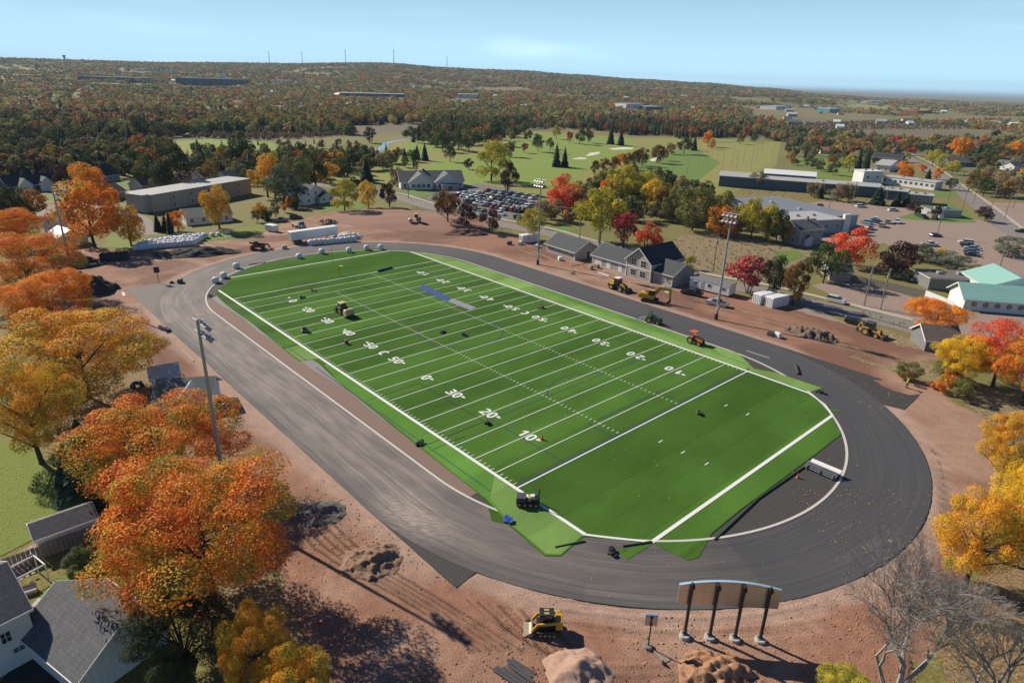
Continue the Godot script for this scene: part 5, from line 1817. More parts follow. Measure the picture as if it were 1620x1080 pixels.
func telehandler(at: Vector3, turn: float) -> void:
	var o := thing("telehandler", "dark red telehandler with long boom and forks on the soil", "telehandler", at, turn)
	for x in [-1.5, 1.5]:
		for z in [-1.0, 1.0]:
			wheel(o, Vector3(x, 0.65, z), 0.65, 0.45, M.dark_grey)
	bit(o, "body", M.red, Vector3(0, 1.15, 0), Vector3(4.2, 0.7, 1.7))
	bit(o, "engine_cover", M.red, Vector3(-0.2, 1.6, -0.75), Vector3(2.4, 0.6, 0.7))
	bit(o, "cab", M.car_glass, Vector3(-0.3, 2.0, 0.6), Vector3(1.4, 1.3, 0.95), Vector3.ZERO, Vector2(0.88, 0.92))
	bit(o, "cab_roof", M.dark_grey, Vector3(-0.3, 2.7, 0.6), Vector3(1.4, 0.12, 1.0))
	var st := mb()
	beam(st, Vector3(-2.3, 2.2, 0), Vector3(3.0, 1.5, 0), 0.4, 0.45)
	beam(st, Vector3(2.9, 1.6, 0), Vector3(3.5, 0.6, 0), 0.3, 0.35)
	part("boom", done(st), M.black, o)
	for z in [-0.4, 0.4]:
		bit(o, "fork", M.black, Vector3(4.1, 0.12, z), Vector3(1.2, 0.08, 0.14))
	bit(o, "carriage", M.black, Vector3(3.5, 0.55, 0), Vector3(0.15, 0.9, 1.3))


func backhoe(at: Vector3, turn: float) -> void:
	var o := farm_tractor(at, turn, M.cat_yellow, M.dark_grey, "backhoe_loader", "dusty yellow backhoe loader parked on the dry grass verge", 1.05)
	o.set_meta("category", "backhoe")
	tractor_cab(o, M.dark_grey)
	var st := mb()
	beam(st, Vector3(-1.6, 1.0, 0), Vector3(-2.5, 2.4, 0), 0.25, 0.3)
	beam(st, Vector3(-2.5, 2.4, 0), Vector3(-3.1, 1.0, 0), 0.22, 0.26)
	part("digger_arm", done(st), M.cat_yellow, o)
	for z in [-0.6, 0.6]:
		var a := mb()
		beam(a, Vector3(0.4, 1.4, z), Vector3(2.5, 0.7, z), 0.14, 0.22)
		part("lift_arm", done(a), M.cat_yellow, o)
	bit(o, "bucket", M.dark_grey, Vector3(2.8, 0.45, 0), Vector3(0.7, 0.7, 2.1), Vector3.ZERO, Vector2(0.6, 1))
	bit(o, "digger_bucket", M.dark_grey, Vector3(-3.1, 0.6, 0), Vector3(0.5, 0.7, 0.5))


func bulldozer(at: Vector3, turn: float) -> void:
	var o := thing("soil_roller", "pale yellow soil compactor working on the far brown mound", "roller", at, turn)
	bit(o, "body", M.tan_paint, Vector3(-0.9, 1.3, 0), Vector3(2.2, 1.1, 1.7), Vector3.ZERO, Vector2(0.9, 0.9))
	bit(o, "cab", M.car_glass, Vector3(-0.2, 2.3, 0), Vector3(1.2, 1.2, 1.4))
	bit(o, "cab_roof", M.tan_paint, Vector3(-0.2, 2.95, 0), Vector3(1.4, 0.14, 1.6))
	var d := mb()
	tube(d, [Vector3(1.9, 0.75, -1.0), Vector3(1.9, 0.75, 1.0)], [0.75, 0.75], 18)
	part("drum", done(d), M.galvanised, o)
	bit(o, "drum_frame", M.tan_paint, Vector3(1.6, 0.95, 0), Vector3(2.0, 0.3, 2.4))
	for z in [-0.9, 0.9]:
		wheel(o, Vector3(-1.0, 0.7, z), 0.7, 0.5, M.tan_paint)
	bar(o, "exhaust", M.black, Vector3(-1.6, 1.8, 0.3), Vector3(-1.6, 3.2, 0.3), 0.06)


# ================================================================= poles and signs
func flood_pole(at: Vector3, turn: float, h: float, label: String, bank := 4) -> void:
	var o := thing("floodlight_pole", label, "light pole", at, turn, "")
	bar(o, "pole", M.galvanised, Vector3(0, 0.6, 0), Vector3(0, h, 0), 0.3, 0.15, 12)
	bar(o, "base_sleeve", M.black, Vector3(0, -0.1, 0), Vector3(0, 1.5, 0), 0.4, 0.38, 12)
	for k in 2:
		var y := h - 0.4 - k * 1.3
		bit(o, "crossarm", M.galvanised, Vector3(0, y, 0.1), Vector3(4.2 - k * 0.5, 0.14, 0.16))
		for i in bank:
			var x := (i - (bank - 1) * 0.5) * (3.9 / bank)
			var lamp := Node3D.new()
			lamp.name = "floodlight"
			o.add_child(lamp, true)
			lamp.position = Vector3(x, y - 0.35, 0.55)
			lamp.rotation = Vector3(0.75, 0, 0)
			var st := mb()
			tube(st, [Vector3(0, 0, -0.35), Vector3(0, 0, -0.1), Vector3(0, 0, 0.3)], [0.1, 0.2, 0.29], 12)
			part("housing", done(st), M.galvanised, lamp)
			var g := mb()
			tube(g, [Vector3(0, 0, 0.3), Vector3(0, 0, 0.33)], [0.27, 0.27], 12)
			part("lens", done(g), M.glass, lamp)
			part("visor", cube_mesh(Vector3(0.58, 0.04, 0.45)), M.galvanised, lamp, Vector3(0, 0.29, 0.45))
	bit(o, "ballast_box", M.galvanised, Vector3(0.25, 3.0, 0.1), Vector3(0.5, 1.2, 0.4))


func utility_pole(at: Vector3, h: float, turn: float, label: String, transformer := true, group := "") -> void:
	var o := thing("utility_pole", label, "utility pole", at, turn, group)
	bar(o, "pole", M.old_timber, Vector3(0, -0.1, 0), Vector3(0, h, 0), 0.17, 0.11)
	bit(o, "crossarm", M.old_timber, Vector3(0, h - 0.5, 0.16), Vector3(2.4, 0.13, 0.12))
	for x in [-1.05, -0.4, 0.4, 1.05]:
		bar(o, "insulator", M.light_grey, Vector3(x, h - 0.44, 0.16), Vector3(x, h - 0.2, 0.16), 0.05)
	if transformer:
		bar(o, "transformer", M.light_grey, Vector3(0.38, h - 2.3, 0), Vector3(0.38, h - 1.3, 0), 0.26, 0.26, 10)


func wire(a: Vector3, b: Vector3, sag: float, label: String, group: String) -> void:
	var pts := []
	var rad := []
	for i in 13:
		var t := i / 12.0
		pts.append(a.lerp(b, t) - Vector3(0, sag * 4.0 * t * (1.0 - t), 0))
		rad.append(0.022)
	var st := mb()
	tube(st, pts, rad, 4)
	lone("overhead_wire", done(st), M.dark_grey, label, "wire", group)


func scoreboard() -> void:
	var a := Vector3(17.7, 0.06, -48.5)
	var b := Vector3(25.0, 0.06, -48.2)
	var o := thing("scoreboard", "broad arched scoreboard seen from behind on four black posts", "scoreboard", a, turn_of(a, b))
	var l := length_of(a, b)
	for i in 4:
		var x := l * i / 3.0
		var ft := mb()
		tube(ft, [Vector3(x, -0.05, 0.1), Vector3(x, 0.42, 0.1), Vector3(x, 0.46, 0.1)], [0.55, 0.52, 0.46], 20)
		part("footing", done(ft), M.concrete, o)
		bit(o, "post", M.black, Vector3(x, 3.55, 0), Vector3(0.26, 6.3, 0.3))
		bit(o, "base_plate", M.dark_grey, Vector3(x, 0.49, 0.05), Vector3(0.5, 0.06, 0.55))
		bit(o, "clamp", M.black, Vector3(x + 0.12, 6.2, -0.05), Vector3(0.3, 0.35, 0.4))
	# arched panel in four sheets with a blue top rail
	var n := 24
	var rail := mb()
	for k in 4:
		var st := mb()
		for i in 6:
			var j := k * 6 + i
			var xa := -1.15 + (l + 2.3) * j / n
			var xb := -1.15 + (l + 2.3) * (j + 1) / n
			var ya := 6.15 + 0.68 * (1.0 - pow(2.0 * j / n - 1.0, 2.0))
			var yb := 6.15 + 0.68 * (1.0 - pow(2.0 * (j + 1) / n - 1.0, 2.0))
			if i == 0: xa += 0.012
			hexa(st, [Vector3(xa, 3.95, -0.42), Vector3(xb, 3.95, -0.42), Vector3(xb, 3.95, -0.22), Vector3(xa, 3.95, -0.22), Vector3(xa, ya, -0.42), Vector3(xb, yb, -0.42), Vector3(xb, yb, -0.22), Vector3(xa, ya, -0.22)])
			hexa(rail, [Vector3(xa, ya, -0.46), Vector3(xb, yb, -0.46), Vector3(xb, yb, -0.18), Vector3(xa, ya, -0.18), Vector3(xa, ya + 0.05, -0.46), Vector3(xb, yb + 0.05, -0.46), Vector3(xb, yb + 0.05, -0.18), Vector3(xa, ya + 0.05, -0.18)])
		part("panel", done(st), mat("panel_back", Color(0.62, 0.6, 0.57), 0.34, 0.85, "sheet", 5.0), o)
	part("top_rail", done(rail), mat("rail_blue", Color(0.36, 0.5, 0.64), 0.45), o)


func small_sign() -> void:
	var o := thing("play_clock_sign", "small square sign panel on a slim black post in a round footing", "sign", Vector3(13.86, 0, -46.99), turn_of(Vector3(17.7, 0, -48.5), Vector3(25.0, 0, -48.2)))
	o.position.y = 0.06
	var ft := mb()
	tube(ft, [Vector3(0, -0.05, 0), Vector3(0, 0.38, 0), Vector3(0, 0.42, 0)], [0.46, 0.44, 0.38], 20)
	part("footing", done(ft), mat("damp_concrete", Color(0.22, 0.2, 0.18), 0.9), o)
	bar(o, "post", M.black, Vector3(0, 0.3, 0), Vector3(0, 4.0, 0), 0.07)
	bit(o, "panel", M.panel_back, Vector3(0, 3.35, -0.14), Vector3(1.2, 1.2, 0.14))
	bit(o, "top_rail", M.sky_blue, Vector3(0, 4.0, -0.14), Vector3(1.24, 0.08, 0.2))
	bit(o, "clamp", M.black, Vector3(0, 3.8, -0.02), Vector3(0.3, 0.14, 0.16))
	bit(o, "clamp", M.black, Vector3(0, 2.95, -0.02), Vector3(0.24, 0.12, 0.16))


func goal_posts() -> void:
	var p := f(103.4, 29.72, TURF_Y)
	var o := thing("goal_posts", "yellow football goal posts with slim uprights at the far goal line", "goal posts", p, atan2(-FV.y, FV.x))
	var st := mb()
	tube(st, [Vector3(0, 0, 0), Vector3(0, 2.3, 0), Vector3(0, 2.8, 0.5), Vector3(0, 3.05, 2.2)], [0.14, 0.14, 0.14, 0.13], 8)
	part("gooseneck", done(st), M.goal_yellow, o)
	bar(o, "crossbar", M.goal_yellow, Vector3(-2.85, 3.05, 2.2), Vector3(2.85, 3.05, 2.2), 0.1)
	for x in [-2.8, 2.8]:
		bar(o, "upright", M.goal_yellow, Vector3(x, 3.0, 2.2), Vector3(x, 12.0, 2.2), 0.07)


# ================================================================= houses and halls
func make_buildings() -> void:
	# field house: two low wings either side of a two-storey gable
	var a := Vector3(23.03, 0, -187.86)
	var b := Vector3(41.73, 0, -165.97)
	var o := building("field_house", "new grey field house with two-storey white-windowed gable and dark shingle roofs", a, b, "building")
	var l := length_of(a, b)
	var rw := wing(o, 0, 0, 13.6, 9.5, 3.1, 2.6, "x", M.grey_siding, M.roof_slate)
	opening(o, rw, "f", 2.6, 1.25, 2.6, 2.3, "garage_door", M.white)
	opening(o, rw, "f", 6.6, 1.15, 1.5, 2.1, "door", M.white)
	opening(o, rw, "f", 11.0, 1.15, 1.3, 2.1, "door", M.white)
	part("foundation", cube_mesh(Vector3(13.7, 0.5, 0.12)), M.concrete, o, Vector3(6.8, 0.2, 0.05))
	var mw := wing(o, 13.7, 0.6, 8.6, 13.5, 5.2, 3.6, "z", M.grey_siding, M.roof_dark, 0.5)
	for i in 2:
		opening(o, mw, "f", 2.6 + i * 3.3, 1.7, 2.0, 1.7)
		opening(o, mw, "f", 2.6 + i * 3.3, 4.6, 1.9, 1.8)
	part("trim_band", cube_mesh(Vector3(8.7, 0.28, 0.14)), M.white, o, Vector3(18.0, 3.1, 0.64))
	for x in [13.74, 22.26]:
		part("corner_board", cube_mesh(Vector3(0.24, 5.2, 0.24)), M.white, o, Vector3(x, 2.6, 0.58))
	var ew := wing(o, 22.4, -0.6, l - 22.4, 9.6, 3.3, 2.5, "x", M.grey_siding, M.roof_slate)
	opening(o, ew, "f", 3.6, 1.15, 1.2, 2.2, "door", M.white)
	opening(o, ew, "r", 4.4, 2.0, 0.9, 0.7)
	part("foundation", cube_mesh(Vector3(l - 22.5, 0.7, 0.3)), M.concrete, o, Vector3((l + 22.4) / 2, 0.25, -0.5))
	for x in [22.7, l - 0.1]:
		part("corner_board", cube_mesh(Vector3(0.2, 3.3, 0.2)), M.white, o, Vector3(x, 1.65, -0.55))
	# storage building
	a = Vector3(10.05, 0, -202.2)
	b = Vector3(18.26, 0, -191.79)
	o = building("storage_building", "low grey building with slate roof and open dark doorways on its end wall", a, b, "building")
	var sb := wing(o, 0, 0, length_of(a, b), 10.0, 2.8, 2.6, "x", M.grey_siding, M.roof_slate, 0.6)
	for i in 3:
		opening(o, sb, "f", 5.0 + i * 3.0, 2.2, 1.0, 0.5, "window", M.light_grey)
	opening(o, sb, "r", 5.6, 1.15, 1.2, 2.2, "door", M.black)
	opening(o, sb, "r", 8.6, 1.15, 1.3, 2.2, "door", M.black)
	part("corner_board", cube_mesh(Vector3(0.2, 2.8, 0.2)), M.white, o, Vector3(length_of(a, b), 1.4, 0.0))
	# site office trailer
	a = Vector3(46.77, 0, -166.44)
	b = Vector3(55.01, 0, -159.04)
	o = building("office_trailer", "long white site office trailer with small dark windows", a, b, "trailer")
	var ot := wing(o, 0, 0, length_of(a, b), 4.0, 3.0, 0.0, "x", M.white_siding, M.mid_grey, 0.1, 0.6)
	for s in [1.8, 5.6, 9.6]:
		opening(o, ot, "f", s, 2.0, 0.9, 0.8)
	opening(o, ot, "f", 3.6, 1.65, 0.8, 1.9, "door", M.light_grey)
	for x in [2.5, 8.5]:
		for z in [-0.4, -3.6]:
			wheel(o, Vector3(x, 0.35, z), 0.35, 0.25, M.steel)
	# clubhouse
	a = Vector3(-55.82, 0, -318.35)
	b = Vector3(-26.29, 0, -327.67)
	o = building("golf_clubhouse", "wide white golf clubhouse with grey roof and two front gables", a, b, "building")
	l = length_of(a, b)
	var cw := wing(o, 0, 0, l, 14.0, 3.6, 4.0, "x", M.white_siding, M.roof_grey, 0.6)
	for i in 8:
		opening(o, cw, "f", 2.0 + i * (l - 4.0) / 7.0, 1.7, 1.4, 1.5)
	for x in [4.0, l - 14.0]:
		var gw := wing(o, x, 3.0, 11.0, 10.0, 3.7, 3.8, "z", M.white_siding, M.roof_grey, 0.6)
		for i in 4:
			opening(o, gw, "f", 1.8 + i * 2.4, 1.8, 1.6, 1.5)
	bit(o, "chimney", M.dark_grey, Vector3(l * 0.4, 7.8, -7), Vector3(1.1, 1.6, 1.1))
	var pw := wing(o, l - 12.0, 7.0, 8.0, 4.0, 2.6, 0.0, "x", M.light_grey, M.roof_slate, 0.4)
	opening(o, pw, "f", 4.0, 1.2, 2.0, 2.0, "door", M.glass)
	# flat-roofed block on the left
	a = Vector3(-137.78, 0, -246.4)
	b = Vector3(-118.78, 0, -294.31)
	o = building("apartment_block", "long three-bay tan brick block with flat pale roof and grey end stair", a, b, "building")
	l = length_of(a, b)
	var bw := wing(o, 0, 0, l, 13.0, 6.4, 0.0, "x", mat("tan_brick", Color(0.52, 0.45, 0.35), 0.85, 0, "shingle", 1.6), M.roof_membrane, 0.5)
	for i in 5:
		var x := l * (i + 1) / 6.0
		part("pilaster", cube_mesh(Vector3(0.5, 6.3, 0.3)), M.light_grey, o, Vector3(x, 3.15, 0.1))
		for y in [1.6, 4.6]:
			opening(o, bw, "f", x + 1.4, y, 1.0, 1.4)
	part("roof_band", cube_mesh(Vector3(l + 0.7, 0.6, 0.14)), M.light_grey, o, Vector3(l / 2, 6.3, 0.32))
	part("stair_tower", cube_mesh(Vector3(2.6, 6.8, 9.0)), M.light_grey, o, Vector3(-1.3, 3.3, -6.0))
	opening(o, bw, "l", 10.5, 3.5, 1.0, 3.0)
	# houses round the site
	cottage("white_house", "white bungalow with hipped green-grey roof below the tan block", Vector3(-115.13, 0, -225.1), Vector3(-102.8, 0, -234.49), 9.0, 2.8, 2.2, "x", M.white_siding, M.roof_green)
	o = cottage("white_house", "two-storey white house with black-shuttered gable left of the tall orange maples", Vector3(-151.3, 0, -205.55), Vector3(-143.63, 0, -212.2), 9.0, 5.4, 2.6, "z", M.white_siding, M.roof_grey)
	cottage("white_house", "low white annex with wide pink gable wall beside the orange maple", Vector3(-137.09, 0, -190.17), Vector3(-132.35, 0, -197.28), 8.0, 2.8, 2.0, "z", mat("pink_wall", Color(0.6, 0.45, 0.4), 0.7), M.white)
	o = cottage("stone_house", "dark-roofed stone house with two white dormer gables on the upper left", Vector3(-213.58, 0, -274.75), Vector3(-203.02, 0, -290.25), 11.0, 3.2, 4.0, "x", mat("stone_wall", Color(0.2, 0.14, 0.12), 0.9, 0, "stones", 1.5), M.roof_dark)
	for x in [4.0, 12.0]:
		wing(o, x, 0.8, 5.0, 5.0, 3.4, 2.6, "z", M.white_siding, M.roof_dark, 0.3)
	cottage("dark_roofed_house", "house with broad dark blue-grey roof among dark trees", Vector3(-199.25, 0, -305.99), Vector3(-193.41, 0, -321.57), 11.0, 3.0, 4.2, "x", M.light_grey, M.roof_dark)
	cottage("brown_house", "brown-walled house with slate roof behind the orange maple", Vector3(-165.32, 0, -261.19), Vector3(-164.99, 0, -276.44), 9.0, 3.0, 3.0, "x", mat("tan_wall", Color(0.35, 0.28, 0.2), 0.8), M.roof_slate)
	cottage("grey_house", "small grey house with brown roof left of the tan block", Vector3(-165.47, 0, -289.76), Vector3(-159.41, 0, -301.72), 9.0, 2.8, 2.6, "x", M.light_grey, M.roof_brown)
	cottage("white_house", "white gabled house with grey roof behind the tan block", Vector3(-175.64, 0, -355.95), Vector3(-172.27, 0, -372.91), 9.0, 4.6, 2.4, "z", M.white_siding, M.roof_grey)
	cottage("tudor_house", "white and dark-beamed house with grey roof at the block's right end", Vector3(-138.32, 0, -315.31), Vector3(-130.13, 0, -327.28), 9.0, 3.2, 2.8, "x", M.white_siding, M.roof_grey)
	cottage("pale_house", "pale house with tan hipped roof peeking above the block", Vector3(-156.83, 0, -305.99), Vector3(-149.25, 0, -323.63), 10.0, 3.0, 2.4, "x", M.cream, M.roof_brown)
	cottage("white_house", "tall white house with steep dark gable by the clubhouse street", Vector3(-86.93, 0, -269.1), Vector3(-81.47, 0, -280.57), 9.0, 4.6, 2.8, "z", M.white_siding, M.roof_slate)
	cottage("white_cabin", "tiny white cabin beside a tall white house", Vector3(-82.14, 0, -274.3), Vector3(-78.35, 0, -281.07), 5.0, 2.6, 1.6, "z", M.white_siding, M.roof_slate)
	cottage("white_house", "white house half hidden by orange trees near the street", Vector3(22.01, 0, -272.7), Vector3(27.62, 0, -279.31), 8.0, 5.0, 2.4, "z", M.white_siding, M.roof_slate)
	# near left corner
	o = building("garage", "grey-shingled garage with white board-and-batten gable in the near yard", garage_a(), garage_b(), "garage")
	l = length_of(garage_a(), garage_b())
	var gw2 := wing(o, 0, 0, l, 9.6, 2.7, 2.6, "z", M.white, M.roof_grey, 0.35)
	for i in 13:
		var x := (i + 0.5) * l / 13.0
		var h := 2.7 + 2.6 * (1.0 - absf(x / l * 2.0 - 1.0)) - 0.1
		part("batten", cube_mesh(Vector3(0.06, snappedf(h, 0.1), 0.05)), M.white, o, Vector3(x, h / 2, 0.025))
	o = building("white_house", "tall white-sided house with grey roof at the edge of the near yard", Vector3(-46.62, 0, -39.23), Vector3(-42.58, 0, -44.41), "house")
	l = length_of(Vector3(-46.62, 0, -39.23), Vector3(-42.58, 0, -44.41))
	var hw := wing(o, 0, 0, l, 9.0, 5.4, 2.4, "x", M.white, M.roof_grey, 0.3)
	opening(o, hw, "f", l - 2.0, 3.7, 0.75, 1.1)
	opening(o, hw, "f", l - 1.4, 1.9, 0.9, 0.5)
	o = building("long_shed", "long low white shed with dark grey shingle roof on the lawn", Vector3(-51.55, 0, -57.34), Vector3(-47.41, 0, -61.3), "shed")
	l = length_of(Vector3(-51.55, 0, -57.34), Vector3(-47.41, 0, -61.3))
	var lw := wing(o, 0, 0, l, 3.6, 2.3, 0.9, "x", M.white, M.roof_grey, 0.25)
	opening(o, lw, "l", 1.8, 1.0, 0.9, 1.9, "door", M.white)
	o = building("pavilion", "green-roofed shed with bright white front gable by the blacktop", Vector3(-55.46, 0, -90.16), Vector3(-47.65, 0, -91.67), "shed")
	l = length_of(Vector3(-55.46, 0, -90.16), Vector3(-47.65, 0, -91.67))
	wing(o, 0, 0, l, 6.0, 2.7, 1.9, "x", M.white, M.roof_green, 0.5)
	wing(o, 2.8, 2.6, 4.2, 5.0, 2.6, 1.7, "z", M.white, mat("white_roof", Color(0.6, 0.6, 0.58), 0.7, 0, "shingle", 3.4), 0.4)
	o = building("small_shed", "small pale-roofed shed behind the green-roofed pavilion", Vector3(-59.85, 0, -97.24), Vector3(-56.33, 0, -99.39), "shed")
	wing(o, 0, 0, length_of(Vector3(-59.85, 0, -97.24), Vector3(-56.33, 0, -99.39)), 4.6, 2.4, 1.4, "x", M.white, M.white_roof, 0.3)
	# right side
	o = hall("blue_warehouse", "very long low dark blue warehouse with pale flat roof", Vector3(109.53, 0, -358.9), Vector3(183.15, 0, -330.48), 16.0, 5.2, M.metal_blue, M.roof_membrane)
	wing(o, 22.0, -16.3, 26.0, 14.0, 6.5, 1.6, "x", M.metal_blue, mat("white_metal", Color(0.7, 0.72, 0.72), 0.5, 0.1, "sheet", 6.0))
	wing(o, 0.0, 1.0, 20.0, 18.0, 5.6, 1.4, "x", M.metal_blue, M.roof_membrane)
	hall("blue_annex", "dark blue annex with pale roof at the warehouse's end", Vector3(182.09, 0, -328.45), Vector3(190.82, 0, -322.58), 12.0, 4.6, M.metal_blue, M.roof_membrane, 0)
	hall("grey_annex", "grey-brown annex with two white windows beside the blue annex", Vector3(189.02, 0, -318.77), Vector3(198.06, 0, -313.33), 10.0, 4.2, M.mid_grey, M.roof_membrane, 3)
	hall("white_tower", "white boxy two-storey block behind the blue warehouse", Vector3(198.85, 0, -382.57), Vector3(210.93, 0, -384.83), 9.0, 7.0, M.white, M.white, 2)
	hall("white_strip_hall", "long white single-storey hall with ribbon windows by the road bend", Vector3(213.17, 0, -387.74), Vector3(229.84, 0, -364.91), 9.0, 4.2, M.white_siding, M.roof_membrane, 10)
	o = hall("dealership", "big flat grey roof of a low showroom with red trim corner", Vector3(89.49, 0, -285.67), Vector3(106.78, 0, -244.4), 30.0, 4.6, M.light_grey, mat("roof_blue_grey", Color(0.2, 0.22, 0.25), 0.6, 0, "grain", 14.0))
	part("red_band", cube_mesh(Vector3(0.3, 0.9, 16.0)), M.red, o, Vector3(length_of(Vector3(89.49, 0, -285.67), Vector3(106.78, 0, -244.4)) + 0.4, 4.4, -18.0))
	o = hall("showroom", "pale stepped-roof showroom with white pylon corner facing the car park", Vector3(103.09, 0, -237.46), Vector3(123.48, 0, -244.34), 16.0, 5.0, M.light_grey, M.roof_membrane, 4)
	part("pylon", cube_mesh(Vector3(3.0, 7.0, 1.2)), M.white, o, Vector3(length_of(Vector3(103.09, 0, -237.46), Vector3(123.48, 0, -244.34)) + 1.0, 3.5, 0.0))
	o = cottage("grey_house", "two-storey grey house with hipped roof beside the showroom", Vector3(97.09, 0, -220.05), Vector3(106.81, 0, -223.98), 10.0, 5.4, 2.4, "x", M.grey_siding, M.roof_grey)
	wing(o, 2.5, 1.2, 2.6, 1.4, 2.6, 1.0, "z", M.white, M.roof_grey, 0.2)
	o = building("green_roofed_restaurant", "white building with sea-green metal roof and round wheel emblems on its wall", Vector3(112.19, 0, -154.5), Vector3(133.64, 0, -150.22), "building")
	l = length_of(Vector3(112.19, 0, -154.5), Vector3(133.64, 0, -150.22))
	var gr := wing(o, 0, 0, l, 9.0, 3.2, 2.6, "x", M.white_siding, M.roof_metal_green, 0.7)
	wing(o, 8.0, -8.8, l - 8.0, 14.0, 4.2, 2.8, "z", M.white_siding, M.roof_metal_green, 0.5)
	for i in 5:
		var st := mb()
		var ring := []
		for k in 17:
			ring.append(Vector3(2.2 + i * 2.6 + cos(TAU * k / 16) * 0.55, 1.7 + sin(TAU * k / 16) * 0.55, 0.08))
		var rad := []
		rad.resize(17)
		rad.fill(0.1)
		tube(st, ring, rad, 6)
		var wh := part("wheel_emblem", done(st), M.timber, o)
		for k in 4:
			bar(wh, "spoke", M.timber, Vector3(2.2 + i * 2.6, 1.7, 0.08) - Vector3(cos(k * PI / 4), sin(k * PI / 4), 0) * 0.55, Vector3(2.2 + i * 2.6, 1.7, 0.08) + Vector3(cos(k * PI / 4), sin(k * PI / 4), 0) * 0.55, 0.05)
	hall("kitchen_block", "flat-roofed kitchen block with roof plant behind the sea-green roof", Vector3(113.44, 0, -171.5), Vector3(128.78, 0, -170.62), 9.0, 3.2, M.mid_grey, mat("tar_roof", Color(0.16, 0.14, 0.13), 0.9))
	o = building("grey_shed", "grey shed with dark roof beside the board fence", Vector3(89.14, 0, -177.61), Vector3(94.89, 0, -176.92), "shed")
	wing(o, 0, 0, length_of(Vector3(89.14, 0, -177.61), Vector3(94.89, 0, -176.92)), 8.0, 2.8, 1.8, "x", M.grey_siding, M.roof_dark)
	o = building("grey_garage", "grey-roofed garage hidden between orange and yellow maples", Vector3(85.94, 0, -125.75), Vector3(92.5, 0, -124.87), "garage")
	wing(o, 0, 0, length_of(Vector3(85.94, 0, -125.75), Vector3(92.5, 0, -124.87)), 7.0, 2.6, 2.2, "x", M.mid_grey, M.roof_brown)
	hall("green_roofed_shed", "small shed with dull green roof on the grassy island", Vector3(179.29, 0, -282.88), Vector3(192.09, 0, -281.9), 8.0, 3.0, M.light_grey, mat("dull_green", Color(0.1, 0.16, 0.12), 0.7), 0, "shed")
	cottage("blue_house", "blue house with wide tan roof by the winding road", Vector3(315.18, 0, -491.69), Vector3(336.7, 0, -492.78), 12.0, 3.2, 3.6, "x", mat("blue_wall", Color(0.06, 0.12, 0.3), 0.7), M.roof_brown)
	cottage("dark_roofed_house", "low house with long dark roof at the road bend", Vector3(272.82, 0, -517.68), Vector3(287.63, 0, -504.75), 10.0, 3.0, 3.2, "x", M.dark_grey, M.roof_dark)
	cottage("white_house", "small white house with pale roof in front of an orange tree", Vector3(247.86, 0, -445.68), Vector3(268.92, 0, -470.43), 9.0, 4.0, 2.4, "z", M.white_siding, M.roof_membrane)
	cottage("red_roofed_bungalow", "long bungalow with terracotta orange roof beyond the lawn", Vector3(252.61, 0, -563.28), Vector3(270.38, 0, -562.96), 9.0, 2.8, 2.4, "x", M.cream, mat("terracotta", Color(0.42, 0.15, 0.08), 0.8, 0, "shingle", 3.4))
	cottage("brown_house", "dark brown gabled house at the edge of the spruces", Vector3(313.12, 0, -719.41), Vector3(324.71, 0, -715.38), 10.0, 3.6, 3.4, "z", mat("maroon", Color(0.09, 0.04, 0.04), 0.8), M.roof_dark)
	for h in [[Vector3(396.69, 0, -754.95), Vector3(405.69, 0, -741.56), "white"], [Vector3(427.72, 0, -703.06), Vector3(427.02, 0, -688.83), "white"], [Vector3(375.76, 0, -647.64), Vector3(376.06, 0, -635.49), "grey"], [Vector3(445.09, 0, -654.94), Vector3(458.51, 0, -665), "white"], [Vector3(476.3, 0, -689.76), Vector3(490.09, 0, -700.65), "white"], [Vector3(350.1, 0, -492.05), Vector3(355.79, 0, -482.4), "white"], [Vector3(351.01, 0, -474.35), Vector3(370.9, 0, -485.69), "white"], [Vector3(325.66, 0, -672.03), Vector3(334.09, 0, -661.12), "grey"]]:
		cottage("far_house", "small %s house with grey roof on the far right streets" % h[2], h[0], h[1], 9.0, 3.0, 2.6, "x", M.white_siding if h[2] == "white" else M.grey_siding, M.roof_grey if h[2] == "white" else M.roof_slate, "houses on the far right streets")


func garage_a() -> Vector3:
	var p := Vector3(-35.63, 2.7, -39.53)
	return Vector3(p.x, 0, p.z)


func garage_b() -> Vector3:
	var a := garage_a()
	var m := Vector3(-33.72, 5.3, -42.83)
	return Vector3(2 * m.x - a.x, 0, 2 * m.z - a.z)


func far_hall(a: Vector3, b: Vector3, d: float, h: float, wall: Material, roof: Material, label: String) -> void:
	var o := building("industrial_hall", label, a, b, "building")
	var y := land(a.x, a.z)
	o.position.y = y - 1.0
	var l := length_of(a, b)
	var r := wing(o, 0, 0, l, d, h + 1.0, 0.0, "x", wall, roof, 0.6)
	var n := clampi(int(l / 12.0), 1, 14)
	for i in n:
		opening(o, r, "f", (i + 0.5) * l / n, h * 0.6 + 1.0, 3.0, 2.0)
	clearings.append([a.x + (b.x - a.x) * 0.5, a.z + (b.z - a.z) * 0.5 + 30.0, l * 0.55, 75.0, 0.0])


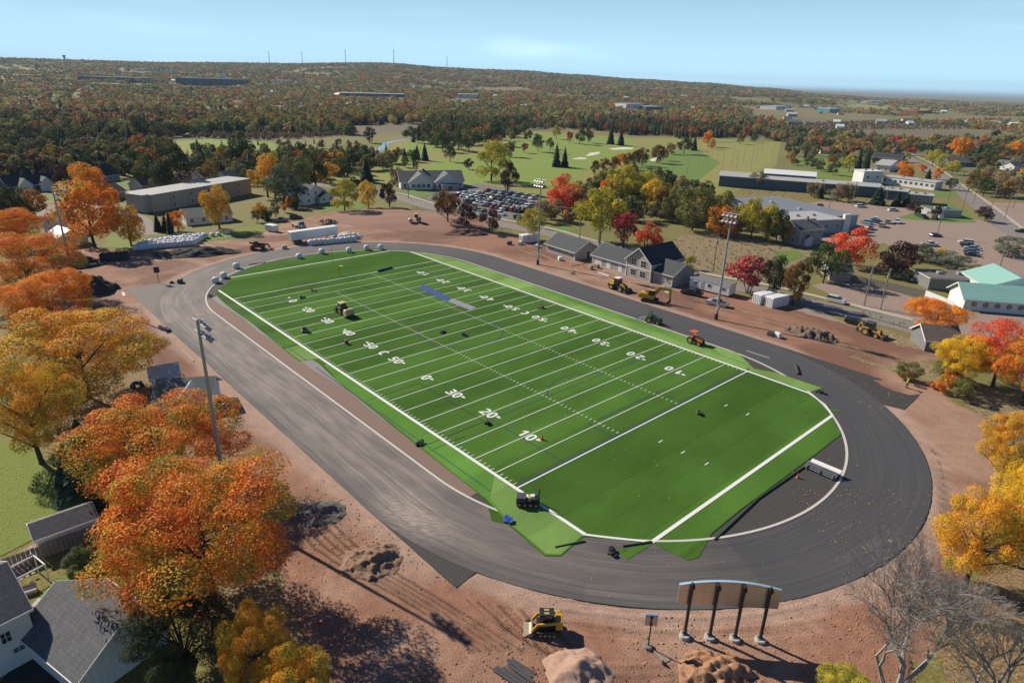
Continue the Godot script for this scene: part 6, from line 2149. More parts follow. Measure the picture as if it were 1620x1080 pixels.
func make_far_buildings() -> void:
	var blue: Material = M.metal_blue
	far_hall(Vector3(-1353.22, 0, -1859.79), Vector3(-1300.79, 0, -1896.82), 60.0, 9.0, blue, M.roof_membrane, "low pale industrial hall high on the left hillside")
	far_hall(Vector3(-1190.29, 0, -1873.93), Vector3(-999.25, 0, -1847.02), 90.0, 12.0, blue, blue, "long blue-grey plant in two stepped halls on the hillside")
	far_hall(Vector3(-894.58, 0, -1811.11), Vector3(-732.16, 0, -1796.54), 80.0, 14.0, blue, blue, "long blue-grey mill with ribbed wall on the hillside")
	far_hall(Vector3(-851.77, 0, -1974.08), Vector3(-833.45, 0, -1981.88), 40.0, 20.0, M.white, M.white, "white rooftop block above the ribbed blue mill")
	far_hall(Vector3(-1446.54, 0, -2639.63), Vector3(-1376.47, 0, -2665.58), 50.0, 8.0, M.white, M.roof_membrane, "thin white hall near the top of the left hill")
	far_hall(Vector3(-1320.93, 0, -2626.55), Vector3(-1251.35, 0, -2605.04), 50.0, 9.0, M.white, M.white, "white hall near the top of the hill")
	far_hall(Vector3(-397.53, 0, -1508.5), Vector3(-253.76, 0, -1539.22), 60.0, 7.0, blue, M.roof_membrane, "long grey works with pale roof above the woods")
	far_hall(Vector3(-138.78, 0, -1573.89), Vector3(-93, 0, -1577.26), 30.0, 8.0, M.white, M.white, "bright white long-roofed barn in the woods")
	far_hall(Vector3(202.9, 0, -1304.31), Vector3(238.29, 0, -1328.8), 30.0, 12.0, M.white, M.roof_membrane, "white square block with blue glass beyond the golf woods")
	far_hall(Vector3(241.81, 0, -1307.83), Vector3(280.12, 0, -1330.84), 30.0, 8.0, blue, M.roof_membrane, "blue-grey works beside the white block")
	far_hall(Vector3(-729.22, 0, -2065.03), Vector3(-689.33, 0, -2057.6), 40.0, 8.0, M.white, M.white, "small white works on the wooded slope")
	far_hall(Vector3(593.23, 0, -1593.13), Vector3(649.11, 0, -1646.68), 40.0, 7.0, M.white, M.roof_membrane, "pale works by the drifting smoke")
	far_hall(Vector3(680.93, 0, -1513.91), Vector3(717.11, 0, -1541.35), 30.0, 8.0, mat("teal", Color(0.1, 0.38, 0.45), 0.6), M.white, "teal and white works on the plain")
	far_hall(Vector3(1298.28, 0, -2559.57), Vector3(1430.73, 0, -2704.92), 30.0, 6.0, M.white, M.roof_membrane, "white farm hall on the green plain")
	far_hall(Vector3(941.78, 0, -1638.64), Vector3(1005.23, 0, -1682.59), 30.0, 6.0, mat("barn_red", Color(0.3, 0.06, 0.05), 0.7), M.barn_red, "red-roofed store on the right plain")
	far_hall(Vector3(1130.79, 0, -1863.79), Vector3(1166.53, 0, -1888.81), 20.0, 7.0, M.white, M.white, "white store on the right plain")
	far_hall(Vector3(818.77, 0, -1256.83), Vector3(882.93, 0, -1249.53), 30.0, 5.0, M.light_grey, M.roof_membrane, "row of grey sheds on the far right")
	far_hall(Vector3(827.27, 0, -1154.13), Vector3(872.61, 0, -1158.04), 30.0, 6.0, M.white, M.white, "white sheds at the far right edge")
	far_hall(Vector3(141.74, 0, -1100.91), Vector3(155.02, 0, -1109.22), 20.0, 6.0, M.white, M.white, "small white barn behind the golf woods")
	# scattered houses
	var r := RandomNumberGenerator.new()
	r.seed = 77
	for area in [[-34.0, -8.0, 700.0, 2400.0, 22], [12.0, 36.0, 720.0, 2200.0, 26], [-10.0, 14.0, 1200.0, 2600.0, 8]]:
		for i in area[4]:
			var az := deg_to_rad(r.randf_range(area[0], area[1]))
			var d := r.randf_range(area[2], area[3])
			var p := Vector3(sin(az) * d, 0, -cos(az) * d)
			var w := r.randf_range(9.0, 18.0)
			var o := thing("far_house", "tiny pale house or barn among the distant trees", "house", Vector3(p.x, land(p.x, p.z) - 0.3, p.z), r.randf_range(-0.6, 0.6), "scattered distant houses")
			wing(o, 0, 0, w, 9.0, 4.2, 2.8, "x", [M.white, M.cream, M.light_grey][i % 3], [M.roof_grey, M.white_metal, M.roof_brown, M.roof_membrane][i % 4], 0.4)
			clearings.append([p.x + w * 0.5, p.z + 12.0, w * 0.8, 22.0, 0.0])
	# wind turbines on the ridge
	for p in [Vector3(-1705.16, 0, -4795.89), Vector3(-1501.54, 0, -4863.48), Vector3(-1075.9, 0, -4359.19), Vector3(-724.34, 0, -4055.83), Vector3(-522.65, 0, -5063.1)]:
		var o := thing("wind_turbine", "slim white three-bladed wind turbine on the wooded ridge", "wind turbine", Vector3(p.x, land(p.x, p.z), p.z), 0.2, "wind turbines along the ridge")
		bar(o, "tower", M.white, Vector3.ZERO, Vector3(0, 78, 0), 2.4, 1.5)
		bit(o, "nacelle", M.white, Vector3(0, 79, 1.0), Vector3(4, 4, 9))
		var spin := rng.randf() * TAU
		for k in 3:
			var a := spin + TAU * k / 3.0
			var st := mb()
			beam(st, Vector3(0, 79, 6), Vector3(sin(a) * 38.0, 79 + cos(a) * 38.0, 6), 1.6, 0.6)
			part("blade", done(st), M.white, o)
	var t := Vector3(-2766.9, 0, -4272.28)
	var wt := thing("hilltop_tower", "small dark tower standing on the left skyline", "tower", Vector3(t.x, land(t.x, t.z), t.z))
	bit(wt, "shaft", M.dark_grey, Vector3(0, 14, 0), Vector3(8, 30, 8))
	bit(wt, "cap", M.dark_grey, Vector3(0, 30, 0), Vector3(13, 8, 13))


# ================================================================= cars
func lot_row(pts: Array, place: String, group: String, turn_by := PI / 2) -> void:
	var names := ["white", "silver", "grey", "black", "white", "pale blue", "dark blue", "grey", "white", "red", "silver", "black", "blue"]
	var kinds := ["suv", "sedan", "suv", "sedan", "pickup", "suv", "sedan"]
	var a := Vector3(pts[0].x, 0, pts[0].y)
	var b := Vector3(pts[-1].x, 0, pts[-1].y)
	for p in pts:
		var c: String = names[rng.randi() % names.size()]
		var k: String = kinds[rng.randi() % kinds.size()]
		car(k, c, Vector3(p.x, 0.06, p.y), turn_of(a, b) + turn_by + (PI if rng.randf() < 0.4 else 0.0) + rng.randf_range(-0.05, 0.05), "%s %s %s" % [c, {"suv": "sport utility car", "sedan": "saloon car", "pickup": "pickup truck"}[k], place], group)


func even(a: Vector2, b: Vector2, n: int) -> Array:
	var out := []
	for i in n:
		out.append(a.lerp(b, float(i) / (n - 1)) + Vector2(rng.randf_range(-0.3, 0.3), rng.randf_range(-0.3, 0.3)))
	return out


func make_cars() -> void:
	var g := "cars filling the clubhouse car park"
	var w := "in the packed clubhouse car park"
	lot_row(even(Vector2(-13.61, -318.03), Vector2(7.44, -299.9), 7), w, g)
	lot_row(even(Vector2(-19.19, -309.57), Vector2(7.17, -285.24), 15), w, g)
	lot_row(even(Vector2(-23.17, -307.07), Vector2(5.95, -277.5), 17), w, g)
	lot_row(even(Vector2(-25.78, -303.06), Vector2(4.53, -270.1), 19), w, g)
	lot_row(even(Vector2(-21.1, -287.07), Vector2(1.12, -266.83), 12), w, g)
	lot_row(even(Vector2(-35.28, -289.62), Vector2(-26.78, -301.14), 4), w, g)
	car("sedan", "pale blue", Vector3(-15.23, 0, -267.17), turn_of(Vector3(-21.1, 0, -287.07), Vector3(1.12, 0, -266.83)), "pale blue saloon car alone in the clubhouse drive")
	car("pickup", "white", Vector3(-6.22, 0, -260.38), turn_of(Vector3(-21.1, 0, -287.07), Vector3(1.12, 0, -266.83)), "white pickup truck alone by the clubhouse exit")
	car("suv", "black", Vector3(1.39, 0, -253.76), turn_of(Vector3(-21.1, 0, -287.07), Vector3(1.12, 0, -266.83)) + 1.0, "black sport utility car leaving the clubhouse car park")
	var s := "on the pinkish gravel car park by the showroom"
	var sg := "cars on the gravel car park"
	lot_row([Vector2(149.49, -270.57), Vector2(152.22, -265.8), Vector2(156.13, -266.33)], s, sg)
	lot_row([Vector2(142.14, -263.17), Vector2(146.53, -266.29)], s, sg)
	lot_row([Vector2(145.61, -257.53), Vector2(137.98, -251.83), Vector2(133.49, -246.72)], s, sg, 0.2)
	lot_row([Vector2(161.45, -230.47), Vector2(159.38, -225.48), Vector2(157.78, -221.63), Vector2(154.09, -215.93), Vector2(151.96, -212.29)], "in a tight rank on the open gravel car park", "rank of parked cars on the gravel", PI / 2)
	car("suv", "white", Vector3(158.97, 0, -302.38), 0.1, "white sport utility car crossing the top of the gravel car park")
	car("sedan", "white", Vector3(169.69, 0, -294.62), 0.1, "white saloon car parked by the gravel edge")
	car("sedan", "dark blue", Vector3(157.54, 0, -242.15), 0.3, "dark blue saloon car alone mid gravel car park")
	car("pickup", "white", Vector3(145.79, 0, -225.76), 0.1, "white pickup truck parked by silver shrubs")
	car("suv", "black", Vector3(139.02, 0, -299.33), 0.8, "black car parked below the blue warehouse")
	car("van", "white", Vector3(169.07, 0, -400.03), 1.2, "white box van on the grass behind the warehouse")
	car("van", "white", Vector3(171.59, 0, -397.84), 1.2, "second white van on the grass behind the warehouse")
	car("sedan", "black", Vector3(173.27, 0, -395.51), 1.2, "black car beside two white vans on the grass")
	car("pickup", "dark blue", Vector3(174.27, 0, -279.39), 1.5, "dark pickup by the green-roofed shed")
	car("van", "tan", Vector3(176.93, 0, -278.4), 1.5, "tan van by the green-roofed shed")
	car("van", "white", Vector3(180.47, 0, -278.89), 1.5, "white van by the green-roofed shed")
	car("suv", "black", Vector3(198.43, 0, -253.9), 2.4, "black car driving on the right-hand road")
	car("suv", "white", Vector3(82.15, 0, -157.84), turn_of(Vector3(76.97, 0, -154.4), Vector3(83.49, 0, -148.36)), "white sport utility car driving along the street")
	car("suv", "black", Vector3(79.26, 0, -141.47), turn_of(Vector3(73.61, 0, -146.64), Vector3(83.82, 0, -137.35)), "black hatchback parked beside the chain-link fence")
	car("pickup", "silver", Vector3(50.28, 0, -152.59), turn_of(Vector3(52.86, 0, -151.85), Vector3(48.72, 0, -154.91)), "silver pickup truck beside the floodlight pole")
	car("pickup", "black", Vector3(45.94, 0, -160.33), turn_of(Vector3(48.19, 0, -158.95), Vector3(43.99, 0, -161.76)), "black pickup truck beside the site office trailer")
	car("sedan", "black", Vector3(30.04, 0, -209.55), turn_of(Vector3(26.43, 0, -212.65), Vector3(38.56, 0, -197.41)), "black car on the street behind the field house")
	car("pickup", "grey", Vector3(-85.95, 0, -235.67), 0.5, "grey pickup truck parked on the grass by the shrubs")
	car("suv", "dark blue", Vector3(-82.21, 0, -242.03), 0.5, "dark blue car in shade behind the flatbed truck")


# ================================================================= things on the site
func bag_mesh(sd: int) -> Mesh:
	var key := "bag%d" % sd
	if cached.has(key):
		return cached[key]
	var r := RandomNumberGenerator.new()
	r.seed = sd
	var st := SurfaceTool.new()
	st.begin(Mesh.PRIMITIVE_TRIANGLES)
	var n := 16
	var prof := [[0.0, 0.0], [0.55, 0.0], [0.68, 0.12], [0.72, 0.5], [0.7, 0.95], [0.58, 1.2], [0.3, 1.3], [0.1, 1.36], [0.0, 1.36]]
	for i in prof.size():
		for k in n:
			var a := TAU * k / n
			var sq := 1.0 / pow(pow(absf(cos(a)), 3.2) + pow(absf(sin(a)), 3.2), 1.0 / 3.2)
			var d: float = prof[i][0] * lerpf(1.0, sq, 0.75) * (1.0 + r.randf_range(-0.045, 0.045))
			st.add_vertex(Vector3(cos(a) * d, prof[i][1] + r.randf_range(-0.03, 0.03) * float(i > 1), sin(a) * d))
	for i in prof.size() - 1:
		for k in n:
			var p := i * n + k
			var q := i * n + (k + 1) % n
			for j in [p, p + n, q, q, p + n, q + n]:
				st.add_index(j)
	st.generate_normals()
	cached[key] = st.commit()
	return cached[key]


func bag(at: Vector3, label: String, group: String, s := 1.0) -> void:
	var o := thing("bulk_bag", label, "bag", at, rng.randf() * TAU, group)
	o.scale = Vector3(s, s * rng.randf_range(0.92, 1.05), s)
	var k := rng.randi() % 4
	part("sack", bag_mesh(k), M.bag, o)
	if not cached.has("straps"):
		var st := mb()
		tube(st, [Vector3(0.42, 1.1, 0.42), Vector3(0.35, 1.42, 0.35), Vector3(0.12, 1.28, 0.4)], [0.03, 0.03, 0.03], 4)
		cached["straps"] = done(st)
	for i in 4:
		part("strap", cached["straps"], M.light_grey, o, Vector3.ZERO, Vector3(0, i * PI / 2, 0))


func heap(called: String, label: String, at: Vector3, size: Vector3, turn: float, m: Material, sd: int, rough := 0.2) -> void:
	var st := SurfaceTool.new()
	st.begin(Mesh.PRIMITIVE_TRIANGLES)
	var n := 44
	for j in n + 1:
		for i in n + 1:
			var x := i * 2.0 / n - 1.0
			var z := j * 2.0 / n - 1.0
			var wob := nz.get_noise_2d(x * 40.0 + sd * 31.0, z * 40.0) * 0.5
			var d := sqrt(x * x + z * z) * (1.0 + wob * 0.5)
			var h := maxf(0.0, 1.0 - d)
			h = h * (1.35 - 0.35 * h) * (0.75 + nz.get_noise_2d(x * 55.0 + sd * 17.0, z * 55.0 + 9.0) * 0.4)
			h += (nz.get_noise_2d(x * 130.0 + sd, z * 130.0) + nz.get_noise_2d(x * 330.0 + sd, z * 330.0) * 0.3) * rough * smoothstep(0.02, 0.25, h)
			st.add_vertex(Vector3(x * size.x, h * size.y - (0.12 if h <= 0.02 else 0.0), z * size.z))
	for j in n:
		for i in n:
			var a := j * (n + 1) + i
			for k in [a, a + 1, a + n + 2, a, a + n + 2, a + n + 1]:
				st.add_index(k)
	st.generate_normals()
	var o := lone(called, st.commit(), m, label, "heap", "", at + Vector3(0, 0.07, 0), turn)
	o.set_meta("kind", "thing")


func make_site_things() -> void:
	# heaps
	var soil := mat("heap_soil", Color(0.3, 0.2, 0.14), 0.97, 0, "soil", 1.6)
	var pinks := mat("heap_sand", Color(0.48, 0.33, 0.26), 0.97, 0, "soil", 1.6)
	var mulch := mat("heap_mulch", Color(0.075, 0.058, 0.045), 0.97, 0, "stones", 0.7)
	var grit := mat("heap_grit", Color(0.06, 0.062, 0.06), 0.95, 0, "stones", 0.7)
	var clay := mat("heap_clay", Color(0.42, 0.24, 0.14), 0.97, 0, "soil", 1.6)
	heap("soil_heap", "rough brown soil heap with raked furrows beside the blacktop corner", Vector3(-14.99, 0, -58), Vector3(3.6, 1.5, 3.0), 0.4, soil, 1, 0.3)
	heap("gravel_heap", "small grey-brown gravel heap by the big orange maple", Vector3(-23.22, 0, -66.31), Vector3(3.6, 1.4, 2.6), 0.2, mat("heap_gravel", Color(0.2, 0.17, 0.15), 0.95, 0, "stones", 0.5), 2, 0.15)
	heap("sand_heap", "smooth pinkish sand mound with a scooped dark side", Vector3(6.91, 0, -43.76), Vector3(3.4, 1.9, 3.0), 0.1, pinks, 3, 0.1)
	heap("clay_heap", "dug red clay heap under the scoreboard", Vector3(19.74, 0, -44.18), Vector3(4.2, 1.6, 3.0), 0.0, clay, 4, 0.5)
	heap("mulch_heap", "dark mulch heap beside the far left floodlight pole", Vector3(-119.84, 0, -171.88), Vector3(7.0, 4.2, 5.0), 0.2, mulch, 5, 0.2)
	heap("mulch_heap", "dark weedy soil heap below the left floodlight pole", Vector3(-103.15, 0, -149.34), Vector3(6.8, 6.0, 5.0), 0.5, mulch, 6, 0.15)
	heap("grit_heap", "long dark grey grit heap near the parked telehandler", Vector3(-92.92, 0, -187.46), Vector3(12.0, 3.0, 4.5), 0.35, grit, 7, 0.2)
	heap("rubble_heap", "heap of broken rubble and clods by the gravel yard", Vector3(65.58, 0, -132.85), Vector3(6.0, 1.9, 3.0), -0.7, mat("heap_rubble", Color(0.24, 0.17, 0.13), 0.97, 0, "stones", 1.0), 8, 0.9)
	heap("soil_heap", "twin-peaked red soil heap below the purple maples", Vector3(-17.37, 0, -224.35), Vector3(8.5, 2.4, 4.0), 0.1, mat("heap_red", Color(0.19, 0.105, 0.08), 0.97, 0, "soil", 1.6), 9, 0.3)
	heap("soil_heap", "small brown soil heap behind the white semi-trailer", Vector3(-69.09, 0, -235.7), Vector3(4.5, 2.2, 4.0), 0.1, soil, 10, 0.3)
	heap("sand_heap", "pale sand heap at the trailer's far end", Vector3(-56.09, 0, -215.57), Vector3(6.0, 2.2, 4.0), 0.3, mat("heap_pale", Color(0.55, 0.47, 0.38), 0.95), 11, 0.1)
	heap("brown_mound", "broad low red-brown mound behind the far bend", Vector3(-39.65, 0, -245.58), Vector3(34.0, 2.6, 20.0), -0.1, mat("mound_soil", Color(0.33, 0.19, 0.14), 0.97, 0, "soil", 5.0), 12, 0.06)
	# bulk bags
	for p in [Vector2(-63.25, -185.54), Vector2(-58.19, -191.34), Vector2(-50.56, -193.75), Vector2(-45.96, -197.45), Vector2(-41.89, -198.73), Vector2(-76.62, -173.12), Vector2(-76.22, -163.9), Vector2(-76.39, -159.29)]:
		bag(Vector3(p.x, TURF_Y, p.y), "white bulk bag standing alone at the turf's far edge", "bags spaced along the far turf edge", 1.15)
	var rows := [[Vector2(-113.49, -189.74), Vector2(-100.15, -197.74), 13], [Vector2(-113.85, -192.86), Vector2(-100.33, -201.11), 13], [Vector2(-113.67, -196.15), Vector2(-100.7, -204.56), 12], [Vector2(-110.16, -200.79), Vector2(-101.08, -207.21), 9]]
	for r in rows:
		for i in r[2]:
			var p: Vector2 = r[0].lerp(r[1], float(i) / (r[2] - 1))
			bag(Vector3(p.x + rng.randf_range(-0.2, 0.2), 0.05, p.y + rng.randf_range(-0.2, 0.2)), "white bulk bag packed in the long block near the left trees", "block of packed bulk bags", 1.4)
	for i in 11:
		var p: Vector2 = Vector2(-64.59, -201.93).lerp(Vector2(-52.53, -208.61), i / 10.0)
		bag(Vector3(p.x, 0.06, p.y), "white bulk bag in the row against the semi-trailer", "bags lined up against the trailer", 1.35)
	for i in 5:
		var p: Vector2 = Vector2(-57.39, -209.82).lerp(Vector2(-53.58, -213.05), i / 4.0)
		bag(Vector3(p.x, 0.06, p.y), "white bulk bag in the row against the semi-trailer", "bags lined up against the trailer", 1.35)
	for p in [Vector2(-100.69, -208.17), Vector2(-99.5, -210.17), Vector2(-97.91, -211.3), Vector2(-96.26, -214.37), Vector2(-100.14, -201.13)]:
		bag(Vector3(p.x, 0.03, p.y), "slumped half-empty bulk bag on the grass", "slumped bags on the grass", 1.0)
	# semi-trailer
	var a := Vector3(-70.46, 0, -202.09)
	var b := Vector3(-58.71, 0, -213.35)
	var o := thing("semi_trailer", "long white box semi-trailer parked by the far bend", "trailer", a + Vector3(0, 0.06, 0), turn_of(a, b))
	bit(o, "box", mat("trailer_white", Color(0.72, 0.74, 0.76), 0.5, 0.1, "sheet", 4.0), Vector3(8.0, 2.55, -1.3), Vector3(16.2, 2.7, 2.6))
	bit(o, "rear_doors", M.light_grey, Vector3(-0.14, 2.5, -1.3), Vector3(0.1, 2.6, 2.5))
	bit(o, "underframe", M.dark_grey, Vector3(8.0, 1.05, -1.3), Vector3(15.5, 0.3, 1.2))
	for x in [1.6, 2.9]:
		for z in [-0.25, -2.35]:
			wheel(o, Vector3(x, 0.5, z), 0.5, 0.5, M.steel)
	for z in [-0.7, -1.9]:
		bit(o, "landing_leg", M.dark_grey, Vector3(12.5, 0.5, z), Vector3(0.2, 1.1, 0.2))
	# containers
	for c in [[Vector3(59.79, 0, -155.38), Vector3(61.36, 0, -153.06), "open-ended white shipping container with dark doorway under the trees", "white"], [Vector3(62.01, 0, -153.12), Vector3(63.68, 0, -150.39), "white shipping container with blue-grey door bars beside another", "white"]]:
		o = thing("shipping_container", c[2], "container", c[0] + Vector3(0, 0.06, 0), turn_of(c[0], c[1]))
		bit(o, "box", M.trailer_white, Vector3(1.3, 1.35, -3.1), Vector3(2.5, 2.6, 6.1))
		for i in 2:
			var dr := bit(o, "door", M.trailer_white, Vector3(0.7 + i * 1.22, 1.33, 0.0), Vector3(1.15, 2.4, 0.08))
			for k in 2:
				part("lock_bar", cube_mesh(Vector3(0.06, 2.3, 0.06)), M.mid_grey, dr, Vector3(-0.25 + k * 0.5, 0, 0.06))
		for i in 10:
			for x in [0.03, 2.57]:
				part("corrugation", cube_mesh(Vector3(0.06, 2.4, 0.3)), M.trailer_white, o, Vector3(x, 1.33, -0.4 - i * 0.6))
	o = thing("shipping_container", "white shipping container with small blue badge behind the floodlight pole", "container", Vector3(2.67, 0, -212.52), turn_of(Vector3(2.67, 0, -212.52), Vector3(7.8, 0, -215.88)))
	bit(o, "box", M.trailer_white, Vector3(3.0, 1.35, -1.2), Vector3(6.0, 2.6, 2.5))
	bit(o, "door", M.light_grey, Vector3(-0.02, 1.35, -1.2), Vector3(0.08, 2.4, 2.3))
	bit(o, "badge", M.blue, Vector3(2.4, 1.7, 0.06), Vector3(0.9, 0.45, 0.04))
	for i in 9:
		part("corrugation", cube_mesh(Vector3(0.3, 2.4, 0.06)), M.trailer_white, o, Vector3(0.5 + i * 0.62, 1.33, 0.06))
	# box trailer, flatbed truck
	o = thing("cargo_trailer", "small white enclosed cargo trailer on the soil", "trailer", Vector3(-85.47, 0, -219.68), turn_of(Vector3(-85.47, 0, -219.68), Vector3(-80.96, 0, -217.28)))
	bit(o, "box", M.trailer_white, Vector3(2.0, 1.45, -1.0), Vector3(4.2, 2.0, 2.1))
	for x in [1.6, 2.4]:
		for z in [0.0, -2.0]:
			wheel(o, Vector3(x, 0.34, z), 0.34, 0.22, M.steel)
	bar(o, "drawbar", M.dark_grey, Vector3(4.0, 0.5, -1.0), Vector3(5.4, 0.5, -1.0), 0.08)
	o = thing("flatbed_truck", "pale blue flatbed truck facing the track behind the semi-trailer", "truck", Vector3(-76.53, 0, -227.03), turn_of(Vector3(-81.14, 0, -232.94), Vector3(-73.76, 0, -225.29)))
	bit(o, "cab", paint("pale blue"), Vector3(2.2, 1.6, 0), Vector3(1.6, 1.7, 2.1), Vector3.ZERO, Vector2(0.8, 0.9))
	bit(o, "windscreen", M.car_glass, Vector3(2.35, 2.05, 0), Vector3(1.35, 0.7, 1.9), Vector3.ZERO, Vector2(0.8, 0.95))
	bit(o, "bonnet", paint("pale blue"), Vector3(3.6, 1.15, 0), Vector3(1.4, 0.9, 1.7), Vector3.ZERO, Vector2(0.9, 0.9))
	bit(o, "flat_deck", M.timber, Vector3(-1.4, 1.1, 0), Vector3(5.4, 0.25, 2.4))
	bit(o, "chassis", M.black, Vector3(0.4, 0.8, 0), Vector3(7.0, 0.3, 0.9))
	for x in [-2.4, 3.5]:
		for z in [-0.95, 0.95]:
			wheel(o, Vector3(x, 0.48, z), 0.48, 0.35, M.steel)
	# dark dumpster and crates
	o = thing("dumpster", "long dark blue steel skip in the shade near the bag block", "skip", Vector3(-116.23, 0, -176.28), turn_of(Vector3(-116.23, 0, -176.28), Vector3(-110.61, 0, -178.27)))
	var dm := mat("skip_blue", Color(0.02, 0.03, 0.055), 0.6)
	bit(o, "floor", dm, Vector3(3.5, 0.25, -1.2), Vector3(7.0, 0.3, 2.4))
	for z in [0.0, -2.4]:
		bit(o, "side", dm, Vector3(3.5, 1.1, z), Vector3(7.0, 1.8, 0.1))
		for i in 8:
			bit(o, "rib", dm, Vector3(0.4 + i * 0.88, 1.1, z + (0.08 if z == 0.0 else -0.08)), Vector3(0.14, 1.7, 0.12))
	for x in [0.0, 7.0]:
		bit(o, "end", dm, Vector3(x, 1.1, -1.2), Vector3(0.1, 1.8, 2.3))
	# machines
	wheel_loader(Vector3(27.4, 0, -162.96) + Vector3(0, 0.07, 0), turn_of(Vector3(25.78, 0, -164.48), Vector3(29.07, 0, -160.93)) - 0.05)
	excavator(Vector3(34.02, 0, -154.12) + Vector3(0, 0.07, 0), turn_of(Vector3(32.21, 0, -155.47), Vector3(37.35, 0, -151.96)) + 0.12)
	skid_steer(Vector3(4.16, 0, -48.8) + Vector3(0, 0.08, 0), turn_of(Vector3(5.81, 0, -49.34), Vector3(2.54, 0, -49.39)))
	turf_machine(Vector3(2.59, 0, -69.03) + Vector3(0, TURF_Y, 0), turn_of(Vector3(1.79, 0, -69), Vector3(3.48, 0, -68.94)))
	telehandler(Vector3(-78.68, 0, -194.51) + Vector3(0, 0.07, 0), turn_of(Vector3(-80.24, 0, -193.54), Vector3(-75.7, 0, -194.86)))
	backhoe(Vector3(79.14, 0, -134.26) + Vector3(0, 0.03, 0), turn_of(Vector3(78.1, 0, -136.12), Vector3(80.36, 0, -132.84)))
	bulldozer(Vector3(-36.27, 0, -235.64) + Vector3(0, 1.4, 0), PI + 0.25)
	var t := farm_tractor(Vector3(-38.98, 0, -139.07) + Vector3(0, TURF_Y, 0), turn_of(Vector3(-37.41, 0, -137.91), Vector3(-39.88, 0, -140.3)), M.green_paint, M.tan_paint, "farm_tractor", "green cab tractor with tan roof working mid turf", 0.92)
	tractor_cab(t, M.green_paint)
	o = thing("turf_drum_brush", "tan topped drum infill spreader hitched behind the green tractor", "spreader", Vector3(-36.58, 0, -136.3) + Vector3(0, TURF_Y, 0), turn_of(Vector3(-37.41, 0, -137.91), Vector3(-39.88, 0, -140.3)))
	var ds := mb()
	tube(ds, [Vector3(0, 1.1, -1.1), Vector3(0, 1.1, -0.9), Vector3(0, 1.1, 0.9), Vector3(0, 1.1, 1.1)], [0.7, 0.85, 0.85, 0.7], 16)
	part("hopper", done(ds), M.tan_paint, o)
	bit(o, "frame", M.black, Vector3(0.2, 0.5, 0), Vector3(2.2, 0.25, 1.6))
	for z in [-0.9, 0.9]:
		wheel(o, Vector3(-0.1, 0.4, z), 0.4, 0.3, M.dull_yellow)
	bar(o, "drawbar", M.black, Vector3(0.9, 0.5, 0), Vector3(2.2, 0.6, 0), 0.07)
	t = farm_tractor(Vector3(38.3, 0, -126.09) + Vector3(0, TURF_Y, 0), turn_of(Vector3(37.94, 0, -126.76), Vector3(39.37, 0, -125.12)), M.orange, M.orange, "compact_tractor", "orange compact tractor with orange sunshade on the pale turf margin", 0.92)
	open_canopy(t)
	t = farm_tractor(Vector3(31.89, 0, -138.11) + Vector3(0, ROAD_Y, 0), turn_of(Vector3(32.97, 0, -137.79), Vector3(30.24, 0, -140.06)) + PI, M.green_paint, null, "open_tractor", "open green and yellow tractor with rear lattice implement at the track edge", 0.95)
	open_canopy(t)
	for z in [-0.7, 0.7]:
		bar(t, "roll_bar", M.black, Vector3(-1.0, 1.6, z), Vector3(-1.0, 2.7, z), 0.05)
	bar(t, "roll_bar", M.black, Vector3(-1.0, 2.7, -0.7), Vector3(-1.0, 2.7, 0.7), 0.05)
	for i in 4:
		bar(t, "lattice_bar", M.galvanised, Vector3(-1.6, 0.9 - i * 0.15, -1.0 + i * 0.6), Vector3(-4.2, 0.25, -1.2 + i * 0.7), 0.06)
	bar(t, "lattice_bar", M.galvanised, Vector3(-4.2, 0.25, -1.3), Vector3(-4.2, 0.25, 1.2), 0.06)
	# small machines on the turf
	o = thing("line_trolley", "small grey turf trolley with long wooden handle on the left of the field", "trolley", Vector3(-43.55, 0, -126.74) + Vector3(0, TURF_Y, 0), 0.4)
	bit(o, "engine", M.dark_grey, Vector3(0, 0.75, 0), Vector3(0.9, 0.7, 0.8))
	bit(o, "deck", M.light_grey, Vector3(0, 0.35, 0), Vector3(1.3, 0.16, 1.0))
	for x in [-0.5, 0.5]:
		for z in [-0.5, 0.5]:
			wheel(o, Vector3(x, 0.22, z), 0.22, 0.16, M.light_grey)
	bar(o, "handle", M.timber, Vector3(0.5, 0.5, 0), Vector3(2.6, 0.3, -1.6), 0.06)
	o = thing("seam_roller", "little reddish hand roller near the centre numbers", "roller", Vector3(-33.33, 0, -120.82) + Vector3(0, TURF_Y, 0), 0.8)
	bit(o, "motor", mat("dull_red", Color(0.3, 0.12, 0.1), 0.6), Vector3(0, 0.62, 0), Vector3(0.6, 0.5, 0.5))
	var rs := mb()
	tube(rs, [Vector3(0, 0.28, -0.45), Vector3(0, 0.28, 0.45)], [0.28, 0.28], 12)
	part("drum", done(rs), M.dark_grey, o)
	bar(o, "handle", M.dark_grey, Vector3(-0.2, 0.6, 0), Vector3(-0.9, 1.1, 0), 0.03)
	# blue turf rolls
	o = thing("blue_turf_strip", "wide strip of blue turf laid out beside the hash marks", "turf strip", Vector3.ZERO)
	var bs := mb()
	slab(bs, [Vector2(-24.58, -159.77), Vector2(-23.27, -162.11), Vector2(-15.34, -151.75), Vector2(-15.86, -149.26), Vector2(-16.88, -150.14)], TURF_Y + 0.03, TURF_Y + 0.09)
	part("blue_pile", done(bs), mat("blue_turf", Color(0.02, 0.08, 0.4), 0.85, 0, "stones", 0.6, true), o)
	var gs := mb()
	slab(gs, [Vector2(-15.86, -149.26), Vector2(-15.03, -151.78), Vector2(-8.57, -145.19), Vector2(-9.93, -143.26)], TURF_Y + 0.03, TURF_Y + 0.06)
	part("grey_backing", done(gs), mat("grey_backing", Color(0.25, 0.26, 0.3), 0.85), o)
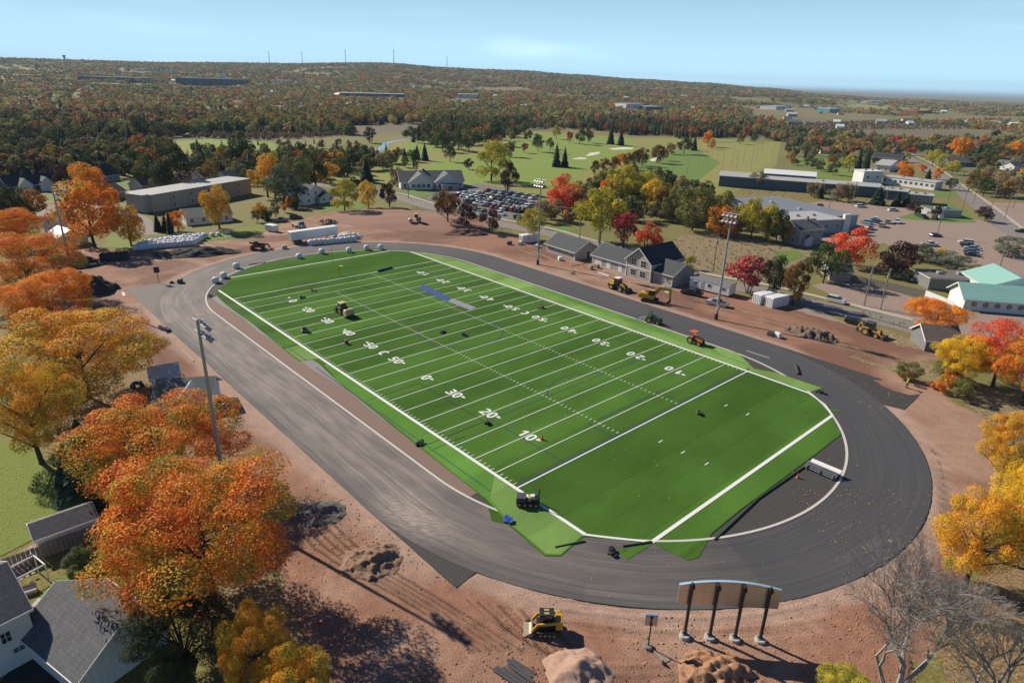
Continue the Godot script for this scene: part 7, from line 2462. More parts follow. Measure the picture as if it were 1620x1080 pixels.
	var rl := mb()
	rod(rl, Vector3(-37.54, 0, -173.26) + Vector3(0, TURF_Y + 0.25, 0), Vector3(-34.46, 0, -177.47) + Vector3(0, TURF_Y + 0.25, 0), 0.3, 12)
	lone("blue_turf_roll", done(rl), mat("navy_roll", Color(0.015, 0.035, 0.15), 0.85), "rolled length of dark blue turf near the goal posts", "turf roll")
	var gl := mb()
	rod(gl, Vector3(55.3, 0, -116.24) + Vector3(0, ROAD_Y + 0.2, 0), Vector3(54.14, 0, -111.78) + Vector3(0, ROAD_Y + 0.2, 0), 0.26, 12)
	lone("turf_roll", done(gl), mat("green_roll", Color(0.03, 0.06, 0.03), 0.9), "short roll of turf left on the blacktop", "turf roll")
	# edge rolls of loose turf and dark pads lying about
	for e in [[Vector3(-74.66, 0, -176.62), Vector3(-70.99, 0, -179.74), "black tube of rolled turf at the far bend"], [Vector3(24.72, 0, -63.11), Vector3(32.95, 0, -71.79), "long curled edge of the near end turf"], [Vector3(32.95, 0, -71.79), Vector3(44.7, 0, -81.88), "curled black turf edge beside the benches"], [Vector3(5.65, 0, -60.97), Vector3(9.21, 0, -62.23), "rolled hem of pale turf on the blacktop"], [Vector3(13.58, 0, -61.52), Vector3(17.15, 0, -62.45), "rolled edge of the folded turf flap"]]:
		var st := mb()
		rod(st, e[0] + Vector3(0, ROAD_Y + 0.07, 0), e[1] + Vector3(0, ROAD_Y + 0.07, 0), 0.13, 8)
		lone("rolled_turf_edge", done(st), M.green_roll, e[2], "turf roll")
	var scrap_at := [Vector2(-13.3, -83.21), Vector2(-3.51, -89.85), Vector2(31.05, -94.76), Vector2(0.07, -65.6), Vector2(-14.82, -128.59), Vector2(-10, -127.11), Vector2(6.54, -146.01), Vector2(12.07, -60.15), Vector2(54.89, -104.37), Vector2(-51.01, -149.07), Vector2(-49.93, -154.22), Vector2(-73.04, -148.09), Vector2(-87.37, -158.24), Vector2(-71.5, -125.32), Vector2(16.59, -177.43)]
	for i in scrap_at.size():
		var p: Vector2 = scrap_at[i]
		var st := mb()
		for k in 5:
			cbox(st, Vector3(rng.randf_range(-0.5, 0.5), 0.12 + 0.08 * k, rng.randf_range(-0.5, 0.5)), Vector3(rng.randf_range(0.4, 1.0), 0.14, rng.randf_range(0.3, 0.7)), 0.04, Vector3(rng.randf_range(-0.3, 0.3), rng.randf() * 3.0, rng.randf_range(-0.3, 0.3)))
		lone("turf_scraps", done(st), M.blue if i == 3 else M.black, "navy bundle of turf scraps on the blacktop corner" if i == 3 else "little dark bundle of turf scraps and tools lying on the ground", "scraps", "" if i == 3 else "bundles of scraps on the field", Vector3(p.x, TURF_Y if track_dist(to_uv(p.x, p.y)) < 36.0 else ROAD_Y, p.y))
	# benches and cone inside the near bend
	o = thing("aluminium_bench", "stacked aluminium benches with white seat plank inside the near bend", "bench", Vector3(41.95, 0, -79.42) + Vector3(0, 0.13, 0), turn_of(Vector3(41.95, 0, -79.42), Vector3(44.11, 0, -77.15)))
	for i in 4:
		bit(o, "plank", M.steel, Vector3(2.2, 0.3 + i * 0.16, -0.2 - i * 0.3), Vector3(4.4, 0.06, 0.26))
	bit(o, "seat_plank", M.white, Vector3(2.4, 0.85, -1.5), Vector3(4.2, 0.08, 0.9), Vector3(0.35, 0, 0))
	for x in [0.4, 2.2, 4.0]:
		bit(o, "frame", M.steel, Vector3(x, 0.3, -0.8), Vector3(0.08, 0.6, 1.6))
	var cone := thing("traffic_cone", "orange traffic cone beside the stacked benches", "cone", Vector3(40.16, 0, -76.96) + Vector3(0, 0.13, 0))
	bar(cone, "cone_body", M.orange, Vector3(0, 0.04, 0), Vector3(0, 0.75, 0), 0.2, 0.04, 12)
	bit(cone, "cone_base", M.orange, Vector3(0, 0.03, 0), Vector3(0.45, 0.06, 0.45))
	cone = thing("field_marker_cone", "red marker lying at the ten-yard number", "cone", Vector3(4.89, 0, -85.28) + Vector3(0, TURF_Y, 0))
	bar(cone, "cone_body", M.orange, Vector3(0, 0.04, 0), Vector3(0.1, 0.8, 0), 0.26, 0.05, 12)
	bit(cone, "cone_base", M.orange, Vector3(0, 0.03, 0), Vector3(0.55, 0.06, 0.55))
	# timber, boards and small goods
	for q in [[Vector3(-47.79, 0, -96.81), Vector3(-46.31, 0, -95.28), 1.2, M.white, "white board lying by the blacktop near the pavilion"], [Vector3(5.22, 0, -201.65), Vector3(12.66, 0, -190.82), 0.8, M.timber, "long pale timbers laid out below the storage building"], [Vector3(1.41, 0, -202.87), Vector3(7.08, 0, -196.28), 1.0, M.timber, "scattered pale boards left of the storage building"], [Vector3(23.89, 0, -178.81), Vector3(27.02, 0, -175.28), 1.0, M.white, "white trim boards on the soil by the field house"], [Vector3(16.65, 0, -185.5), Vector3(21.05, 0, -188.8), 0.8, M.timber, "timber stack at the storage building's corner"], [Vector3(39.53, 0, -162.43), Vector3(40.64, 0, -161.45), 1.2, M.white, "white sheet at the field house corner"], [Vector3(-63.89, 0, -115.01), Vector3(-58.72, 0, -109.92), 0.5, M.timber, "timber edging boards laid on the soil left of the near straight"], [Vector3(-94.87, 0, -149.59), Vector3(-92.57, 0, -146.34), 0.6, M.white, "short white boards beside the curved ruts"], [Vector3(-0.34, 0, -44.62), Vector3(2.44, 0, -42.48), 2.4, M.dark_grey, "dark rubber mat lying on the soil"]]:
		o = thing("board_stack", q[4], "boards", q[0] + Vector3(0, 0.08, 0), turn_of(q[0], q[1]))
		var l := length_of(q[0], q[1])
		var n := 2 + int(q[2] * 2.0)
		for i in n:
			bit(o, "board", q[3], Vector3(l * 0.5 + rng.randf_range(-0.4, 0.4), 0.06 + 0.05 * (i % 3), (i - n * 0.5) * q[2] / n), Vector3(l * rng.randf_range(0.75, 1.0), 0.05, q[2] / n * 0.85), Vector3(0, rng.randf_range(-0.05, 0.05), 0))
	for q in [[Vector3(-1.72, 0, -210.22), M.dark_grey, "dark plate compactor among building goods"], [Vector3(1.82, 0, -210.63), M.white, "white crate among building goods"], [Vector3(13.85, 0, -191.69), M.white, "white wrapped pallet by the timbers"], [Vector3(22.12, 0, -182.62), M.timber, "timber crate before the field house doors"], [Vector3(24.12, 0, -184.2), M.timber, "brown wrapped pallet before the field house doors"], [Vector3(7.36, 0, -206.92), M.bag, "white wrapped bale by the floodlight pole"], [Vector3(56.34, 0, -132.15), M.dark_grey, "dark concrete mixer beside the rubble"], [Vector3(57.47, 0, -131.49), M.bag, "pinkish white bag of mix beside the rubble"], [Vector3(-71.09, 0, -196.19), M.light_grey, "grey drum with white pipe by the trailer"], [Vector3(-85.06, 0, -158.46), M.dark_grey, "small dark mower by the track corner"], [Vector3(-104.76, 0, -183.91), M.dark_grey, "dark steel trough near the grit heap"]]:
		o = thing("site_goods", q[2], "building goods", q[0] + Vector3(0, 0.07, 0), rng.randf() * 3.0)
		bit(o, "crate", q[1], Vector3(0, 0.55, 0), Vector3(1.5, 0.9, 1.1))
		bit(o, "lid", q[1], Vector3(0.1, 1.05, 0), Vector3(1.2, 0.14, 0.9), Vector3(0, 0.1, 0))
		for x in [-0.5, 0.5]:
			bit(o, "skid", M.timber, Vector3(x, 0.05, 0), Vector3(0.14, 0.12, 1.2))
	# loader bucket and timber frame on the ground
	o = thing("spare_bucket", "tan digging bucket left open on the soil near the sign", "bucket", Vector3(14.96, 0, -45.85) + Vector3(0, 0.07, 0), 0.5)
	var sk := mb()
	extrude(sk, [Vector2(-0.5, 0.0), Vector2(-0.55, 0.6), Vector2(-0.45, 0.62), Vector2(-0.38, 0.14), Vector2(0.5, 0.1), Vector2(0.5, 0.0)], 1.2)
	part("shell", done(sk), M.worn_steel, o)
	for i in 5:
		bit(o, "tooth", M.mid_grey, Vector3(0.58, 0.06, -0.48 + i * 0.24), Vector3(0.2, 0.06, 0.08))
	# blackboard sign by the left run-out
	o = thing("site_sign", "dark square sign on a post at the track's left corner", "sign", Vector3(-90.29, 0, -157.96) + Vector3(0, 0.06, 0), 0.3)
	bar(o, "post", M.dark_grey, Vector3.ZERO, Vector3(0, 4.0, 0), 0.08)
	bit(o, "panel", mat("sign_navy", Color(0.02, 0.03, 0.05), 0.5), Vector3(0, 3.5, 0.12), Vector3(1.3, 1.5, 0.1))
	scoreboard()
	small_sign()
	goal_posts()
	# floodlight poles
	flood_pole(Vector3(-34.6, 0.05, -66.6), 2.31, 25.0, "tall floodlight pole rising through the foreground maples by the near straight")
	flood_pole(Vector3(-102.39, 0, -144.5) + Vector3(0, 0.05, 0), 2.31, 25.0, "floodlight pole beside the dark mulch heaps")
	flood_pole(Vector3(6.93, 0, -185.88) + Vector3(0, 0.05, 0), -0.83, 25.0, "floodlight pole left of the storage building")
	flood_pole(Vector3(47.07, 0, -141.85) + Vector3(0, 0.05, 0), -0.83, 25.0, "floodlight pole standing by the silver pickup")
	# utility poles along the street
	var up := "wooden utility pole along the street behind the site"
	for p in [Vector2(1.16, -241.78), Vector2(22.43, -222.4), Vector2(27.93, -211.05), Vector2(41.02, -202.43), Vector2(57.92, -183.58), Vector2(88, -155.35), Vector2(90.74, -152.69), Vector2(-48.05, -292.49), Vector2(45.5, -230.24)]:
		utility_pole(Vector3(p.x, 0, p.y), 10.5, 0.9, up, true, "utility poles along the street")
	var poles := [Vector2(1.16, -241.78), Vector2(22.43, -222.4), Vector2(41.02, -202.43), Vector2(57.92, -183.58), Vector2(90.74, -152.69)]
	for i in poles.size() - 1:
		for k in [-1.0, 0.0, 1.0]:
			wire(Vector3(poles[i].x + k * 0.6, 10.3, poles[i].y + k * 0.6), Vector3(poles[i + 1].x + k * 0.6, 10.3, poles[i + 1].y + k * 0.6), 0.9, "thin overhead wire strung along the street poles", "wires along the street")
	for p in [Vector2(241.99, -362.66), Vector2(223.91, -322.53), Vector2(222.21, -307.16), Vector2(213.26, -284.89), Vector2(235.07, -310.72), Vector2(206.4, -303.2), Vector2(215.05, -328.28), Vector2(157.08, -306.97), Vector2(181.36, -322.86), Vector2(157.37, -241.07), Vector2(128.57, -268.97)]:
		utility_pole(Vector3(p.x, 0, p.y), 11.0, 0.5, "wooden utility pole beside the car parks and right-hand road", true, "utility poles on the right")
	utility_pole(Vector3(146.09, 0, -191.13), 11.0, 0.4, "leaning pole with spotlights behind the sea-green roof")
	for p in [Vector2(132.33, -468.33), Vector2(139.89, -470.1), Vector2(146.57, -457.11), Vector2(160, -474.82), Vector2(172.54, -485.47), Vector2(195.39, -515.82), Vector2(126.33, -411.02), Vector2(138.45, -422.5), Vector2(150.98, -431.38), Vector2(200.54, -554.44), Vector2(84.86, -363.55), Vector2(87.34, -341.82), Vector2(122.31, -451.59)]:
		var g := thing("net_pole", "slim grey golf range net pole on the tan slope", "pole", Vector3(p.x, 0, p.y), 0.0, "driving range net poles")
		bar(g, "shaft", M.galvanised, Vector3.ZERO, Vector3(0, 13.0, 0), 0.14, 0.1)
		bar(g, "cap", M.dark_grey, Vector3(0, 13.0, 0), Vector3(0, 13.2, 0), 0.16)
	make_fences()
	make_yard()
	make_worker()


func chain_fence(a: Vector3, b: Vector3, h: float, label: String) -> void:
	var o := thing("chain_link_fence", label, "fence", a, turn_of(a, b))
	var l := length_of(a, b)
	var n := int(l / 2.6) + 1
	for i in n:
		bar(o, "post", M.galvanised, Vector3(i * l / (n - 1), -0.1, 0), Vector3(i * l / (n - 1), h, 0), 0.045, -1.0, 6)
	bar(o, "top_rail", M.galvanised, Vector3(0, h, 0), Vector3(l, h, 0), 0.035, -1.0, 6)
	var st := mb()
	var k := 0.0
	while k < l + h:
		for s in [-1, 1]:
			var x0 := k if s < 0 else k - h
			var x1 := k - h if s < 0 else k
			var y0 := 0.05
			var y1 := h
			if x0 < 0.0 and x1 < 0.0 or x0 > l and x1 > l:
				continue
			var p0 := Vector3(clampf(x0, 0, l), y0 + (y1 - y0) * absf(clampf(x0, 0, l) - x0) / h, 0)
			var p1 := Vector3(clampf(x1, 0, l), y1 - (y1 - y0) * absf(clampf(x1, 0, l) - x1) / h, 0)
			rod(st, p0, p1, 0.012, 3)
		k += 0.3
	tag(part("mesh", done(st), M.galvanised, o), "", "", "", "stuff")


func board_fence(a: Vector3, b: Vector3, h: float, m: Material, label: String) -> void:
	var o := thing("board_fence", label, "fence", a, turn_of(a, b))
	var l := length_of(a, b)
	var n := int(l / 0.42)
	for i in n:
		part("board", cube_mesh(Vector3(0.38, h, 0.04)), m, o, Vector3((i + 0.5) * l / n, h / 2 + rng.randf_range(-0.04, 0.04), rng.randf_range(-0.01, 0.01)))
	for y in [0.4, h - 0.35]:
		part("rail", cube_mesh(Vector3(snappedf(l, 0.01), 0.1, 0.08)), m, o, Vector3(l / 2, y, -0.07))


func make_fences() -> void:
	chain_fence(Vector3(83.82, 0, -147.48), Vector3(91.27, 0, -137.92), 1.8, "chain-link fence between verge and street on the right")
	chain_fence(Vector3(-42.71, 0, -268.67), Vector3(-31.69, 0, -259.33), 1.6, "chain-link fence along the brown mound")
	chain_fence(Vector3(-7.89, 0, -230.71), Vector3(-1.5, 0, -226.36), 1.8, "short chain-link fence below the purple maples")
	chain_fence(Vector3(-115.25, 0, -197.63), Vector3(-106.58, 0, -209.29), 1.6, "chain-link fence behind the bag block")
	board_fence(Vector3(94.7, 0, -176.91), Vector3(107.6, 0, -163.21), 2.2, M.old_timber, "weathered grey board fence along the roadside car park")
	board_fence(Vector3(107.28, 0, -162.65), Vector3(109.07, 0, -153.28), 2.4, M.white, "white board fence joining the restaurant gable")
	board_fence(Vector3(-53.71, 0, -54.76), Vector3(-47.01, 0, -60.75), 1.7, M.old_timber, "grey board fence beside the long shed")


func make_yard() -> void:
	# pergola
	var a := Vector3(-49.78, 0, -50.81)
	var b := Vector3(-48.03, 0, -53.57)
	var o := thing("pergola", "white open-frame pergola over the patio", "pergola", a, turn_of(a, b))
	var l := length_of(a, b)
	for x in [0.0, l]:
		for z in [0.0, -2.4]:
			bit(o, "post", M.white, Vector3(x, 1.1, z), Vector3(0.12, 2.2, 0.12))
	for z in [0.0, -2.4]:
		bit(o, "beam", M.white, Vector3(l / 2, 2.25, z), Vector3(l + 0.2, 0.16, 0.14))
	for x in [0.0, l]:
		bit(o, "beam", M.white, Vector3(x, 2.26, -1.2), Vector3(0.14, 0.16, 2.3))
	for i in 5:
		bit(o, "slat", M.timber, Vector3(l * (0.15 + 0.17 * i), 0.5, -2.1), Vector3(0.35, 0.06, 0.3))
	o = thing("patio", "pale concrete patio slabs beside the house", "paving", Vector3(-47.04, 0, -49.64))
	for i in 6:
		bit(o, "slab", M.concrete, Vector3((i % 2) * 1.25, 0.03, (i / 2) * 1.25 - 1.0), Vector3(1.2, 0.08, 1.2), Vector3(0, 0.0, 0))
	o = thing("garden_seat", "white cushioned seat on the patio", "seat", Vector3(-48.87, 0, -51.9), 0.6)
	bit(o, "cushion", M.white, Vector3(0, 0.45, 0), Vector3(1.2, 0.2, 0.7))
	bit(o, "base", M.timber, Vector3(0, 0.2, 0), Vector3(1.2, 0.32, 0.7))
	bit(o, "back", M.timber, Vector3(0, 0.7, -0.32), Vector3(1.2, 0.5, 0.08))
	o = thing("wheelie_bin", "green lidded bin at the shed corner", "bin", Vector3(-52.02, 0, -56.71), 0.5)
	bit(o, "body", mat("bin_green", Color(0.02, 0.07, 0.04), 0.6), Vector3(0, 0.5, 0), Vector3(0.6, 0.95, 0.65), Vector3.ZERO, Vector2(1.12, 1.12))
	bit(o, "lid", M.white, Vector3(0, 1.02, 0), Vector3(0.72, 0.08, 0.78))
	o = thing("air_conditioner", "small white cooling unit beside the garage wall", "cooling unit", Vector3(-38.97, 0, -42.26), 0.6)
	bit(o, "case", M.white, Vector3(0, 0.4, 0), Vector3(0.8, 0.75, 0.7))
	bit(o, "grille", M.mid_grey, Vector3(0, 0.4, 0.36), Vector3(0.6, 0.55, 0.03))
	o = thing("all_terrain_vehicle", "small blue quad bike parked behind the pavilion", "quad bike", Vector3(-63.8, 0, -99.41), 0.8)
	var teal := mat("quad_blue", Color(0.03, 0.2, 0.3), 0.4)
	bit(o, "body", teal, Vector3(0, 0.75, 0), Vector3(1.6, 0.4, 0.7))
	bit(o, "seat", M.black, Vector3(-0.2, 1.0, 0), Vector3(0.8, 0.16, 0.4))
	bar(o, "handlebar", M.black, Vector3(0.5, 1.15, -0.35), Vector3(0.5, 1.15, 0.35), 0.04)
	for x in [-0.65, 0.65]:
		for z in [-0.45, 0.45]:
			wheel(o, Vector3(x, 0.33, z), 0.33, 0.28, M.dark_grey)
	o = thing("deck_stairs", "white railing stair by the white house wall", "stairs", Vector3(-42.48, 0, -44.77), 0.6)
	for i in 7:
		bit(o, "baluster", M.white, Vector3(i * 0.22, 0.55, 0), Vector3(0.05, 1.0, 0.05))
	bit(o, "handrail", M.white, Vector3(0.66, 1.08, 0), Vector3(1.5, 0.08, 0.1))


# ================================================================= the worker
func sd_capsule(p: Vector3, a: Vector3, b: Vector3, ra: float, rb: float) -> float:
	var pa := p - a
	var ba := b - a
	var h := clampf(pa.dot(ba) / ba.dot(ba), 0.0, 1.0)
	return (pa - ba * h).length() - lerpf(ra, rb, h)


func body_mesh(bones: Array, lo: Vector3, hi: Vector3, cell: float) -> ArrayMesh:
	var n := Vector3i(((hi - lo) / cell).ceil()) + Vector3i.ONE
	var val := PackedFloat32Array()
	val.resize(n.x * n.y * n.z)
	for z in n.z:
		for y in n.y:
			for x in n.x:
				var p := lo + Vector3(x, y, z) * cell
				var d := 1e3
				for b in bones:
					var e := sd_capsule(p, b[0], b[1], b[2], b[3])
					var k := 0.035
					var h := clampf(0.5 + 0.5 * (e - d) / k, 0.0, 1.0)
					d = lerpf(e, d, h) - k * h * (1.0 - h)
				val[x + n.x * (y + n.y * z)] = d
	var st := SurfaceTool.new()
	st.begin(Mesh.PRIMITIVE_TRIANGLES)
	var ids := {}
	var corner := [Vector3i(0, 0, 0), Vector3i(1, 0, 0), Vector3i(0, 1, 0), Vector3i(1, 1, 0), Vector3i(0, 0, 1), Vector3i(1, 0, 1), Vector3i(0, 1, 1), Vector3i(1, 1, 1)]
	var at := func(q: Vector3i) -> float: return val[q.x + n.x * (q.y + n.y * q.z)]
	for z in n.z - 1:
		for y in n.y - 1:
			for x in n.x - 1:
				var c := Vector3i(x, y, z)
				var sum := Vector3.ZERO
				var cnt := 0
				for i in 8:
					for bit_ in [1, 2, 4]:
						if i & bit_:
							continue
						var va: float = at.call(c + corner[i])
						var vb: float = at.call(c + corner[i | bit_])
						if (va < 0.0) != (vb < 0.0):
							sum += (Vector3(corner[i]) + Vector3(corner[i | bit_] - corner[i]) * (va / (va - vb)))
							cnt += 1
				if cnt:
					ids[c] = ids.size()
					st.add_vertex(lo + (Vector3(c) + sum / cnt) * cell)
	for c in ids:
		for ax in 3:
			var d := Vector3i(int(ax == 0), int(ax == 1), int(ax == 2))
			var e := Vector3i(int(ax == 2), int(ax == 0), int(ax == 1))
			var g := Vector3i(int(ax == 1), int(ax == 2), int(ax == 0))
			var va: float = at.call(c)
			var vb: float = at.call(c + d)
			if (va < 0.0) == (vb < 0.0):
				continue
			if not (ids.has(c - e) and ids.has(c - g) and ids.has(c - e - g)):
				continue
			var q := [ids[c], ids[c - g], ids[c - e - g], ids[c - e]]
			if va < 0.0:
				q.reverse()
			for j in [q[0], q[1], q[2], q[0], q[2], q[3]]:
				st.add_index(j)
	st.generate_normals()
	return st.commit()


func make_worker() -> void:
	var o := thing("person", "person in yellow safety vest and dark trousers standing on the run-out", "person", Vector3(72, 0, -107.23) + Vector3(0, ROAD_Y, 0), 2.2)
	var bones := [[Vector3(0, 0.98, 0), Vector3(0, 1.4, 0), 0.15, 0.17], [Vector3(-0.12, 1.42, 0), Vector3(0.12, 1.42, 0), 0.09, 0.09], [Vector3(0, 1.45, 0), Vector3(0, 1.58, 0.02), 0.06, 0.055], [Vector3(0, 1.62, 0.02), Vector3(0, 1.72, 0.02), 0.09, 0.1], [Vector3(0, 1.65, 0.11), Vector3(0, 1.63, 0.13), 0.02, 0.02]]
	for s in [-1.0, 1.0]:
		bones.append_array([[Vector3(s * 0.1, 0.95, 0), Vector3(s * 0.12, 0.5, 0.02), 0.1, 0.07], [Vector3(s * 0.12, 0.5, 0.02), Vector3(s * 0.13, 0.08, -0.02), 0.068, 0.05], [Vector3(s * 0.13, 0.05, -0.03), Vector3(s * 0.15, 0.04, 0.16), 0.05, 0.04], [Vector3(s * 0.22, 1.4, 0), Vector3(s * 0.28, 1.12, -0.02), 0.06, 0.048], [Vector3(s * 0.28, 1.12, -0.02), Vector3(s * 0.25, 0.88, 0.1), 0.045, 0.036]])
		for k in 5:
			var base := Vector3(s * 0.25, 0.82, 0.1 + (k - 2) * 0.018)
			bones.append([base + Vector3(0, 0.04, 0), base + Vector3(s * 0.01, -0.06 + absf(k - 2) * 0.012, 0.02), 0.012, 0.009])
	part("body", body_mesh(bones, Vector3(-0.45, -0.04, -0.3), Vector3(0.45, 1.9, 0.35), 0.03), mat("work_clothes", Color(0.03, 0.035, 0.05), 0.85), o)
	var vest := [[Vector3(0, 1.02, 0), Vector3(0, 1.38, 0), 0.165, 0.185], [Vector3(-0.12, 1.42, 0), Vector3(0.12, 1.42, 0), 0.1, 0.1]]
	part("safety_vest", body_mesh(vest, Vector3(-0.35, 0.7, -0.3), Vector3(0.35, 1.7, 0.3), 0.035), mat("vest_yellow", Color(0.55, 0.6, 0.04), 0.6), o)
	var hm := mb()
	tube(hm, [Vector3(0, 1.7, 0.02), Vector3(0, 1.76, 0.02), Vector3(0, 1.83, 0.02), Vector3(0, 1.85, 0.02)], [0.15, 0.125, 0.08, 0.02], 12)
	part("hard_hat", done(hm), M.white, o)
	part("head_skin", body_mesh([[Vector3(0, 1.6, 0.03), Vector3(0, 1.68, 0.03), 0.085, 0.098], [Vector3(0, 1.65, 0.12), Vector3(0, 1.63, 0.14), 0.02, 0.02]], Vector3(-0.2, 1.45, -0.15), Vector3(0.2, 1.85, 0.25), 0.025), mat("skin", Color(0.42, 0.25, 0.18), 0.6), o)


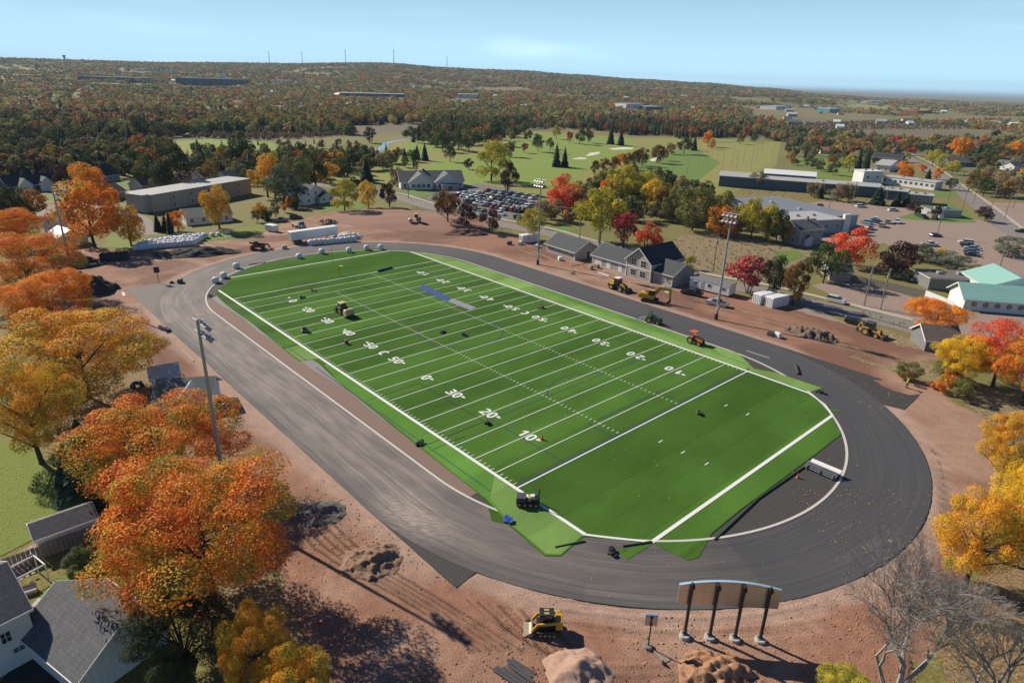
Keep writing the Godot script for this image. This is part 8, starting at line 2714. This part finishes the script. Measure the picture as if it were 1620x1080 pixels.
# ================================================================= tree planting
func make_trees() -> void:
	# big maples along the near left edge
	grove([
		["flame", -29.49, -50.99, 16.52, 20.9, "broad foreground maple, orange over green, beside the shingled garage"],
		["flame", -42.92, -68.38, 13.28, 20.41, "spreading red-orange maple beside the green-roofed pavilion"],
		["gold", -69.27, -94.88, 15.39, 26.32, "large golden maple shading the left yards"],
		["gold", -63.81, -75.57, 14.58, 12.48, "golden maple with tall bare trunk above the lawn"],
		["flame", -110.08, -140.49, 16.2, 24.75, "scarlet-topped maple on the left edge"],
		["orange", -93.93, -123.65, 12.96, 17.78, "orange maple below the scarlet-topped one"],
		["orange", -150.77, -191.39, 11.34, 16.96, "yellow-orange maple at the upper left edge"],
		["gold", -20.55, -40.78, 9.72, 6.45, "bright gold-orange young maple at the bottom of the yard"],
		["gold", -17.26, -38.04, 8.1, 6.6, "golden maple top by the dark ditch"],
		["red", 89.15, -109.3, 12.96, 12.54, "scarlet maple standing on the dry verge"],
		["flame", 88.99, -101.68, 12.96, 12.86, "red-orange maple behind the scarlet maple on the verge"],
		["lemon", 82.76, -109.47, 9.72, 10.91, "yellow maple with an orange top beside the grey garage"],
		["orange", 92.59, -134.05, 8.91, 13.45, "clear orange maple in front of the restaurant"],
		["gold", 67.62, -76.33, 11.34, 8.04, "light golden maple above the haul road"],
		["gold", 50.02, -56.11, 12.96, 9.9, "large golden maple beside the haul road"],
		["lemon", 57.56, -60.58, 12.96, 7.7, "yellow maple behind the large golden one"],
		["lime", 29.87, -40.9, 3.89, 5.43, "low yellow-green bush at the bottom edge"],
	], 0, "", "")
	tree("dark", 0, -27.94, -42.21, 8.91, 8.97, "yew_tree", "dense dark green tree beside the garage gable")
	tree("spruce", 0, -52.11, -68.12, 11.34, 8.11, "spruce_tree", "dark spruce between the golden maples and the lawn")
	tree("spruce", 0, -54.35, -67.89, 8.1, 5.44, "spruce_tree", "smaller dark spruce leaning over the lawn")
	bare_tree(Vector3(34.57, 0, -42.21), 14.0, 1.05, 8, 5, "tall pale leafless tree spreading over the near bend", M.pale_bark)
	bare_tree(Vector3(42.68, 0, -41.52), 10.0, 1.1, 7, 8, "lower leafless tree at the right edge", M.pale_bark)
	# across the site
	var town := "among the town streets and yards"
	grove([
		["orange", -126.79, -191.36, 20.22, 18.29, "tall orange maple beside the two-storey white house"], ["orange", -158.46, -240.86, 18.75, 17.14, "orange maple rising behind its taller twin"], ["gold", -117.22, -194.09, 12.51, 9.54, "gold and green maple left of the bag block"],
		["dark", -160.09, -204.45, 15.75, 12.36, "round dark green tree at the left edge"], ["purple", -234.1, -315.78, 12.88, 15.03, "purple maple behind the stone house"], ["purple", -199.5, -290.88, 12.26, 8.9, "purple maple beside the stone house"],
		["orange", -113.61, -216.06, 7.44, 6.35, "small vivid orange maple by the white bungalow"], ["spruce", -117.61, -215.55, 6.38, 3.38], ["spruce", -114.19, -212.1, 8.36, 3.33], ["spruce", -120.01, -215.24, 6.58, 3.8],
		["gold", -102.1, -221.59, 15.44, 9.89, "thin tan-gold tree before the tan block"], ["dark", -152.27, -288.56, 20.89, 17.55, "big rounded dark tree behind the tan block"], ["silver", -154.33, -288.21, 12.98, 12.13, "silvery green tree left of the tan block"], ["green", -167.16, -296.62, 16.56, 11.3],
		["silver", -97.5, -274.9, 16.8, 16.29, "big silvery green tree by the tall white house"], ["gold", -108.36, -285.85, 19.2, 14.15, "gold-green tree at the tan block's right end"], ["olive", -95.75, -287.95, 18.28, 13.71], ["green", -94.24, -309.57, 19.48, 12.91],
		["lime", -68.28, -259.29, 13.33, 11.97, "round yellow-green tree by the street"], ["lemon", -60.73, -268.79, 11.25, 8.27, "yellow maple beside the round yellow-green tree"], ["purple", -52.36, -270.07, 10.79, 7.79, "dark purple maple opposite the clubhouse"],
		["rust", -24.98, -238.27, 12.88, 10.6, "rust and green maple on the brown mound's edge"], ["purple", -17.72, -234.79, 9.82, 7.75, "purple maple between the rust maple and another"], ["purple", -9.11, -227.43, 8.9, 7.98, "purple maple nearest the small fence"],
		["purple", -4.13, -317.77, 15.08, 9.66, "tall dark maple at the club car park"], ["lime", -13.53, -354.18, 21.37, 19.33, "tall golden-green elm on the course"], ["lime", 5.7, -217.49, 10.69, 8.91, "cone-shaped yellow-green tree at the white container"],
		["red", 19.26, -266.75, 15.2, 14.32, "flaming red-orange maple by the club car park"], ["tan", 13.97, -253.04, 8.79, 9.79], ["tan", 9.86, -247.62, 8.16, 6.24], ["lime", 28.56, -216.52, 18.1, 16.36, "big yellow-green tree behind the storage building"], ["lime", 44.76, -281.91, 18.03, 15.05, "pale yellow willow behind the field house"], ["lime", 54.04, -280.36, 16.92, 13.92], ["lemon", 57.38, -269.56, 14.11, 11.37], ["orange", 37.81, -280.86, 12.78, 6.46],
		["pink", 35.48, -208.46, 13.56, 9.77, "crimson maple behind the field house"], ["red", 41.84, -202.52, 9.7, 9.55, "orange-red maple right of the crimson maple"], ["olive", 66.12, -241.36, 16.71, 16.27, "olive tree beside the scrub field"], ["olive", 61.72, -254.7, 12.72, 10.8], ["rust", 60.01, -263.29, 12.34, 10.13],
		["flame", 73.99, -231.76, 11.75, 11.69, "orange maple by the dealership roof"], ["lime", 83.98, -228.97, 14.26, 9.76], ["lime", 88.19, -225.57, 13.23, 8.32], ["green", 90.44, -222.04, 12.2, 7.35], ["gold", 93.48, -224.29, 8.62, 4.38], ["tan", 80.57, -234.64, 10.53, 6.83],
		["red", 103.4, -195.3, 11.37, 12.68, "scarlet and rust maple beside the showroom"], ["green", 86.16, -174.86, 11.1, 10.77, "bushy green tree by the grey shed"], ["purple", 110.14, -183.5, 10.46, 11.26, "broad dark purple maple behind the board fence"], ["dark", 66.53, -159.55, 11.62, 6.39, "dark green tree above the shipping containers"], ["rust", 69.86, -154.77, 11.51, 7.46, "rounded dark olive maple above the shipping containers"],
		["lime", 51.42, -185.64, 4.19, 3.33, "small bright green cedar behind the field house"], ["purple", 174.76, -286.49, 5.77, 7.17], ["purple", 178.99, -278.69, 5.64, 3.76], ["purple", 198.55, -276.02, 6.39, 7.45], ["silver", 130.98, -204.32, 5.36, 10.08], ["silver", 135.64, -198.68, 4.84, 11.79], ["silver", 164.93, -213.73, 6.42, 10.49], ["lemon", 137.86, -206.66, 3.76, 4.08],
		["spruce", 170.84, -310.77, 9.11, 8.9, "spruce before the blue warehouse"], ["spruce", 178.67, -308.66, 7.03, 5.91, "slim spruce before the blue warehouse"], ["spruce", 182.55, -307.61, 7.3, 5.3, "spruce before the blue annex"], ["spruce", 150.09, -325.05, 7.95, 3.72], ["tan", 148.42, -328.5, 8.64, 8.14], ["tan", 155.62, -318.72, 8.41, 9.12], ["tan", 161.25, -319.62, 8.44, 7.93], ["tan", 127.85, -353.33, 9.86, 8.71],
		["orange", 229.01, -395.82, 12.38, 11.93, "orange maple by the white strip hall"], ["orange", 272.29, -450.86, 5.78, 6.78], ["orange", 259.56, -412.39, 7.6, 7], ["dark", 241.54, -369.21, 6.88, 6.3], ["spruce", 245.92, -399.05, 8.47, 6.03], ["lime", 304.41, -493.03, 11.61, 11.06], ["lime", 297.25, -469.65, 10.68, 9.68], ["lime", 286.75, -441.2, 8.89, 9.95], ["orange", 365.38, -558.27, 16.5, 17.63], ["pink", 331.07, -568.84, 7.67, 7.42], ["lime", 296.61, -515.01, 7.46, 6.74],
		["orange", 442.58, -597.62, 12.84, 18.87], ["rust", 251.32, -362.12, 10.78, 12.34], ["green", 246.24, -348.74, 9.78, 11.25], ["tan", 255.92, -346.36, 13.55, 15.74], ["tan", 267.11, -373.75, 13.14, 14.11], ["gold", 289.15, -396.94, 6.62, 9.75], ["green", 356.45, -504.87, 11.88, 20.74], ["spruce", 354.81, -520.5, 15, 10.67], ["spruce", 222.73, -428, 17.9, 7.21], ["spruce", 220.59, -433.65, 18.11, 6.49], ["lime", 217.95, -439.34, 10.43, 10.73],
	], 1, town, "trees among the streets")
	var pinkie := bare_tree(Vector3(61.44, 0, -163.35), 11.0, 0.9, 6, 15, "half-bare crimson tree behind the office trailer", M.pale_bark)
	var haze := part("crown", broad_crown("pink", 2, 1), leaves_material(), pinkie)
	haze.scale = Vector3(12, 9.5, 12)
	# golf course
	grove([
		["spruce", 24.92, -422.87, 15.35, 7.14, "of a close pair mid fairway, the taller"], ["spruce", 30.2, -424.05, 13.11, 6.37, "of a close pair mid fairway, the shorter"], ["spruce", 82.19, -598, 15.92, 8.87], ["spruce", 89.71, -588.26, 13.61, 8.74], ["green", 15.76, -514.37, 12.91, 9.6], ["pink", 5.53, -502.35, 8.15, 5.64], ["green", 25.92, -536.83, 8.67, 7.01], ["lime", 36.18, -635.91, 12.39, 8.25], ["pink", 45.99, -599.24, 10.66, 5.57], ["green", 54.1, -589.46, 14.66, 9.85], ["green", 62.73, -604.43, 12.89, 8.98],
		["rust", 45.88, -394.32, 8.34, 5.96], ["rust", 52.7, -404.33, 8.53, 6.87], ["rust", 59.44, -411.71, 9.05, 6.98], ["orange", 65.3, -425.42, 10.09, 7.2], ["rust", 69.29, -419.98, 10.74, 7.11], ["rust", 76.45, -434.42, 11.07, 7.34], ["rust", 82.81, -442.6, 12.06, 9.13], ["rust", 96.25, -459.87, 12.49, 11.2], ["rust", 104.09, -476.87, 8.64, 6.26], ["tan", 119.58, -523.37, 8.48, 8.8], ["dark", 130.04, -526.12, 13.68, 11.77], ["spruce", 146.44, -560.15, 12.02, 7.3], ["orange", 168.65, -599.77, 13.88, 11.13], ["flame", 165.52, -576.16, 9.28, 5.36],
		["rust", -77.25, -419.18, 8.79, 8.68], ["dark", -93, -368.11, 12.84, 9.74], ["spruce", -76.51, -337.52, 12.81, 9.6], ["tan", -78.26, -387.83, 9.25, 9.52], ["tan", -59.31, -327.84, 10.98, 6.86], ["spruce", -60.23, -437.12, 11.88, 6.56], ["spruce", -66.04, -443, 10.04, 5.82], ["spruce", -72.94, -434.05, 8.68, 5.71], ["dark", -119.8, -547.82, 13.17, 10.2], ["green", -55.03, -495.13, 15.08, 11.09], ["green", -44.46, -507.33, 15.43, 12.29], ["olive", -35.86, -500.34, 16.56, 12.12], ["dark", -20.06, -555.52, 17.77, 15.48], ["rust", -5.84, -473.58, 11.11, 9.75], ["green", -43.4, -434.05, 11.03, 8.15], ["purple", -28.56, -398.66, 6.59, 6.03], ["rust", -101.31, -420.26, 10.7, 7.91], ["dark", -58.52, -386.37, 12.02, 5.1], ["olive", -64.03, -531.71, 10.47, 9.92],
		["spruce", -205.03, -430.46, 10.91, 7.28], ["spruce", -302.57, -427.85, 9.29, 7.24], ["spruce", -187.79, -406.27, 8.15, 4.6], ["spruce", -181.69, -401.11, 9.51, 4.54], ["spruce", -175.75, -396.08, 10.12, 4.48], ["spruce", -175.46, -402.6, 9.54, 4.56], ["green", -159.89, -387.37, 18.96, 13.1], ["purple", -161.21, -375.36, 8.28, 6.4], ["dark", -168.04, -417.94, 9.87, 7.87], ["olive", -149.91, -351.16, 9.08, 8], ["lime", -163.2, -358.58, 7.28, 7.49], ["spruce", -159.27, -450.17, 7.34, 4.23], ["spruce", -151.83, -452.12, 5.74, 4.25], ["spruce", -146.35, -445.6, 4.86, 4.19], ["dark", -310.38, -558.78, 15.82, 10.38], ["green", -300.07, -536.85, 18.06, 11.97], ["spruce", -317.36, -543.39, 11.59, 6.08], ["spruce", -314.49, -508.77, 13.59, 6.64], ["spruce", -296.27, -514.66, 12.84, 6.72], ["spruce", -307.65, -510.98, 11.85, 6.68],
	], 1, "lining the golf fairways", "trees on the golf course")
	# the rest of the streets and hedges, by area
	scatter([Vector2(-235.49, -299.25), Vector2(-274.61, -361.26), Vector2(-285.31, -432.54), Vector2(-235.05, -430.27), Vector2(-203.7, -377.4), Vector2(-216.05, -328.18), Vector2(-215.98, -287.95)], 26, ["dark", "green", "dark", "rust", "olive", "purple", "dark", "tan"], 7.0, 13.0, 1.0, "in the dense trees behind the left houses", 4)
	scatter([Vector2(-127.61, -303.64), Vector2(-130.02, -394.17), Vector2(-100.94, -413.63), Vector2(-67.32, -358.05), Vector2(-77.09, -312.62), Vector2(-93.36, -278.66)], 14, ["green", "olive", "lime", "rust", "dark", "gold"], 6.0, 12.0, 0.95, "between the tan block and the clubhouse", 5)
	scatter([Vector2(-101.06, -232.47), Vector2(-89.73, -267.21), Vector2(-82.13, -249.43), Vector2(-93.39, -229.09)], 12, ["gold", "orange", "olive", "lime", "dark", "spruce"], 4.0, 8.0, 0.8, "in the hedge above the parked trucks", 6)
	scatter([Vector2(190.06, -467), Vector2(307.32, -687.45), Vector2(335.87, -648.68), Vector2(242.58, -457.74), Vector2(237.15, -492.91)], 10, ["tan", "olive", "dark", "spruce", "lime"], 4.0, 8.0, 0.9, "round the orchard lawns on the right", 7)
	scatter([Vector2(180.87, -603.34), Vector2(294.85, -763.39), Vector2(371.63, -818.73), Vector2(390.02, -736.49), Vector2(296.87, -663.28), Vector2(234.23, -595.52)], 22, ["spruce", "dark", "spruce", "rust", "tan", "green"], 7.0, 12.0, 0.7, "in the dark shelter belt behind the range", 8)
	scatter([Vector2(219.51, -325.38), Vector2(265.05, -336.32), Vector2(396.36, -513.95), Vector2(391.71, -564.85), Vector2(334.25, -499.82)], 14, ["tan", "olive", "tan", "green", "rust", "gold"], 5.0, 9.0, 1.1, "in the thicket along the right-hand road", 9)
	scatter([Vector2(61.24, -257.1), Vector2(77.04, -269.67), Vector2(94.39, -274.9), Vector2(99.18, -244.53), Vector2(79.77, -228.45), Vector2(67.48, -233)], 14, ["olive", "lime", "tan", "green", "gold"], 5.0, 10.0, 0.9, "in the thicket beside the dealership roof", 10)
	scatter([Vector2(296.61, -564.85), Vector2(465.51, -737.02), Vector2(657.95, -890.08), Vector2(521.19, -682.82), Vector2(419.62, -624.15), Vector2(351.01, -605.5)], 18, ["olive", "dark", "lime", "rust", "green", "tan", "lemon"], 6.0, 11.0, 1.0, "among the far right houses", 11)
	scatter([Vector2(73.83, -111.39), Vector2(81.14, -114.72), Vector2(82.49, -111.95), Vector2(82.79, -101.67), Vector2(79.49, -99.14)], 7, ["tan", "flame", "olive"], 2.0, 4.0, 1.2, "in the brush below the yellow maple", 12)
	scatter([Vector2(112.72, -192.65), Vector2(139.09, -191.81), Vector2(138.35, -184.97), Vector2(114.85, -179.47), Vector2(107.1, -181.9)], 9, ["silver", "olive", "tan", "silver"], 2.0, 4.5, 1.3, "in the scrubby bank below the gravel car park", 13)
	scatter([Vector2(-48.5, -54.97), Vector2(-46.29, -58.6), Vector2(-43.37, -56.66), Vector2(-45.59, -54.13)], 5, ["dark", "green", "silver"], 1.2, 2.4, 1.2, "in the shrub bed by the grey board fence", 14)


func scatter(poly: Array, n: int, pals: Array, low: float, high: float, wide: float, where: String, sd: int) -> void:
	var r := RandomNumberGenerator.new()
	r.seed = sd * 101
	var pk := PackedVector2Array(poly)
	var lo: Vector2 = poly[0]
	var hi: Vector2 = poly[0]
	for p in poly:
		lo = lo.min(p)
		hi = hi.max(p)
	var made := 0
	while made < n:
		var p := Vector2(r.randf_range(lo.x, hi.x), r.randf_range(lo.y, hi.y))
		if not Geometry2D.is_point_in_polygon(p, pk):
			continue
		made += 1
		var pal: String = pals[r.randi() % pals.size()]
		var h := r.randf_range(low, high)
		var k: Array = KIND[pal]
		tree(pal, 2 if high > 4.0 or sd in [8, 11] else 1, p.x, p.y, h * (1.2 if pal == "spruce" else 1.0), h * wide * (0.55 if pal == "spruce" else 1.0) * r.randf_range(0.85, 1.2), k[0] if high > 4.0 else "shrub", k[1] + " " + where, "trees " + where)


# belts of trees beyond the course that read as masses
func belt(spots: Array, poly: Array, gap: float, tones: Array, low: float, high: float, cone: float, sd: int) -> void:
	var r := RandomNumberGenerator.new()
	r.seed = sd * 77
	var pk := PackedVector2Array(poly)
	var lo: Vector2 = poly[0]
	var hi: Vector2 = poly[0]
	for p in poly:
		lo = lo.min(p)
		hi = hi.max(p)
	var y := lo.y
	while y < hi.y:
		var x := lo.x
		while x < hi.x:
			var p := Vector2(x, y) + Vector2(r.randf_range(-0.5, 0.5), r.randf_range(-0.5, 0.5)) * gap
			x += gap
			if not Geometry2D.is_point_in_polygon(p, pk):
				continue
			var c := r.randf() < cone
			var t: Color = NEEDLES[r.randi() % 3] if c else tones[r.randi() % tones.size()]
			var h := r.randf_range(low, high)
			spots.append([p.x, land(p.x, p.y) - 0.3, p.y, h * (1.3 if c else 1.0), h * r.randf_range(0.75, 1.1) * (0.5 if c else 1.0), 2 if c else r.randi() % 2, t * r.randf_range(0.8, 1.2)])
		y += gap


func make_belts() -> void:
	var meshes := [plain_crown(2, 0, false), plain_crown(2, 1, false), plain_crown(2, 0, true)]
	var olive := [Color(0.13, 0.13, 0.05), Color(0.1, 0.11, 0.04), Color(0.2, 0.17, 0.06), Color(0.17, 0.12, 0.06), Color(0.06, 0.075, 0.03)]
	var autumn := [Color(0.2, 0.11, 0.05), Color(0.26, 0.12, 0.05), Color(0.08, 0.085, 0.035), Color(0.16, 0.13, 0.06), Color(0.3, 0.1, 0.04)]
	var brush := [Color(0.24, 0.18, 0.12), Color(0.2, 0.15, 0.1), Color(0.28, 0.21, 0.11), Color(0.18, 0.15, 0.08)]
	var yellow := [Color(0.26, 0.24, 0.07), Color(0.32, 0.25, 0.07), Color(0.17, 0.17, 0.06), Color(0.38, 0.27, 0.06), Color(0.13, 0.14, 0.05)]
	var s := []
	belt(s, [Vector2(-387.19, -485.27), Vector2(-379.81, -534.28), Vector2(-334.11, -608.1), Vector2(-276.75, -570.65), Vector2(-264.99, -524.77), Vector2(-332.25, -514.26), Vector2(-321.37, -443.22), Vector2(-303.69, -391.18), Vector2(-313.04, -388.84)], 8.5, olive, 7.0, 12.0, 0.25, 1)
	belt(s, [Vector2(-422.92, -531.74), Vector2(-328.12, -618.49), Vector2(-256.78, -692.16), Vector2(-291.54, -788.06), Vector2(-439.6, -765.74), Vector2(-543.06, -687.98)], 10.0, autumn + olive, 8.0, 13.0, 0.25, 2)
	belt(s, [Vector2(-281.32, -569.04), Vector2(-236.97, -637.53), Vector2(-179.34, -745.66), Vector2(-138.72, -835.39), Vector2(-45.55, -827.33), Vector2(-16.76, -921.89), Vector2(-107.35, -972.07), Vector2(-240.94, -933.56), Vector2(-308.22, -834.06), Vector2(-320.41, -705.07)], 8.0, yellow, 8.0, 13.0, 0.06, 3)
	belt(s, [Vector2(-263.7, -542.94), Vector2(-203.31, -544.7), Vector2(-148.69, -615.85), Vector2(-156.83, -676.99), Vector2(-221.92, -611.76), Vector2(-267.55, -573.9)], 5.5, brush, 3.0, 5.0, 0.0, 4)
	belt(s, [Vector2(-96.72, -579.16), Vector2(-71.27, -643.17), Vector2(-32.3, -707), Vector2(7.68, -781.43), Vector2(16.14, -854.77), Vector2(-44.26, -804.06), Vector2(-91.97, -711.43)], 9.0, olive, 8.0, 13.0, 0.15, 5)
	belt(s, [Vector2(79.84, -779.05), Vector2(119.3, -710.43), Vector2(181.98, -724.01), Vector2(206.41, -692.12), Vector2(248.88, -813.57), Vector2(195.96, -882.52), Vector2(124.06, -959.45)], 8.0, olive + autumn, 8.0, 14.0, 0.4, 6)
	belt(s, [Vector2(-13.1, -732.84), Vector2(80.9, -789.84), Vector2(124.06, -959.45), Vector2(16.14, -854.77)], 9.0, brush + olive, 4.0, 9.0, 0.1, 7)
	belt(s, [Vector2(-346.62, -449.05), Vector2(-310.63, -433.68), Vector2(-290.64, -447.63), Vector2(-258.46, -474.84), Vector2(-231.47, -431.21), Vector2(-281.05, -425.81), Vector2(-281.81, -371.21), Vector2(-287.83, -369.8)], 8.0, olive + autumn, 5.0, 9.0, 0.15, 8)
	belt(s, [Vector2(310.21, -796.55), Vector2(506.9, -947.13), Vector2(775.25, -1052.75), Vector2(1048.18, -1395.75), Vector2(667.96, -1255.41), Vector2(396.09, -1023.77)], 8.0, brush, 1.5, 4.0, 0.03, 9)
	belt(s, [Vector2(-201.03, -511.88), Vector2(-150.55, -538.28), Vector2(-102.66, -500.6), Vector2(-93.9, -436.16), Vector2(-115.67, -410.17), Vector2(-139.77, -424.88), Vector2(-163.06, -433.67)], 12.0, brush + olive, 3.0, 6.0, 0.1, 10)
	belt(s, [Vector2(-224.93, -277.76), Vector2(-283.43, -359.26), Vector2(-293.22, -438.49), Vector2(-229.79, -424.07), Vector2(-197.97, -356.41), Vector2(-194.83, -332.44), Vector2(-218.36, -337.05), Vector2(-219.52, -314.38), Vector2(-230.25, -308.18), Vector2(-210.37, -268.91)], 7.5, olive + autumn, 6.0, 11.0, 0.2, 11)
	belt(s, [Vector2(-172.48, -332.33), Vector2(-187.48, -381.09), Vector2(-175.75, -396.08), Vector2(-163.1, -412.24), Vector2(-130.49, -434.43), Vector2(-98.06, -401.44), Vector2(-93.32, -352.83), Vector2(-102.7, -308.07), Vector2(-135.47, -339.66), Vector2(-157.19, -344.77)], 10.0, olive + autumn, 5.0, 9.0, 0.15, 12)
	belt(s, [Vector2(52.95, -298.86), Vector2(72.43, -339.18), Vector2(86.94, -307.66), Vector2(86.88, -276.6), Vector2(62.65, -263.66)], 7.0, yellow, 5.0, 9.0, 0.0, 13)
	belt(s, [Vector2(11.13, -256.39), Vector2(24.06, -278.78), Vector2(27.58, -258.71), Vector2(20.27, -244.34)], 6.0, brush + autumn, 3.0, 6.0, 0.0, 14)
	belt(s, [Vector2(236.64, -601.9), Vector2(318.53, -713.38), Vector2(398.24, -739.15), Vector2(368.16, -658.12), Vector2(318.18, -596.57), Vector2(261.38, -581.13), Vector2(210.4, -519.56)], 11.0, olive + brush, 4.0, 8.0, 0.2, 15)
	belt(s, [Vector2(448.7, -731.75), Vector2(594.96, -802.74), Vector2(443.55, -577.79), Vector2(407.54, -588.57)], 11.0, olive + autumn, 5.0, 9.0, 0.2, 16)
	var mixed := [Color(0.1, 0.12, 0.04), Color(0.14, 0.15, 0.05), Color(0.07, 0.09, 0.032), Color(0.2, 0.19, 0.06), Color(0.3, 0.2, 0.05), Color(0.19, 0.17, 0.08), Color(0.4, 0.17, 0.04)]
	belt(s, [Vector2(-286.36, -358.59), Vector2(-305.98, -426.92), Vector2(-290.64, -447.63), Vector2(-246.75, -478.27), Vector2(-213.72, -428.21), Vector2(-165.5, -418.56), Vector2(-165.58, -440.64), Vector2(-112.4, -398.18), Vector2(-105.58, -433.29), Vector2(-87.16, -403.92), Vector2(-84.74, -345.01), Vector2(-98.64, -324.73), Vector2(-96.28, -287.86), Vector2(-122.13, -304.62), Vector2(-145.73, -333.08), Vector2(-157.17, -298.4), Vector2(-165.07, -296.99), Vector2(-174.19, -295.37), Vector2(-203.93, -340.03), Vector2(-209.76, -304.04), Vector2(-230.55, -292.59)], 13.0, mixed, 8.0, 13.0, 0.2, 17)
	belt(s, [Vector2(10.5, -276.72), Vector2(24.04, -297.54), Vector2(43.6, -342.43), Vector2(69.7, -380.33), Vector2(81.09, -349.25), Vector2(90.03, -308.16), Vector2(90.57, -279.98), Vector2(75.34, -244.79), Vector2(58.66, -256.75), Vector2(45.47, -252.48), Vector2(28.24, -252.55)], 10.0, yellow + mixed, 7.0, 12.0, 0.05, 18)
	belt(s, [Vector2(-102.44, -419.99), Vector2(-91.71, -467.9), Vector2(-81.76, -487.86), Vector2(-64.02, -429.14), Vector2(-69.1, -367.83), Vector2(-80.41, -355.42)], 15.0, mixed, 6.0, 11.0, 0.3, 19)
	belt(s, [Vector2(-92.95, -556.14), Vector2(-59.66, -647.27), Vector2(7.36, -740.79), Vector2(12.12, -614.34), Vector2(-14.3, -535.68), Vector2(-39.63, -538.85), Vector2(-59.54, -493.9)], 16.0, mixed, 8.0, 13.0, 0.25, 20)
	belt(s, [Vector2(185.24, -465.91), Vector2(240.47, -597.28), Vector2(363.66, -697.78), Vector2(448.59, -709.41), Vector2(582.4, -765.64), Vector2(296.6, -378.99), Vector2(299.39, -414.65), Vector2(317.88, -496.09), Vector2(358.45, -618.82), Vector2(254.67, -481.71), Vector2(201.28, -406.42)], 17.0, mixed, 5.0, 10.0, 0.2, 21)
	belt(s, [Vector2(151.01, -673.82), Vector2(293.78, -772), Vector2(327.98, -843.55), Vector2(219.12, -844.94)], 9.0, mixed, 8.0, 12.0, 0.5, 22)
	belt(s, [Vector2(-199.94, -244.87), Vector2(-186.79, -253.6), Vector2(-168.98, -231), Vector2(-157.74, -211.36), Vector2(-168.43, -203.4)], 9.0, mixed, 6.0, 9.0, 0.1, 23)
	wood("golf_woodland", "mixed autumn tree belts and brush beyond the golf fairways", s, meshes)


# low brush, weeds and fallen leaves
func make_cover() -> void:
	var s := []
	var scrub := [Color(0.34, 0.26, 0.12), Color(0.26, 0.23, 0.09), Color(0.4, 0.27, 0.14), Color(0.2, 0.2, 0.075)]
	belt(s, [Vector2(48.84, -209.14), Vector2(60.84, -229.11), Vector2(77.63, -236.36), Vector2(90.19, -220.16), Vector2(96.25, -208.6), Vector2(68.01, -174.33), Vector2(56.78, -184.82)], 2.0, scrub, 0.3, 0.9, 0.0, 21)
	belt(s, [Vector2(60.99, -137.16), Vector2(71.29, -137.97), Vector2(81.72, -133.32), Vector2(83.49, -124.23), Vector2(81.77, -114.76), Vector2(76.71, -118.93), Vector2(67.95, -124.46)], 1.6, scrub, 0.15, 0.45, 0.0, 22)
	belt(s, [Vector2(84.89, -151.25), Vector2(92.71, -140.46), Vector2(92.01, -137.98), Vector2(83.34, -147.44)], 1.3, scrub, 0.3, 0.8, 0.0, 23)
	belt(s, [Vector2(75.45, -114.34), Vector2(81.61, -110.51), Vector2(81.18, -99.24), Vector2(78.05, -88.65), Vector2(79.31, -85.05), Vector2(88.46, -97.42), Vector2(87.14, -108.18)], 1.5, scrub, 0.2, 0.55, 0.0, 24)
	belt(s, [Vector2(145.62, -352.18), Vector2(196.67, -318.24), Vector2(191.46, -304.12), Vector2(145.78, -313.64), Vector2(107.53, -337.15), Vector2(111.46, -350.39)], 2.4, scrub, 0.3, 0.9, 0.0, 25)
	wood("rough_undergrowth", "tufts of dry weeds and low brush on the verges", s, [plain_crown(3, 0, false), plain_crown(3, 1, false), plain_crown(3, 0, true)])
	# fallen leaves
	var r := RandomNumberGenerator.new()
	r.seed = 5
	var pos := PackedVector3Array()
	var nor := PackedVector3Array()
	var col := PackedColorArray()
	for area in [[Vector2(-72, -84), Vector2(-46, -55), 2600], [Vector2(-40, -62), Vector2(-18, -40), 900], [Vector2(38, -75), Vector2(75, -38), 2600], [Vector2(60, -120), Vector2(100, -85), 1500], [Vector2(8, -112), Vector2(52, -52), 150], [Vector2(-10, -62), Vector2(30, -50), 110], [Vector2(-15, -100), Vector2(30, -70), 70]]:
		for i in area[2]:
			var x := r.randf_range(area[0].x, area[1].x)
			var z := r.randf_range(area[0].y, area[1].y)
			var d := track_dist(to_uv(x, z))
			var y := TURF_Y + 0.05 if d < 36.0 else ROAD_Y + 0.03 if d < 47.0 else 0.16
			var c: Color = [Color(0.6, 0.36, 0.06), Color(0.5, 0.2, 0.04), Color(0.62, 0.45, 0.12), Color(0.4, 0.24, 0.1)][r.randi() % 4]
			add_leaf(pos, nor, col, r, Vector3(x, y, z), Vector3.UP * 2.0, 0.085, c)
	var o := part("fallen_leaves", leafy(pos, nor, col), leaves_material(), self)
	tag(o, "yellow and orange leaves fallen over lawn, soil and blacktop", "leaves", "", "stuff")


func _ready() -> void:
	rng.seed = 7
	nz.seed = 4
	nz.frequency = 0.02
	nz.fractal_octaves = 4
	make_view()
	make_materials()
	make_land()
	make_grounds()
	make_site()
	make_track()
	make_field()
	print("ground ", Time.get_ticks_msec())
	make_buildings()
	make_far_buildings()
	make_cars()
	make_site_things()
	print("things ", Time.get_ticks_msec())
	make_trees()
	print("trees ", Time.get_ticks_msec())
	make_belts()
	make_cover()
	make_clods()
	make_far_woods()
	print("woods ", Time.get_ticks_msec())
